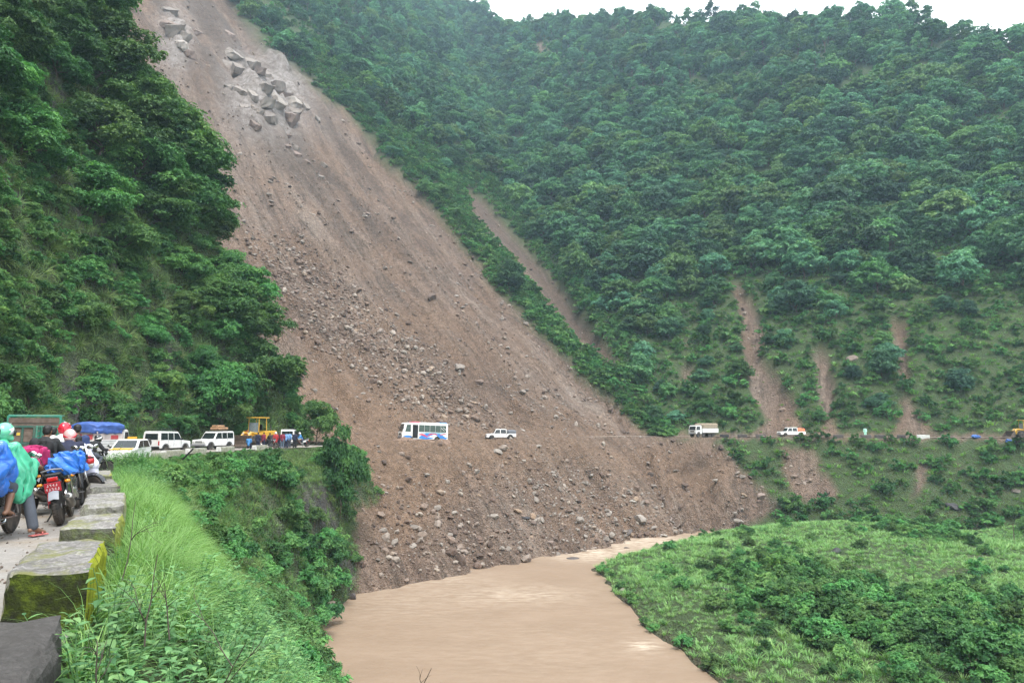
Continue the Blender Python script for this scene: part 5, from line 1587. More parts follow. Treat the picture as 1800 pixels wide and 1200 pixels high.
def bus():
    r = empty('bus', (0, 0, 0), 0, 'white minibus with red and blue swirls stuck in the earth of the landslide', 'bus')
    hw = body_hw(1.08, 1.3, 2.75, .06); tum = lambda z: hw(z) / 1.08
    top = [(3.42, .55), (3.46, 1.15), (3.40, 1.5), (3.12, 2.55), (2.9, 2.72), (-3.3, 2.80), (-3.45, 2.65), (-3.48, 1.2), (-3.45, .45)]
    MB().prism(arch_profile(-3.42, 3.40, .42, top, (-1.9, 2.35), .50), -1.08, 1.08, tum).build('body', M_WHITE, r, .07, seg=3)
    tint = plain('green_window_glass', (.02, .05, .035), .08, var=.4, spec=.6)
    xs_ = [2.75, 1.95]
    panes(r, [[(3.02, 1.42), (2.78, 2.42), (2.2, 2.44), (2.2, 1.42)]], hw, tint)
    for k in range(5):
        a = .98 - k * .84
        panes(r, [[(a, 1.46), (a, 2.44), (a - .80, 2.44), (a - .80, 1.46)]], hw, tint)
    panes(r, [[(2.0, 1.46), (2.0, 2.44), (1.9, 2.44), (1.9, 1.46)]], hw, tint, sides=(-1,))
    m = MB()
    V = [(x, y, z) for (x, z) in ((1.12, .55), (1.12, 2.42), (1.92, 2.42), (1.92, .55)) for y in (1.03, 1.09)]
    m.prism([(1.12, .52), (1.92, .52), (1.92, 2.44), (1.12, 2.44)], 1.0, 1.092)
    m.build('doorway', plain('doorway_shade', (.012, .012, .014), .9), r)  # near-black panel on the body, painting the shade inside an open door
    front_pane(r, 3.42, 1.45, 3.14, 2.5, .96, .9)
    front_pane(r, -3.48, 1.6, -3.46, 2.45, .85, .82, name='rear_window')
    MB().box((3.47, 0, .62), (.16, 2.0, .3)).build('front_bumper', M_GREY, r, .04)
    MB().box((3.47, 0, 1.05), (.06, .9, .3)).build('grille', M_BLACKP, r, .02)
    for s in (1, -1):
        MB().box((3.46, s * .78, 1.05), (.06, .36, .24)).build('headlight', M_LAMP, r, .03)
        MB().box((-3.48, s * .85, 1.1), (.04, .2, .4)).build('tail_lamp', M_REDL, r, .02)
        MB().box((3.35, s * 1.2, 2.0), (.1, .14, .4)).build('mirror', M_BLACKP, r, .03)
        for x in (-1.9, 2.35): wheel(r, (x, s * .92, .42), .43, .28, s)
    # painted swirls, thin sheets laid on the side
    red = plain('red_swirl', (.55, .06, .12), .4, var=.15); blu = plain('blue_swirl', (.03, .21, .58), .4, var=.15)
    def swirl(pts, wd, mat, off):
        for s in (1, -1):
            m = MB(); n = len(pts)
            V = []
            for i, (x, z) in enumerate(pts):
                tx, tz = pts[min(i + 1, n - 1)][0] - pts[max(i - 1, 0)][0], pts[min(i + 1, n - 1)][1] - pts[max(i - 1, 0)][1]
                l_ = math.hypot(tx, tz); w_ = wd * math.sin(PI * (i + .35) / (n - .3))
                for q in (-1, 1):
                    zz = z + q * w_ * tx / l_; V.append((x - q * w_ * tz / l_, s * (hw(zz) + off), zz))
            m.add(V, [(2 * i, 2 * i + 1, 2 * i + 3, 2 * i + 2) for i in range(n - 1)])
            m.build('painted_swirl', mat, r)
    cur = lambda x0, x1, z0, z1, k, a=0: [(x0 + (x1 - x0) * t / 12, z0 + (z1 - z0) * t / 12 + k * math.sin(PI * t / 12) + a * math.sin(2 * PI * t / 12)) for t in range(13)]
    swirl(cur(1.0, -1.3, .62, 1.15, .1), .26, blu, .006); swirl(cur(1.05, -.4, 1.05, .62, .2), .13, red, .009)
    swirl(cur(-.2, -1.9, .75, 1.05, .35), .12, red, .012); swirl(cur(-1.5, -3.4, 1.1, .66, -.05, .1), .28, blu, .006)
    swirl(cur(-2.1, -3.3, .95, 1.3, .05), .06, red, .009); swirl(cur(1.05, -1.3, .56, .60, 0), .16, blu, .004)
    swirl(cur(3.3, 2.0, .72, .66, .02), .2, blu, .006); swirl(cur(1.0, -3.4, 1.30, 1.34, .0), .05, plain('turquoise_swirl', (.05, .38, .50), .4, var=.1), .012)
    for s in (1, -1):
        MB().box((-1.2, s * .75, 2.80), (4.2, .05, .05)).build('roof_rail', M_WHITE, r, .01)
    MB().box((1.35, 0, 2.82), (1.3, 1.5, .12)).build('roof_panel', red, r, .04)
    MB().box((-2.75, 0, 2.85), (1.1, 1.6, .14)).build('roof_panel', blu, r, .04)
    w = MB()
    for (x, z0, z1) in ((-2.9, 1.7, 2.1), (-3.15, 1.85, 2.2)):
        w.tube([(x, hw(1.9) + .016, z0), (x + .5, hw(2.1) + .016, z1)], .03, 5)
    w.build('window_decal', M_WHITEC, r)
    return r
b_ = bus(); place(b_, at(743, 101), 101, -.12, 205, 0, -2.0)
M_EARTH = plain('loose_earth', (.19, .13, .098), .95, var=.3, scale=3, spec=.2)
for i, (px, D, rx, ry, rz) in enumerate(((712, 99.0, 2.2, 1.4, .55), (748, 98.9, 2.4, 1.2, .22), (778, 100.3, 1.8, 1.0, .3))):
    n_ = 26; u = np.linspace(-1.2, 1.2, n_); X_, Y_ = np.meshgrid(u, u)
    hh = np.exp(-2.2 * (X_ ** 2 + Y_ ** 2)) * rz * (1 + .5 * fbm(X_ * 3 + i * 9, Y_ * 3, 301, 3)) - .12
    bx_, by_ = at(px, D) + X_ * rx, D + Y_ * ry
    zz = np.maximum(land(bx_, by_), -20) + hh
    ii = np.arange(n_ * n_).reshape(n_, n_)
    o = link('earth_bank', mesh_np('earth_bank', np.stack([bx_, by_, zz], -1).reshape(-1, 3), np.stack([ii[:-1, :-1], ii[:-1, 1:], ii[1:, 1:], ii[1:, :-1]], -1).reshape(-1, 4), M_EARTH, smooth=True))
    tag(o, kind='structure')

def truck(label, canvas=True):
    r = empty('canvas_truck', (0, 0, 0), 0, label, 'truck')
    hw = body_hw(.92, 1.25, 2.15, .08); tum = lambda z: hw(z) / .92
    top = [(2.72, .75), (2.74, 1.2), (2.52, 2.0), (2.38, 2.12), (1.35, 2.14), (1.28, 2.05), (1.28, .62)]
    MB().prism(arch_profile(1.3, 2.7, .62, top, (2.05,), .42), -.92, .92, tum).build('cab', M_WHITE, r, .05)
    panes(r, [[(2.55, 1.3), (2.40, 1.95), (1.65, 1.97), (1.65, 1.3)]], hw)
    front_pane(r, 2.73, 1.28, 2.53, 1.98, .80, .74)
    MB().box((2.76, 0, .68), (.16, 1.8, .22)).build('front_bumper', M_GREY, r, .03)
    MB().box((2.745, 0, 1.05), (.03, 1.0, .2)).build('grille', M_BLACKP, r, .01)
    for s in (1, -1):
        MB().box((2.75, s * .7, .95), (.04, .28, .18)).build('headlight', M_LAMP, r, .02)
        MB().box((2.6, s * 1.08, 1.55), (.08, .14, .32)).build('mirror', M_BLACKP, r, .02)
        for x in (-1.5, 2.05): wheel(r, (x, s * .78, .40), .40, .26, s)
    MB().box((-.3, 0, .62), (5.0, .8, .18)).build('chassis', M_CHASSIS, r)
    for s in (1, -1):
        m = MB().box((-.75, s * .98, 1.22), (3.9, .05, .75))
        m.build('side_board', M_WHITE, r, .01)
        q = MB()
        for k in range(6): q.box((-2.6 + .74 * k, s * 1.015, 1.22), (.06, .03, .75))
        q.build('side_post', M_WHITE, r)
    MB().box((-2.72, 0, 1.22), (.05, 1.96, .75)).build('tailgate', M_WHITE, r, .01)
    MB().box((-.75, 0, .85), (3.9, 1.95, .08)).build('bed_floor', M_PLANK, r)
    V, F = block_mesh(77, 2.02, 4.0, 1.0, 8, .06, .16)
    c = link('canvas_cover', mesh_np('canvas_cover', V, F, M_CANVAS, smooth=True), r, (-.75, 0, 2.5), (0, 0, PI / 2))
    return r
tr = truck('white light truck with a tan canvas cover on the far road')
place(tr, at(1237, 125), 125, .3, 209)

def dump_truck():
    r = empty('dump_truck', (0, 0, 0), 0, 'green and brown open dump truck parked under the cliff at the left edge', 'truck')
    # x forward, tail at -2.6
    z0, zt = 1.35, 2.12
    for s in (1, -1):
        MB().box((0, s * 1.14, z0 + .06), (5.2, .06, .12)).build('side_rail', M_TEAL, r, .01)
        MB().box((0, s * 1.14, zt), (5.2, .08, .10)).build('side_rail', M_TEAL, r, .01)
        for k in range(7):
            MB().box((-2.55 + .85 * k, s * 1.17, (z0 + zt) / 2), (.09, .07, zt - z0 + .1)).build('side_post', M_TEAL, r, .01)
        for k in range(3):
            MB().box((0, s * 1.12, z0 + .22 + .24 * k), (5.1, .03, .2)).build('plank', M_TEAL if s < 0 else M_PLANK, r, .006)
    for k in range(3):
        MB().box((-2.6, 0, z0 + .2 + .24 * k), (.04, 2.2, .22)).build('plank', M_PLANK, r, .006)
    for y in (-1.1, -.66, -.22, .22, .66, 1.1):
        MB().box((-2.635, y, (z0 + zt) / 2), (.06, .09, zt - z0 + .1)).build('tail_post', M_DTEAL, r, .01)
    for z in (z0 + .02, zt): MB().box((-2.63, 0, z), (.08, 2.3, .1)).build('tail_rail', M_DTEAL, r, .01)
    for y in (-.44, .0, .88): MB().box((-2.625, y, z0 + .44), (.012, .26, .12)).build('painted_lettering', M_YTXT, r)
    MB().box((0, 0, z0 - .06), (5.2, 2.3, .12)).build('bed_floor', M_STEEL, r)
    for k in range(4):
        MB().box((2.5, 0, z0 + .2 + .3 * k), (.05, 2.2, .27)).build('plank', M_PLANK, r, .006)
    for s in (1, -1): MB().box((2.55, s * 1.12, 2.0), (.12, .14, 1.4)).build('headboard_post', M_TEAL, r, .02)
    MB().box((2.55, 0, 2.68), (.12, 2.3, .12)).build('headboard_rail', M_TEAL, r, .02)
    MB().box((3.0, 0, 2.72), (.9, 2.3, .06)).build('cab_guard', M_TEAL, r, .01)
    MB().prism([(2.75, .8), (4.3, .8), (4.4, 1.5), (4.1, 2.5), (2.8, 2.55)], -1.05, 1.05).build('cab', M_TEAL, r, .06)
    panes(r, [[(4.2, 1.6), (3.98, 2.35), (3.1, 2.38), (3.1, 1.6)]], lambda z: 1.05)
    for s in (1, -1):
        m = MB().tube([(3.9, s * 1.05, 1.5), (3.9, s * 1.32, 1.6), (3.9, s * 1.32, 2.3), (3.9, s * 1.05, 2.4)], .03, 6); m.build('mirror_arm', M_WHITE, r)
        MB().box((3.9, s * 1.33, 1.95), (.06, .2, .42)).build('mirror', M_WHITE, r, .03)
        for x in (-1.6, 3.4): wheel(r, (x, s * .92, .5), .5, .3, s)
    wheel(r, (-1.6, .6, .5), .5, .3); wheel(r, (-1.6, -.6, .5), .5, .3)
    MB().box((.4, 0, .85), (6.6, .9, .28)).build('chassis', M_CHASSIS, r)
    for y in (-.8, .8): MB().box((-2.5, y, .95), (.05, .3, .14)).build('tail_lamp', M_REDL, r, .01)
    MB().box((-2.3, 0, .8), (.05, 2.0, .5)).build('mud_flap', M_BLACKP, r)
    return r
d_ = dump_truck()
hd = math.radians(113); cx, cy = at(57, 31.2), 31.2         # its rear right corner
place(d_, cx + 2.63 * math.cos(hd) - 1.15 * math.sin(hd), cy + 2.63 * math.sin(hd) + 1.15 * math.cos(hd), -.33, 113)

def mini_truck():
    r = empty('mini_truck', (0, 0, 0), 0, 'small white goods truck under a blue tarpaulin ahead of the dump truck', 'truck')
    hw = lambda z: .74
    prof = [(1.0, .42), (1.85, .42), (1.92, .9), (1.75, 1.25), (1.5, 1.82), (1.35, 1.88), (1.0, 1.88)]
    MB().prism(prof, -.74, .74).build('cab', M_WHITE, r, .05)
    panes(r, [[(1.7, 1.12), (1.45, 1.72), (1.1, 1.72), (1.1, 1.12)]], hw)
    front_pane(r, 1.78, 1.25, 1.52, 1.78, .66, .6)
    for s in (1, -1):
        MB().box((-.55, s * .76, .95), (2.9, .05, .62)).build('side_board', M_WHITE, r, .01)
        MB().box((-.55, s * .745, 1.5), (2.86, .02, .5)).build('side_sheet', plain('printed_sheet', (.62, .52, .50), .8, var=.25, scale=3), r)
        for x in (-1.3, 1.3): wheel(r, (x, s * .64, .28), .28, .18, s)
        m = MB().box((-1.9, s * .62, .82), (.08, .16, .22)); m.build('tail_lamp', M_REDL, r, .01)
    rb = MB()
    for k in range(4): rb.box((-.55 + .0, .787, .74 + .15 * k), (2.86, .012, .02)); rb.box((-.55, -.787, .74 + .15 * k), (2.86, .012, .02))
    rb.build('board_rib', M_GREY, r)
    MB().box((-2.0, 0, .95), (.05, 1.5, .62)).build('tailgate', M_WHITE, r, .01)
    m = MB(); m.prism([(-1.96, 1.25), (-1.94, 1.25), (-1.94, 1.75), (-1.96, 1.75)], -.72, .72); m.build('rear_sheet', MATS['printed_sheet'], r)
    for y, w_, z, h_ in ((.25, .3, 1.5, .22), (-.35, .34, 1.45, .28)):
        MB().box((-1.99, y, z), (.012, w_, h_)).build('sheet_print', plain('red_print', (.5, .07, .08), .7), r)
    for s in (1, -1): MB().box((-.1, s * .764, 1.42), (.8, .012, .24)).build('sheet_print', MATS['red_print'], r)
    MB().box((-.5, 0, .62), (3.0, 1.4, .08)).build('bed_floor', M_STEEL, r)
    MB().box((0, 0, .4), (3.6, .8, .16)).build('chassis', M_CHASSIS, r)
    V, F = block_mesh(91, 1.62, 3.1, .66, 8, .05, .16)
    V[:, 2] += .12 * np.cos(V[:, 0] * 1.7) - .07 * np.abs(np.sin(V[:, 1] * 3.2))
    link('tarpaulin', mesh_np('tarpaulin', V, F, M_BLUETARP, smooth=True), r, (-.55, 0, 2.24), (0, 0, PI / 2))
    return r
mt = mini_truck(); place(mt, at(178, 45), 45, -.36, 92); mt.scale = (1.08,) * 3

def taxi():
    r = empty('taxi', (0, 0, 0), 0, 'small white and yellow taxi half hidden by roadside plants', 'car')
    hw = body_hw(.74, .85, 1.4, .14); tum = lambda z: hw(z) / .74
    top = [(1.70, .45), (1.70, .68), (1.5, .80), (.85, .9), (.25, 1.36), (.05, 1.42), (-1.2, 1.42), (-1.6, .98), (-1.68, .85), (-1.68, .35)]
    MB().prism(arch_profile(-1.62, 1.64, .28, top, (-1.08, 1.1), .32), -.74, .74, tum).build('body', M_WHITE, r, .05)
    panes(r, [[(.68, .93), (.2, 1.32), (-.25, 1.34), (-.25, .93)], [(-.33, .93), (-.33, 1.34), (-1.1, 1.34), (-1.35, .95)]], hw)
    front_pane(r, .82, .93, .28, 1.34, .62, .54); front_pane(r, -1.58, .99, -1.24, 1.36, .58, .52, name='rear_window')
    MB().box((-.55, 0, 1.425), (1.1, 1.1, .03)).build('roof_panel', M_YEL, r, .01)
    m = MB(); m.add([(1.5, -.6, .822), (1.5, .6, .822), (.9, .6, .912), (.9, -.6, .912)], [(0, 1, 2, 3)]); m.build('bonnet_panel', M_YEL, r)
    MB().box((1.72, 0, .4), (.12, 1.45, .2)).build('front_bumper', M_WHITE, r, .04)
    for s in (1, -1):
        MB().box((1.69, s * .55, .62), (.05, .26, .15)).build('headlight', M_LAMP, r, .03)
        MB().box((.62, s * .82, .95), (.1, .14, .1)).build('mirror', M_BLACKP, r, .02)
        for x in (-1.08, 1.1): wheel(r, (x, s * .64, .27), .27, .17, s)
    MB().box((-.4, 0, 1.5), (.16, .5, .13)).build('roof_sign', M_YEL, r, .02)
    return r
tx = taxi(); place(tx, at(226, 42), 42, -.34, 280)

def loader(label, group=None):
    r = empty('wheel_loader', (0, 0, 0), 0, label, 'wheel loader', group)
    MB().prism([(-2.9, .9), (-.6, .8), (-.6, 1.75), (-2.7, 1.85), (-2.95, 1.5)], -.85, .85).build('engine_hood', M_YEL, r, .06)
    MB().box((.7, 0, 1.0), (1.9, .9, .7)).build('front_frame', M_YEL, r, .05)
    MB().box((-.1, 0, .85), (.7, .6, .6)).build('articulation_joint', M_BROWNST, r, .04)
    MB().box((-.35, 0, 1.5), (1.5, 1.5, .3)).build('cab_floor', M_YEL, r, .03)
    for x in (-1.05, .35):
        for s in (1, -1): MB().tube([(x, s * .68, 1.6), (x * .92, s * .66, 3.25)], .05, 8).build('roof_post', M_YEL, r)
    MB().box((-.35, 0, 3.3), (1.9, 1.7, .12)).build('cab_roof', M_YEL, r, .03)
    MB().box((.36, 0, 2.2), (.03, 1.2, 1.1)).build('windscreen', plain('dusty_glass', (.20, .25, .28), .15, var=.2), r)
    s_ = MB(); s_.box((-.6, 0, 1.9), (.55, .55, .14)); s_.box((-.85, 0, 2.25), (.14, .55, .6)); s_.build('seat', M_BLACKP, r, .04)
    MB().tube([(0, 0, 1.7), (-.1, 0, 2.2)], .03, 6).build('steering_column', M_BLACKP, r)
    for s in (1, -1):
        MB().tube([(.5, s * .45, 1.5), (1.4, s * .45, 1.65), (2.3, s * .5, .7)], [.13, .15, .11], 6).build('lift_arm', M_YEL, r)
        MB().tube([(.4, s * .3, 1.05), (1.6, s * .45, 1.35)], .06, 8).build('hydraulic_ram', M_STEEL, r)
        for x in (-1.9, 1.0): wheel(r, (x, s * .95, .7), .7, .5, s, M_YEL)
        MB().lathe([(.1, 0), (.1, .05), (.001, .05)], 12, (1.65, s * .35, 1.55), 'x').build('work_lamp', M_LAMP, r)
    b = MB()
    prof = [(2.35, 1.35), (2.25, .75), (2.35, .3), (2.6, .12), (3.35, .10), (3.35, .14), (2.66, .2), (2.45, .42), (2.38, .75), (2.45, 1.33)]
    b.prism(prof, -1.3, 1.3)
    for s in (1, -1): b.prism([(2.3, 1.3), (2.25, .7), (2.35, .25), (2.6, .1), (3.3, .1), (2.8, .9)], s * 1.27, s * 1.31)
    b.build('bucket', M_BROWNST, r, .02)
    MB().tube([(-2.2, .4, 1.8), (-2.2, .4, 2.5)], .06, 8).build('exhaust_stack', M_CHASSIS, r)
    return r
ld = loader('yellow wheel loader with a dark bucket working behind the white jeeps'); place(ld, at(448, 77.5), 77.5, -.3, 254)
ld2, _ = copy_thing(ld, kids_of(ld), (at(1805, 110), 110.5, .35), math.radians(175), 'orange yellow loader entering at the right end of the far road')
ld2.scale = (.85,) * 3

def van():
    r = empty('van', (0, 0, 0), 0, 'white van seen from behind at the far end of the queue', 'van')
    hw = lambda z: .78 * (1 - .07 * max(0, z - 1.0))
    MB().prism(arch_profile(-1.6, 1.7, .3, [(1.72, .8), (1.35, 1.2), (1.0, 1.85), (-1.5, 1.88), (-1.65, 1.75), (-1.68, .4)], (-1.0, 1.1), .34), -.78, .78, lambda z: hw(z) / .78).build('body', M_WHITE, r, .06)
    panes(r, [[(1.15, 1.15), (.9, 1.7), (.3, 1.7), (.3, 1.15)], [(.2, 1.15), (.2, 1.7), (-.6, 1.7), (-.6, 1.15)], [(-.7, 1.15), (-.7, 1.7), (-1.4, 1.7), (-1.4, 1.15)]], hw)
    front_pane(r, -1.68, 1.2, -1.65, 1.7, .62, .6, name='rear_window'); front_pane(r, 1.37, 1.22, 1.02, 1.78, .66, .6)
    for s in (1, -1):
        MB().box((-1.69, s * .66, .9), (.03, .12, .3)).build('tail_lamp', M_REDL, r, .01)
        for x in (-1.0, 1.1): wheel(r, (x, s * .68, .29), .29, .18, s)
    MB().box((-1.7, 0, .42), (.1, 1.5, .18)).build('rear_bumper', M_GREY, r, .03)
    return r
vn = van(); place(vn, at(508, 81.5), 81.5, -.2, 100)
# ------------------------------------------------------------------ motorcycles (x forward, rear axle at x = -.66, front at +.66)
M_ENG = plain('engine_alloy', (.28, .28, .28), .4, .7, dirt=(*DUST, .4))
M_MUFF = plain('brushed_muffler', (.48, .46, .43), .32, .9, var=.12)
M_SEAT = plain('black_vinyl', (.02, .02, .021), .55, var=.2)
M_BLACKPAINT = plain('black_gloss_paint', (.015, .015, .018), .2, coat=.5)
M_MUD = plain('grey_mudguard', (.20, .22, .26), .5, dirt=(*DUST, .4))
def motorcycle(label, tank=M_BLACKPAINT, group='parked motorcycles'):
    r = empty('motorcycle', (0, 0, 0), 0, label, 'motorcycle', group)
    for x, w in ((-.66, .12), (.66, .09)):
        R = .31
        t = MB(); pr = []
        for k in range(9):
            a = -PI / 2 + PI * k / 8
            pr.append((R - w * .45 + w * .45 * math.cos(a) + .0, w * .5 * math.sin(a)))
        t.lathe([(R - .075, -w * .42)] + pr + [(R - .075, w * .42)], 30)
        tr_ = MB()
        o = t.build('rear_wheel' if x < 0 else 'front_wheel', M_TYRE, r, smooth=True); o.location = (x, 0, R)
        rim = MB().lathe([(R - .075, -w * .36), (R - .10, -w * .3), (R - .10, w * .3), (R - .075, w * .36)], 30)
        for k in range(6):
            a = 2 * PI * k / 6
            rim.box((math.cos(a) * .12, 0, math.sin(a) * .12), (.21, .03, .028), (0, -a, 0))
        rim.lathe([(.001, -.06), (.045, -.06), (.045, .06), (.001, .06)], 12)
        rim.build('rim', M_GREY, o)
        tk = MB()
        for k in range(36):
            a = 2 * PI * k / 36
            for s in (1, -1):
                tk.box((math.cos(a) * (R - .001), s * w * .17, math.sin(a) * (R - .001)), (.012, w * .26, .022), (0, -a, .35 * s))
        tk.build('tread', M_TYRE, o)
    # front fork, bars
    for s in (1, -1):
        MB().tube([(.66, s * .085, .31), (.47, s * .085, .80), (.42, s * .085, .92)], [.026, .024, .02], 10).build('fork', M_CHROME, r, smooth=True)
        MB().tube([(.40, s * .06, .95), (.42, s * .22, 1.0), (.30, s * .37, 1.0)], .012, 8).build('handlebar', M_BLACKP, r, smooth=True)
        MB().tube([(.34, s * .31, 1.0), (.26, s * .41, 1.0)], .019, 10).build('grip', M_BLACKP, r, smooth=True)
        m = MB().tube([(.40, s * .27, 1.0), (.40, s * .32, 1.18)], .006, 6).build('mirror', M_BLACKP, r)
        q = MB(); q.ball((.40, s * .34, 1.22), (.02, .07, .045)); q.build('mirror_glass', M_CHROME, m, smooth=True)
        MB().ball((-.75, s * .2, .72), (.03, .045, .03)).build('indicator', plain('amber_lens', (.62, .25, .02), .2), r, smooth=True)
        MB().tube([(-.66, s * .11, .31), (-.42, s * .13, .72)], [.03, .026], 10).build('shock_absorber', M_REDP if s > 0 else M_CHROME, r, smooth=True)
        MB().box((-.36, s * .15, .62), (.34, .03, .2), (0, .25, 0)).build('side_panel', tank, r, .02)
        MB().tube([(-.05, s * .08, .33), (-.02, s * .27, .33)], .016, 8).build('footpeg', M_BLACKP, r)
        MB().tube([(-.34, s * .1, .36), (-.36, s * .26, .38)], .015, 8).build('footpeg', M_BLACKP, r)
    MB().lathe([(.001, -.06), (.07, -.05), (.085, .03), (.001, .07)], 16, (.56, 0, .86), 'x').build('headlight', M_LAMP, r, smooth=True)
    c = MB(); c.ball((.52, 0, .93), (.12, .13, .12)); c.build('headlight_cowl', tank, r, smooth=True)
    f = MB()
    for x, a0, a1, wd, rr in ((.66, .5, 2.6, .06, .345),):
        P = [(x + rr * math.cos(a0 + (a1 - a0) * k / 10), rr * math.sin(a0 + (a1 - a0) * k / 10) + .31) for k in range(11)]
        V = [(px_, sg * wd, pz - .012 * 0) for px_, pz in P for sg in (-1, 1)] + [(px_, 0, pz + .03) for px_, pz in P]
        F = [(2 * k, 2 * k + 2, 22 + k + 1, 22 + k) for k in range(10)] + [(2 * k + 1, 22 + k, 22 + k + 1, 2 * k + 3) for k in range(10)]
        f.add(V, F)
    f.build('front_mudguard', M_BLACKPAINT, r, smooth=True)
    g = MB(); rr = .36
    P = [(-.66 + rr * math.cos(a), .31 + rr * math.sin(a)) for a in np.linspace(1.2, 2.75, 9)]
    V = [(a, sg * .075, b) for a, b in P for sg in (-1, 1)] + [(a - .0, 0, b + .02) for a, b in P]
    g.add(V, [(2 * k, 2 * k + 2, 18 + k + 1, 18 + k) for k in range(8)] + [(2 * k + 1, 18 + k, 18 + k + 1, 2 * k + 3) for k in range(8)])
    g.build('rear_mudguard', M_MUD, r, smooth=True)
    # tank, seat, tail
    t = MB(); n = 10
    st = [(.34, .10, .80, .06), (.28, .135, .84, .10), (.12, .15, .86, .13), (-.05, .12, .83, .10), (-.12, .09, .80, .06)]
    V, F = [], []
    for x, hw_, zc, hz_ in st:
        V += [(x, hw_ * math.cos(2 * PI * k / n), zc + hz_ * math.sin(2 * PI * k / n)) for k in range(n)]
    F = [(i * n + k, i * n + (k + 1) % n, (i + 1) * n + (k + 1) % n, (i + 1) * n + k) for i in range(len(st) - 1) for k in range(n)] + [tuple(range(n)), tuple(4 * n + k for k in range(n))]
    t.add(V, F); t.build('fuel_tank', tank, r, .0, True)
    s_ = MB(); s_.prism([(-.08, .76), (-.1, .82), (-.3, .80), (-.42, .86), (-.72, .90), (-.78, .86), (-.70, .80), (-.4, .74)], -.125, .125); s_.build('seat', M_SEAT, r, .035, True, 3)
    s_ = MB(); s_.prism([(-.5, .74), (-.80, .84), (-.84, .80), (-.78, .74), (-.55, .68)], -.085, .085); s_.build('tail_fairing', tank, r, .02)
    gr = MB(); gr.tube([(-.45, .15, .84), (-.82, .14, .94), (-.86, 0, .96), (-.82, -.14, .94), (-.45, -.15, .84)], .014, 8); gr.build('grab_rail', M_GREY, r, smooth=True)
    MB().box((-.84, 0, .79), (.05, .16, .07)).build('tail_lamp', M_REDL, r, .015)
    pl = MB().box((-.90, 0, .66), (.012, .24, .17), (0, -.3, 0)).build('number_plate', M_PLATE, r, .006)
    ch = MB()
    for row, nn in ((.035, 4), (-.03, 5)):
        for k in range(nn):
            y = (k - (nn - 1) / 2) * .042
            x_, z_ = -.909, .66 + row
            ch.box((x_ - row * .31, y, z_), (.004, .008, .04), (0, -.3, 0)); ch.box((x_ - (row + .015 * ((k * 7) % 3 - 1)) * .31, y + .009, z_ + .015 * ((k * 7) % 3 - 1)), (.004, .018, .008), (0, -.3, 0))
    ch.build('plate_lettering', M_WHITEC, pl)
    # frame, engine, exhaust
    fr = MB()
    fr.tube([(.40, 0, .90), (.22, 0, .45), (.10, 0, .28), (-.28, 0, .28), (-.36, 0, .6), (-.8, 0, .76)], .022, 8)
    fr.tube([(.38, 0, .85), (0, 0, .72), (-.4, 0, .70)], .024, 8)
    for s in (1, -1): fr.tube([(-.28, s * .07, .34), (-.66, s * .095, .31)], .022, 8)
    fr.build('frame', M_CHASSIS, r, smooth=True)
    e = MB(); e.box((-.08, 0, .36), (.38, .24, .2)); e.lathe([(.09, -.15), (.09, .15)], 14, (-.14, 0, .36)); e.build('engine', M_ENG, r, .02)
    cy = MB()
    for k in range(6): cy.box((.1 + .012 * k, 0, .46 + .034 * k), (.17, .2, .016), (0, .3, 0))
    cy.box((.13, 0, .55), (.12, .14, .22), (0, .3, 0)); cy.build('cylinder_fins', M_ENG, r)
    MB().tube([(.2, -.05, .5), (.27, -.08, .36), (.14, -.11, .22), (-.2, -.14, .22), (-.4, -.16, .27)], .02, 10).build('exhaust_pipe', M_CHROME, r, smooth=True)
    mf = MB().tube([(-.36, -.17, .27), (-.44, -.18, .30), (-.90, -.20, .46), (-.94, -.20, .475)], [.025, .062, .068, .05], 16)
    mf = mf.build('muffler', M_MUFF, r, smooth=True)
    MB().tube([(-.93, -.20, .47), (-.955, -.20, .48)], .03, 12).build('muffler_tip', M_BLACKP, mf)
    MB().tube([(-.02, .1, .3), (-.1, .30, .0)], .013, 8).build('kickstand', M_BLACKP, r)
    MB().box((-.46, .105, .33), (.5, .03, .08), (0, .06, 0)).build('chain_guard', M_BLACKP, r, .01)
    return r
bikes = {}
bikes['A'] = motorcycle('dark motorcycle carrying the rider in a green poncho, cut by the left edge', M_BLACKPAINT)
bk_k = kids_of(bikes['A'])
def bike(key, x, y, hd, label, tank=None, roll=0, z=0.04, group='motorcycles among the waiting riders'):
    r, out = copy_thing(bikes['A'], bk_k, (x, y, z), 0, label, group)
    r.rotation_euler = (math.radians(roll), 0, math.radians(hd))
    if tank is not None:
        for o in out:
            if o.name.split('.')[0] in ('fuel_tank', 'headlight_cowl', 'side_panel', 'tail_fairing'):
                o.material_slots[0].link = 'OBJECT'; o.material_slots[0].material = tank
    bikes[key] = r
    return r
hdA = math.radians(106)
xa, ya = at(-54, 9.8), 9.8       # its rear axle
bikes['A'].location = (xa + .66 * math.cos(hdA), ya + .66 * math.sin(hdA), .04); bikes['A'].rotation_euler = (math.radians(-2), 0, hdA)
hdB = math.radians(116)
xb, yb = at(106, 12.0), 12.0
bike('B', xb + .66 * math.cos(hdB), yb + .66 * math.sin(hdB), 116, 'leaning motorcycle with a red number plate and a blue sheet on its seat', M_BLACKPAINT, -11)
bike('C', at(118, 14.0), 14.1, 112, 'black motorcycle standing just beyond the one with the red number plate', M_BLACKPAINT, -7)
bike('D', at(122, 15.6), 15.6, -14, 'red motorcycle turned towards the parapet with the man leaning on it', M_REDP, 6)
bike('E', at(62, 13.6), 13.9, 100, 'motorcycle with the magenta bag, in front of the dump truck', M_BLACKPAINT, -4)
bike('F', at(96, 16.2), 16.4, 95, 'motorcycle ridden by the person in white with a red helmet', M_REDP, 0)
bike('G', at(160, 27), 27, 70, 'far dark motorcycle in front of the blue tarpaulin truck', None, 0, -.2)
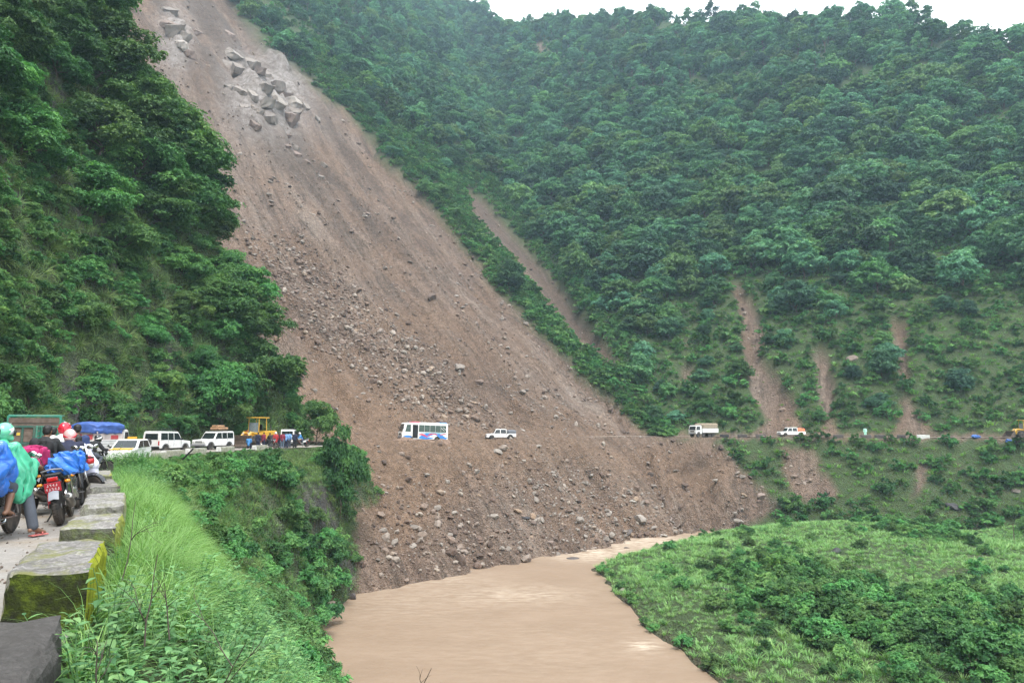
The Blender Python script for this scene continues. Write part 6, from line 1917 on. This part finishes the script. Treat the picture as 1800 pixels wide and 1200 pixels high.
bike('H', at(474, 74.5), 74.5, 10, 'motorcycle parked among the crowd in front of the orange tarp', M_BLACKPAINT, 0, -.32)
bike('I', at(529, 77), 77, 215, 'motorcycle arriving at the end of the crowd', M_WHITE, 0, -.25)
# loads on the bikes
V, F = block_mesh(131, .46, .62, .32, 20, .07, .12)
V = V + .05 * np.stack([np.abs(fbm(V[:, 0] * 9 + V[:, 2] * 7, V[:, 1] * 8 + k * 5, 40 + k, 3)) for k in range(3)], -1) * np.sign(V)
o = link('plastic_sheet', mesh_np('plastic_sheet', V, F, M_BRIGHTBLUE), None, (xb + .32 * math.cos(hdB) - .02, yb + .32 * math.sin(hdB), 1.22), (0, -.1, hdB - PI / 2)); tag(o, 'crumpled bright blue sheet tied over the seat of the leaning motorcycle', 'sheet')
V, F = block_mesh(133, .40, .38, .40, 14, .05, .14)
o = link('bag', mesh_np('bag', V, F, M_PINK, smooth=True), None, (at(52, 13.2), 13.2, 1.34), (0, .1, 1.7)); tag(o, 'magenta bag strapped behind the person in the dark jacket', 'bag')
# ------------------------------------------------------------------ people
_tmp = bpy.data.scenes.new('shaping')
def fuse(name, shapes, voxel, mat, smooth_it=4, fac=.5):
    """shapes: chains of (point, radius) and balls; grown together into one continuous skin"""
    m = MB()
    for s_ in shapes:
        if s_[0] == 'ball': m.ball(s_[1], s_[2], 14, 10)
        else:
            P = [Vector(p) for p, _ in s_[1]]; R = [q for _, q in s_[1]]
            m.tube(P, R, 12)
            for p, q in zip(P, R): m.ball(p, q, 12, 8)
    bm = bmesh.new()
    vs = [bm.verts.new(v) for v in m.V]
    for f in m.F:
        try: bm.faces.new([vs[i] for i in f])
        except ValueError: pass
    bmesh.ops.remove_doubles(bm, verts=bm.verts, dist=1e-6)
    me = bpy.data.meshes.new(name + '_raw'); bm.to_mesh(me); bm.free()
    o = bpy.data.objects.new(name, me); _tmp.collection.objects.link(o)
    r = o.modifiers.new('r', 'REMESH'); r.mode = 'VOXEL'; r.voxel_size = voxel; r.use_smooth_shade = True
    sm = o.modifiers.new('s', 'SMOOTH'); sm.factor = fac; sm.iterations = smooth_it
    with bpy.context.temp_override(scene=_tmp, view_layer=_tmp.view_layers[0]):
        dg = bpy.context.evaluated_depsgraph_get(); dg.update()
        out = bpy.data.meshes.new_from_object(o.evaluated_get(dg)); out.name = name
    bpy.data.objects.remove(o)
    out.materials.clear(); out.materials.append(mat)
    return out
M_SKIN = plain('brown_skin', (.20, .105, .065), .5, var=.08)
M_HAIR = plain('black_hair', (.012, .011, .011), .6, var=.3, scale=20)
M_EYE = plain('eye_white', (.7, .68, .65), .2)
def cloth(name, col, rough=.85, var=.14): return plain(name, col, rough, var=var, scale=7)
NAVY = cloth('navy_cloth', (.022, .040, .115)); DKNAVY = cloth('dark_navy_cloth', (.018, .022, .05)); BLK = cloth('black_cloth', (.02, .021, .024))
LAV = cloth('lavender_cloth', (.58, .58, .70)); WHT = cloth('white_cloth', (.68, .68, .70)); DGREY = cloth('dark_grey_trousers', (.065, .075, .095))
SLATE = cloth('slate_jeans', (.085, .115, .16)); MAROON = cloth('maroon_cloth', (.20, .025, .05)); SKYB = cloth('sky_blue_cloth', (.16, .32, .62)); BLUEC = cloth('blue_cloth', (.05, .20, .45))
REDC = cloth('red_cloth', (.36, .025, .03)); PALEG = cloth('pale_green_cloth', (.38, .72, .58)); BROWNC = cloth('brown_cloth', (.10, .06, .055))
PONCHO = plain('green_raincoat', (.06, .40, .235), .35, var=.22, scale=6, coat=.3); BLUECOAT = plain('blue_raincoat', (.03, .15, .55), .35, var=.3, scale=8, coat=.3)
STRIPE = plain('grey_wrap', (.16, .16, .17), .9, var=.4, scale=22)
POSE = {
 'stand': dict(pel=(0, 0, .93), chest=(.02, 0, 1.27), neck=(.0, 0, 1.47), head=(.03, 0, 1.62), sh=(0, .185, 1.41), el=(-.03, .25, 1.13), wr=(.06, .24, .89), hip=(0, .095, .92), kn=(.03, .11, .50), an=(-.02, .12, .08), toe=(.17, .14, .04)),
 'ride': dict(pel=(-.12, 0, .92), chest=(.02, 0, 1.22), neck=(.07, 0, 1.41), head=(.13, 0, 1.55), sh=(.05, .19, 1.34), el=(.20, .29, 1.12), wr=(.40, .34, 1.06), hip=(-.08, .11, .90), kn=(.30, .22, .74), an=(.02, .25, .40), toe=(.18, .27, .34)),
 'lean': dict(pel=(-.10, 0, .92), chest=(.14, 0, 1.17), neck=(.24, 0, 1.33), head=(.33, 0, 1.43), sh=(.18, .185, 1.27), el=(.40, .24, 1.08), wr=(.60, .22, 1.0), hip=(-.08, .095, .90), kn=(.0, .12, .50), an=(-.08, .14, .08), toe=(.11, .16, .04)),
 'sit': dict(pel=(0, 0, .50), chest=(.05, 0, .84), neck=(.06, 0, 1.04), head=(.10, 0, 1.18), sh=(.05, .185, .98), el=(.12, .25, .72), wr=(.32, .14, .62), hip=(0, .10, .50), kn=(.42, .13, .50), an=(.40, .13, .08), toe=(.58, .15, .04)),
 'crouch_ride': dict(pel=(-.12, 0, .92), chest=(.08, 0, 1.19), neck=(.18, 0, 1.36), head=(.27, 0, 1.48), sh=(.14, .19, 1.30), el=(.30, .27, 1.08), wr=(.44, .33, 1.04), hip=(-.08, .11, .90), kn=(.30, .2, .74), an=(.02, .24, .40), toe=(.18, .26, .34)),
}
def mir(p, s): return (p[0], p[1] * s, p[2])
def vlerp(a, b, t): return tuple(a[i] + (b[i] - a[i]) * t for i in range(3))
def person(label, pose, at_, hd, top, bottom, detail=0, helmet=None, hair=True, group=None, over=None, feet=None, long=False, sleeves=1.0, skirt=None, trouser=1.0, scale=1.0, shoes=True, headturn=0.0, coat=None, tunic=False):
    """detail 2: fingers and face in full; 1: hand shapes; 0: far away"""
    p = dict(POSE[pose]); p.update(over or {})
    vox = (.034, .02, .0105)[detail]
    root = empty('person', at_, math.radians(hd), label, 'person', group, scale=scale)
    def J(k, s):
        v = p.get(k + ('_l' if s > 0 else '_r'))
        return v if v is not None else mir(p[k], s)
    infl = max(0.0, vox - .012) * .6
    B = []
    B.append(('c', [(p['pel'], .125), (vlerp(p['pel'], p['chest'], .5), .115), (p['chest'], .135), (vlerp(p['chest'], p['neck'], .6), .11)]))
    hx, hy, hz = p['head']
    ct, st_ = math.cos(headturn), math.sin(headturn)
    def H(x, y, z): return (hx + x * ct - y * st_, hy + x * st_ + y * ct, hz + z)
    B.append(('c', [(p['neck'], .058), (H(-.01, 0, -.06), .056)]))
    B.append(('ball', H(-.01, 0, .03), (.094, .076, .10))); B.append(('ball', H(.025, 0, -.05), (.066, .058, .07)))
    if detail:
        B.append(('c', [(H(.085, 0, .012), .011), (H(.105, 0, -.022), .016)])); B.append(('ball', H(.078, 0, -.066), (.018, .026, .012)))
        for s in (1, -1): B.append(('ball', H(-.01, s * .078, 0), (.018, .012, .03)))
    for s in (1, -1):
        sh, el, wr, hip, kn, an, toe = (J(k, s) for k in ('sh', 'el', 'wr', 'hip', 'kn', 'an', 'toe'))
        B.append(('c', [(vlerp(sh, p['chest'], .35), .085), (sh, .062), (vlerp(sh, el, .5), .05), (el, .042), (vlerp(el, wr, .4), .042), (wr, .028 + infl)]))
        d = Vector(wr) - Vector(el); d.normalize()
        w_ = Vector(wr); side = Vector((0, 0, 1)).cross(d); side = side.normalized() if side.length > .05 else Vector((0, s * 1.0, 0)); up = d.cross(side)
        palm = w_ + d * .05
        B.append(('c', [(w_, .027 + infl), (palm, .036 + infl), (palm + d * .03, .034 + infl)]))
        if detail == 2:
            for f_, ln in zip((-.027, -.009, .009, .027), (.062, .075, .07, .055)):
                a_ = palm + d * .035 + side * f_
                b_2 = a_ + d * ln * .45 - up * .012; c_ = b_2 + d * ln * .25 - up * ln * .5
                B.append(('c', [(a_, .0115), (b_2, .0105), (c_, .0095)]))
            a_ = w_ + d * .022 + side * .03 * (-s)
            B.append(('c', [(a_, .013), (a_ + side * .022 * (-s) + d * .025, .012), (a_ + side * .026 * (-s) + d * .05 - up * .012, .010)]))
        B.append(('c', [(hip, .092), (vlerp(hip, kn, .5), .075), (kn, .056), (vlerp(kn, an, .35), .056), (an, .038)]))
        B.append(('c', [(an, .038), (vlerp(an, toe, .5), .036), (toe, .030)])); heel = vlerp(an, toe, -.28); B.append(('ball', (heel[0], heel[1], min(heel[2], an[2] - .015)), (.036, .034, .034)))
    link('body', fuse('body', B, vox, M_SKIN, 3), root)
    # trousers
    g_ = .014 + infl
    if bottom is not None:
        T = [('c', [(p['pel'], .135 + g_), (vlerp(p['pel'], p['chest'], .28), .122 + g_)])]
        for s in (1, -1):
            hip, kn, an = J('hip', s), J('kn', s), J('an', s)
            tr = p.get('trouser_l' if s > 0 else 'trouser_r', trouser)
            e_ = vlerp(kn, an, max(0, (tr - .5) * 2) * .92) if tr > .5 else vlerp(hip, kn, tr * 2)
            T.append(('c', [(hip, .10 + g_), (vlerp(hip, kn, .5), .085 + g_), (kn, .068 + g_), (e_, .062 + g_)] if tr > .5 else [(hip, .1 + g_), (e_, .085 + g_)]))
        link('trousers', fuse('trousers', T, max(vox, .014), bottom, 3), root)
    # shirt
    if top is not None and coat is None:
        base = p['pel'] if not long else vlerp(p['pel'], J('kn', 1), 0)
        T = [('c', [(vlerp(p['pel'], p['chest'], -.12 if not long else -.5), .142 + g_), (vlerp(p['pel'], p['chest'], .5), .130 + g_), (p['chest'], .148 + g_), (vlerp(p['chest'], p['neck'], .6), .112 + g_)])]
        for s in (1, -1):
            sh, el, wr = J('sh', s), J('el', s), J('wr', s)
            e_ = [(vlerp(sh, p['chest'], .35), .095 + g_), (sh, .075 + g_), (vlerp(sh, el, .55), .062 + g_)]
            if sleeves > .6: e_ += [(el, .054 + g_), (vlerp(el, wr, .9), .042 + g_)]
            T.append(('c', e_))
        link('shirt', fuse('shirt', T, max(vox, .014), top, 3), root)
    if tunic:
        q_ = p['pel']; T = [('c', [(vlerp(q_, p['chest'], .5), .135), (q_, .155), ((q_[0] - .02, 0, q_[2] - .22), .165), ((q_[0] - .03, 0, q_[2] - .36), .15)])]
        link('tunic', fuse('tunic', T, .02, top, 2), root)
    if skirt is not None:
        T = [('c', [(p['pel'], .16), ((p['pel'][0], 0, .55), .2), ((p['pel'][0], 0, .2), .23)])]
        link('skirt', fuse('skirt', T, max(vox, .02), skirt, 2), root)
    if coat is not None:
        T = [('c', [(vlerp(p['neck'], p['chest'], .1), .10), (p['chest'], .155), (vlerp(p['pel'], p['chest'], .4), .165), (p['pel'], .19)])]
        for s in (1, -1):
            sh, el, wr, hip, kn = (J(k, s) for k in ('sh', 'el', 'wr', 'hip', 'kn'))
            T.append(('c', [(vlerp(sh, p['chest'], .3), .115), (sh, .09), (vlerp(sh, el, .5), .088), (el, .088), (vlerp(el, wr, .75), .07)]))
            T.append(('c', [(el, .08), (vlerp(el, hip, .35), .115), (vlerp(el, hip, .7), .14), (hip, .15)]))
            T.append(('c', [(vlerp(sh, p['chest'], .3), .11), (vlerp(sh, kn, .5), .115), (vlerp(sh, kn, .85), .10)]))
            T.append(('c', [(vlerp(el, wr, .5), .09), (vlerp(vlerp(el, wr, .5), kn, .6), .10)]))
            T.append(('c', [(vlerp(hip, kn, .3), .14), (vlerp(vlerp(hip, kn, .5), J('an', s), .25), .09)]))
            T.append(('c', [(hip, .14), (vlerp(hip, kn, .5), .12), (vlerp(hip, kn, .85), .105)]))
        me = fuse('raincoat', T, .014, coat, 3)
        V = np.array([v.co[:] for v in me.vertices])
        nrm = np.array([v.normal[:] for v in me.vertices])
        cx_ = p['pel'][0] + .08
        ang = np.arctan2(V[:, 1], V[:, 0] - cx_)
        low = sstep(1.45, .75, V[:, 2])
        w_ = fbm(V[:, 2] * 1.6, ang * .8, 5, 2) * .9
        fold = np.abs(fbm(ang * 2.6 + w_, V[:, 2] * .9 + ang * .4, 17, 2)) * 2
        V += nrm * ((.012 - .055 * np.clip(.30 - fold, 0, 1) / .30) * (.35 + .65 * low) + .010 * fbm(V[:, 0] * 11 + V[:, 2] * 4, V[:, 1] * 11 - V[:, 2] * 7, 8, 3))[:, None]
        me.vertices.foreach_set('co', V.ravel()); me.update()
        link('raincoat', me, root)
    if hair and helmet is None:
        T = [('ball', H(-.02, 0, .055), (.097, .086, .088)), ('ball', H(-.05, 0, .0), (.065, .078, .07))]
        link('hair', fuse('hair', T, max(vox, .013), M_HAIR, 2), root)
    if detail:
        e = MB()
        for s in (1, -1): e.ball(H(.076, s * .031, .006), .0125, 8, 6)
        e.build('eyes', M_EYE, root, smooth=True)
    if shoes:
        for s in (1, -1):
            an, toe = J('an', s), J('toe', s); h_ = vlerp(an, toe, -.3)
            m = MB(); d = Vector(toe) - Vector(an); d.z = 0; yaw = math.atan2(d.y, d.x)
            c_ = vlerp(an, toe, .5)
            z_ = min(toe[2], an[2] - .04) - .028
            if shoes == 'sandal':
                q = m.box((c_[0], c_[1], z_ + .004), (.27, .095, .022), (0, 0, yaw)).build('sandal', feet or REDC, root, .01)
                MB().tube([(c_[0] + .0, c_[1] - .05, z_ + .02), (toe[0] - .03, toe[1], toe[2] + .034), (c_[0], c_[1] + .05, z_ + .02)], .011, 6).build('strap', feet or REDC, q)
            else:
                link('shoe', fuse('shoe', [('c', [((h_[0], h_[1], toe[2] + .012), .045), ((c_[0], c_[1], toe[2] + .02), .046), ((toe[0] + .02 * math.cos(yaw), toe[1], toe[2] + .005), .040)])], max(vox, .016), feet or BLK, 2), root)
    if helmet is not None:
        c1, c2, vis = helmet
        R = .145
        T = [('ball', H(-.005, 0, .035), (.150, .126, .138)), ('c', [(H(.085, 0, -.075), .05), (H(.06, .05, -.07), .05)]), ('c', [(H(.085, 0, -.075), .05), (H(.06, -.05, -.07), .05)]), ('ball', H(-.03, 0, -.03), (.118, .112, .085))]
        he = link('helmet', fuse('helmet', T, max(vox, .013), c1, 2), root)
        v = MB(); V = []
        for i, zz in enumerate((-.025, .015, .055)):
            for k in range(11):
                a = -1.15 + 2.3 * k / 10
                rx, ry = (.157, .134) if i != 1 else (.160, .137)
                V.append(H(-.005 + rx * math.cos(a), ry * math.sin(a), zz))
        v.add(V, [(i * 11 + k, i * 11 + k + 1, (i + 1) * 11 + k + 1, (i + 1) * 11 + k) for i in range(2) for k in range(10)])
        vz = v.build('visor', vis, he, smooth=True); sd = vz.modifiers.new('solid', 'SOLIDIFY'); sd.thickness = .004
        # painted flash on each side
        for s in (1, -1):
            v = MB(); V = []
            for i in range(6):
                a = 1.0 + 1.9 * i / 5
                for q, zz in ((0, .0 - .010 * i), (1, .10 - .022 * i)):
                    sc_ = math.sqrt(max(.05, 1 - ((zz - .035) / .139) ** 2))
                    V.append(H(-.005 + (.1515 * sc_) * math.cos(a), s * (.1275 * sc_ + .001) * math.sin(a), zz))
            v.add(V, [(2 * i, 2 * i + 1, 2 * i + 3, 2 * i + 2) for i in range(5)])
            f_ = v.build('painted_flash', c2, he, smooth=True); sd = f_.modifiers.new('solid', 'SOLIDIFY'); sd.thickness = .006; sd.offset = 0
    return root
H_GREEN = plain('green_helmet', (.16, .60, .38), .25, var=.25, scale=5, coat=.5); H_RED = plain('red_helmet', (.55, .02, .045), .25, coat=.5); H_BLACK = plain('black_helmet', (.02, .022, .028), .25, coat=.5)
H_WR = plain('pink_white_helmet', (.66, .42, .42), .25, coat=.5)
V_DARK = plain('dark_visor', (.02, .022, .025), .1)
RIDERS = 'riders waiting on the near road'
# on the nearest motorcycle: rider in green, passenger in blue behind him
fa = np.array([math.cos(hdA), math.sin(hdA)]); ra = np.array([math.sin(hdA), -math.cos(hdA)])
axA = np.array([xa, ya])
rp = axA + fa * .62
person('person in a green raincoat and green helmet on the nearest motorcycle', 'ride', (rp[0], rp[1], .04), 100, BLK, DGREY, 2, (H_GREEN, M_WHITEC, V_DARK), group=RIDERS,
       over={'kn_r': (.20, -.36, .62), 'an_r': (.16, -.50, .12), 'toe_r': (.33, -.58, .045), 'wr_l': (.47, .33, 1.05), 'wr_r': (.47, -.33, 1.05)}, shoes='sandal', feet=plain('pink_sandal', (.55, .16, .15), .6), coat=PONCHO, headturn=-.55, scale=1.0)
pp_ = axA + fa * .12
person('person riding pillion in a blue raincoat with a bare shin, at the left edge', 'ride', (pp_[0], pp_[1], .06), 106, BLK, DGREY, 2, (H_BLACK, M_WHITE, V_DARK), group=RIDERS,
       over={'kn_r': (.40, -.26, .74), 'an_r': (.26, -.27, .40), 'toe_r': (.44, -.29, .34), 'wr_r': (.40, -.2, 1.14), 'el_r': (.14, -.28, 1.1), 'wr_l': (.40, .2, 1.14), 'trouser_r': .56}, trouser=.56, shoes='sandal', feet=plain('brown_sandal', (.10, .07, .06), .7), coat=BLUECOAT)
person('person in a dark jacket and backpack beside the magenta bag', 'ride', (at(66, 13.9), 13.9, .06), 100, BLK, DKNAVY, 1, group=RIDERS)
person('person in a white shirt and red helmet with a black bag behind', 'ride', (at(97, 15.6), 15.6, .10), 95, WHT, DKNAVY, 1, (H_RED, H_RED, V_DARK), group=RIDERS)
person('person with dark hair standing behind the red helmeted rider', 'stand', (at(84, 18), 18, 0), 110, DKNAVY, BLK, 1, group=RIDERS, scale=.98)
person('tall person in a navy shirt standing with back turned among the riders', 'stand', (at(126, 16.8), 16.8, -.02), 112, NAVY, DKNAVY, 1, group=RIDERS, scale=1.03)
person('person with a pink and white helmet in front of the tall man in navy', 'crouch_ride', (at(113, 14.6), 14.6, .02), 125, DKNAVY, BLK, 1, (H_WR, H_RED, V_DARK), group=RIDERS)
person('person in a pale lavender shirt leaning over the red motorcycle', 'lean', (at(147, 15.6), 15.6, -.03), 165, LAV, STRIPE, 1, group=RIDERS, tunic=True)
person('person with a black helmet on the motorcycle before the blue tarpaulin truck', 'crouch_ride', (at(157, 26.8), 26.8, -.18), 70, BLK, DGREY, 1, (H_BLACK, M_WHITE, V_DARK), group=RIDERS)
# bags worn by riders rest against their backs
V, F = block_mesh(141, .20, .34, .44, 6, .03, .10)
o = link('backpack', mesh_np('backpack', V, F, BLK, smooth=True), None, (at(72, 13.62), 13.62, 1.44), (0, 0, math.radians(100))); tag(o, 'black backpack worn by the person in the dark jacket', 'backpack')
V, F = block_mesh(143, .16, .36, .32, 6, .03, .10)
o = link('bag', mesh_np('bag', V, F, H_BLACK, smooth=True), None, (at(99, 15.25), 15.25, 1.38), (0, .1, math.radians(95))); tag(o, 'shiny black bag slung behind the person in white', 'bag')
# the crowd at the end of the road
CR = 'people gathered at the end of the near road'
ex = plain('white_helmet', (.70, .70, .68), .3)
for px, D, pose, hd, top_, bot, kw, lab in [
    (437, 72.5, 'sit', 100, BLUEC, DKNAVY, {}, 'person in a bright blue shirt sitting beside the loader bucket'),
    (453, 70.5, 'stand', 70, DKNAVY, DKNAVY, {}, 'person in dark navy clothes standing at the left of the crowd'),
    (463, 73.5, 'stand', 60, MAROON, DKNAVY, {}, 'person in a maroon top next to the one in dark navy'),
    (472, 74.4, 'ride', 10, BLK, BLK, {}, 'person in black sitting on the motorcycle in the crowd'),
    (484, 75.0, 'stand', 120, REDC, REDC, dict(helmet=(ex, ex, V_DARK), skirt=REDC, long=True), 'person in a long red dress with a white helmet'),
    (489, 76.5, 'stand', 60, BLK, DKNAVY, {}, 'person in dark clothes right behind the red dress'),
    (496, 75.2, 'stand', 95, MAROON, SLATE, {}, 'person in a maroon shirt and blue jeans in the crowd'),
    (503, 76.0, 'stand', 80, SKYB, DKNAVY, {}, 'person in a light blue shirt and dark trousers'),
    (508, 78.0, 'stand', 75, SKYB, DGREY, {}, 'person in a blue shirt partly hidden behind the light blue shirt'),
    (518, 76.5, 'stand', 100, DKNAVY, BLK, {}, 'person in dark clothes standing in front of the white van'),
    (528, 77.0, 'ride', 215, BLUEC, BROWNC, dict(helmet=(ex, ex, V_DARK)), 'person in blue riding the motorcycle at the right end of the crowd'),
]:
    x = at(px, D)
    person(lab, pose, (x, D, float(land(np.float64(x), np.float64(D))) + (.0 if pose != 'ride' else .0)), hd, top_, bot, 0, group=CR, **kw)
p, t = far_edge(1523, 1.2)
person('person in pale green clothes standing on the far road', 'stand', (p[0], p[1], .35), 250, PALEG, PALEG, 0, coat=None)
bpy.data.scenes.remove(_tmp)

# ------------------------------------------------------------------ small things
for px, py, w, lab in ((1717, 769, 22, 'small blue sheet lying on the edge of the far road'), (1778, 779, 26, 'blue tarp hanging down the bank at the right end of the far road')):
    p_, f_ = hit(px, py); s_ = .55 * w * f_ / FPX
    V, F = block_mesh(px, s_, s_ * .6, s_ * .35, 8, .25, .1)
    o = link('blue_sheet', mesh_np('blue_sheet', V, F, plain('faded_blue_sheet', (.09, .20, .52), .6, var=.3, scale=2)), None, p_ + np.array([0, 0, s_ * .3]), (.3, .1, .4)); tag(o, lab, 'sheet')
p_, f_ = hit(1783, 952)
o = MB().tube([(0, 0, -.3), (.03, 0, 2.3)], .05, 7).build('field_post', M_BARK, None); o.location = p_; tag(o, 'thin upright wooden post in the grass at the right of the terrace', 'post')
# grit and small stones on the near road
n = 900
yy = RNG.uniform(4, 30, n); xe = np.interp(yy, ex_[:, 1], ex_[:, 0]); xx = xe - .5 - np.abs(RNG.normal(0, 1.6, n))
scatter('road_grit', 'rubble', np.stack([xx, yy, road_z(yy) + .03], -1), zrot(n), RNG.uniform(.008, .03, n))

# ------------------------------------------------------------------ the monsoon air
hm = bpy.data.materials.new('haze_air'); hm.use_nodes = True
hn = hm.node_tree; hn.nodes.clear()
ho = hn.nodes.new('ShaderNodeOutputMaterial'); hv_ = hn.nodes.new('ShaderNodeVolumePrincipled')
hv_.inputs['Color'].default_value = (.58, .80, 1.0, 1)
hv_.inputs['Density'].default_value = .0003
hv_.inputs['Anisotropy'].default_value = .1
hn.links.new(hv_.outputs[0], ho.inputs['Volume'])
hx0, hx1, hy0, hy1, hz0, hz1 = -205, 345, -60, 720, -18.6, float(GZ.max()) + 25
print('top', GZ.max())
hb = [(x, y, z) for z in (hz0, hz1) for y in (hy0, hy1) for x in (hx0, hx1)]
hf = [(0, 2, 3, 1), (4, 5, 7, 6), (0, 1, 5, 4), (1, 3, 7, 5), (3, 2, 6, 7), (2, 0, 4, 6)]
hz = link('haze', mesh_np('haze', hb, hf, hm))
tag(hz, kind='stuff')
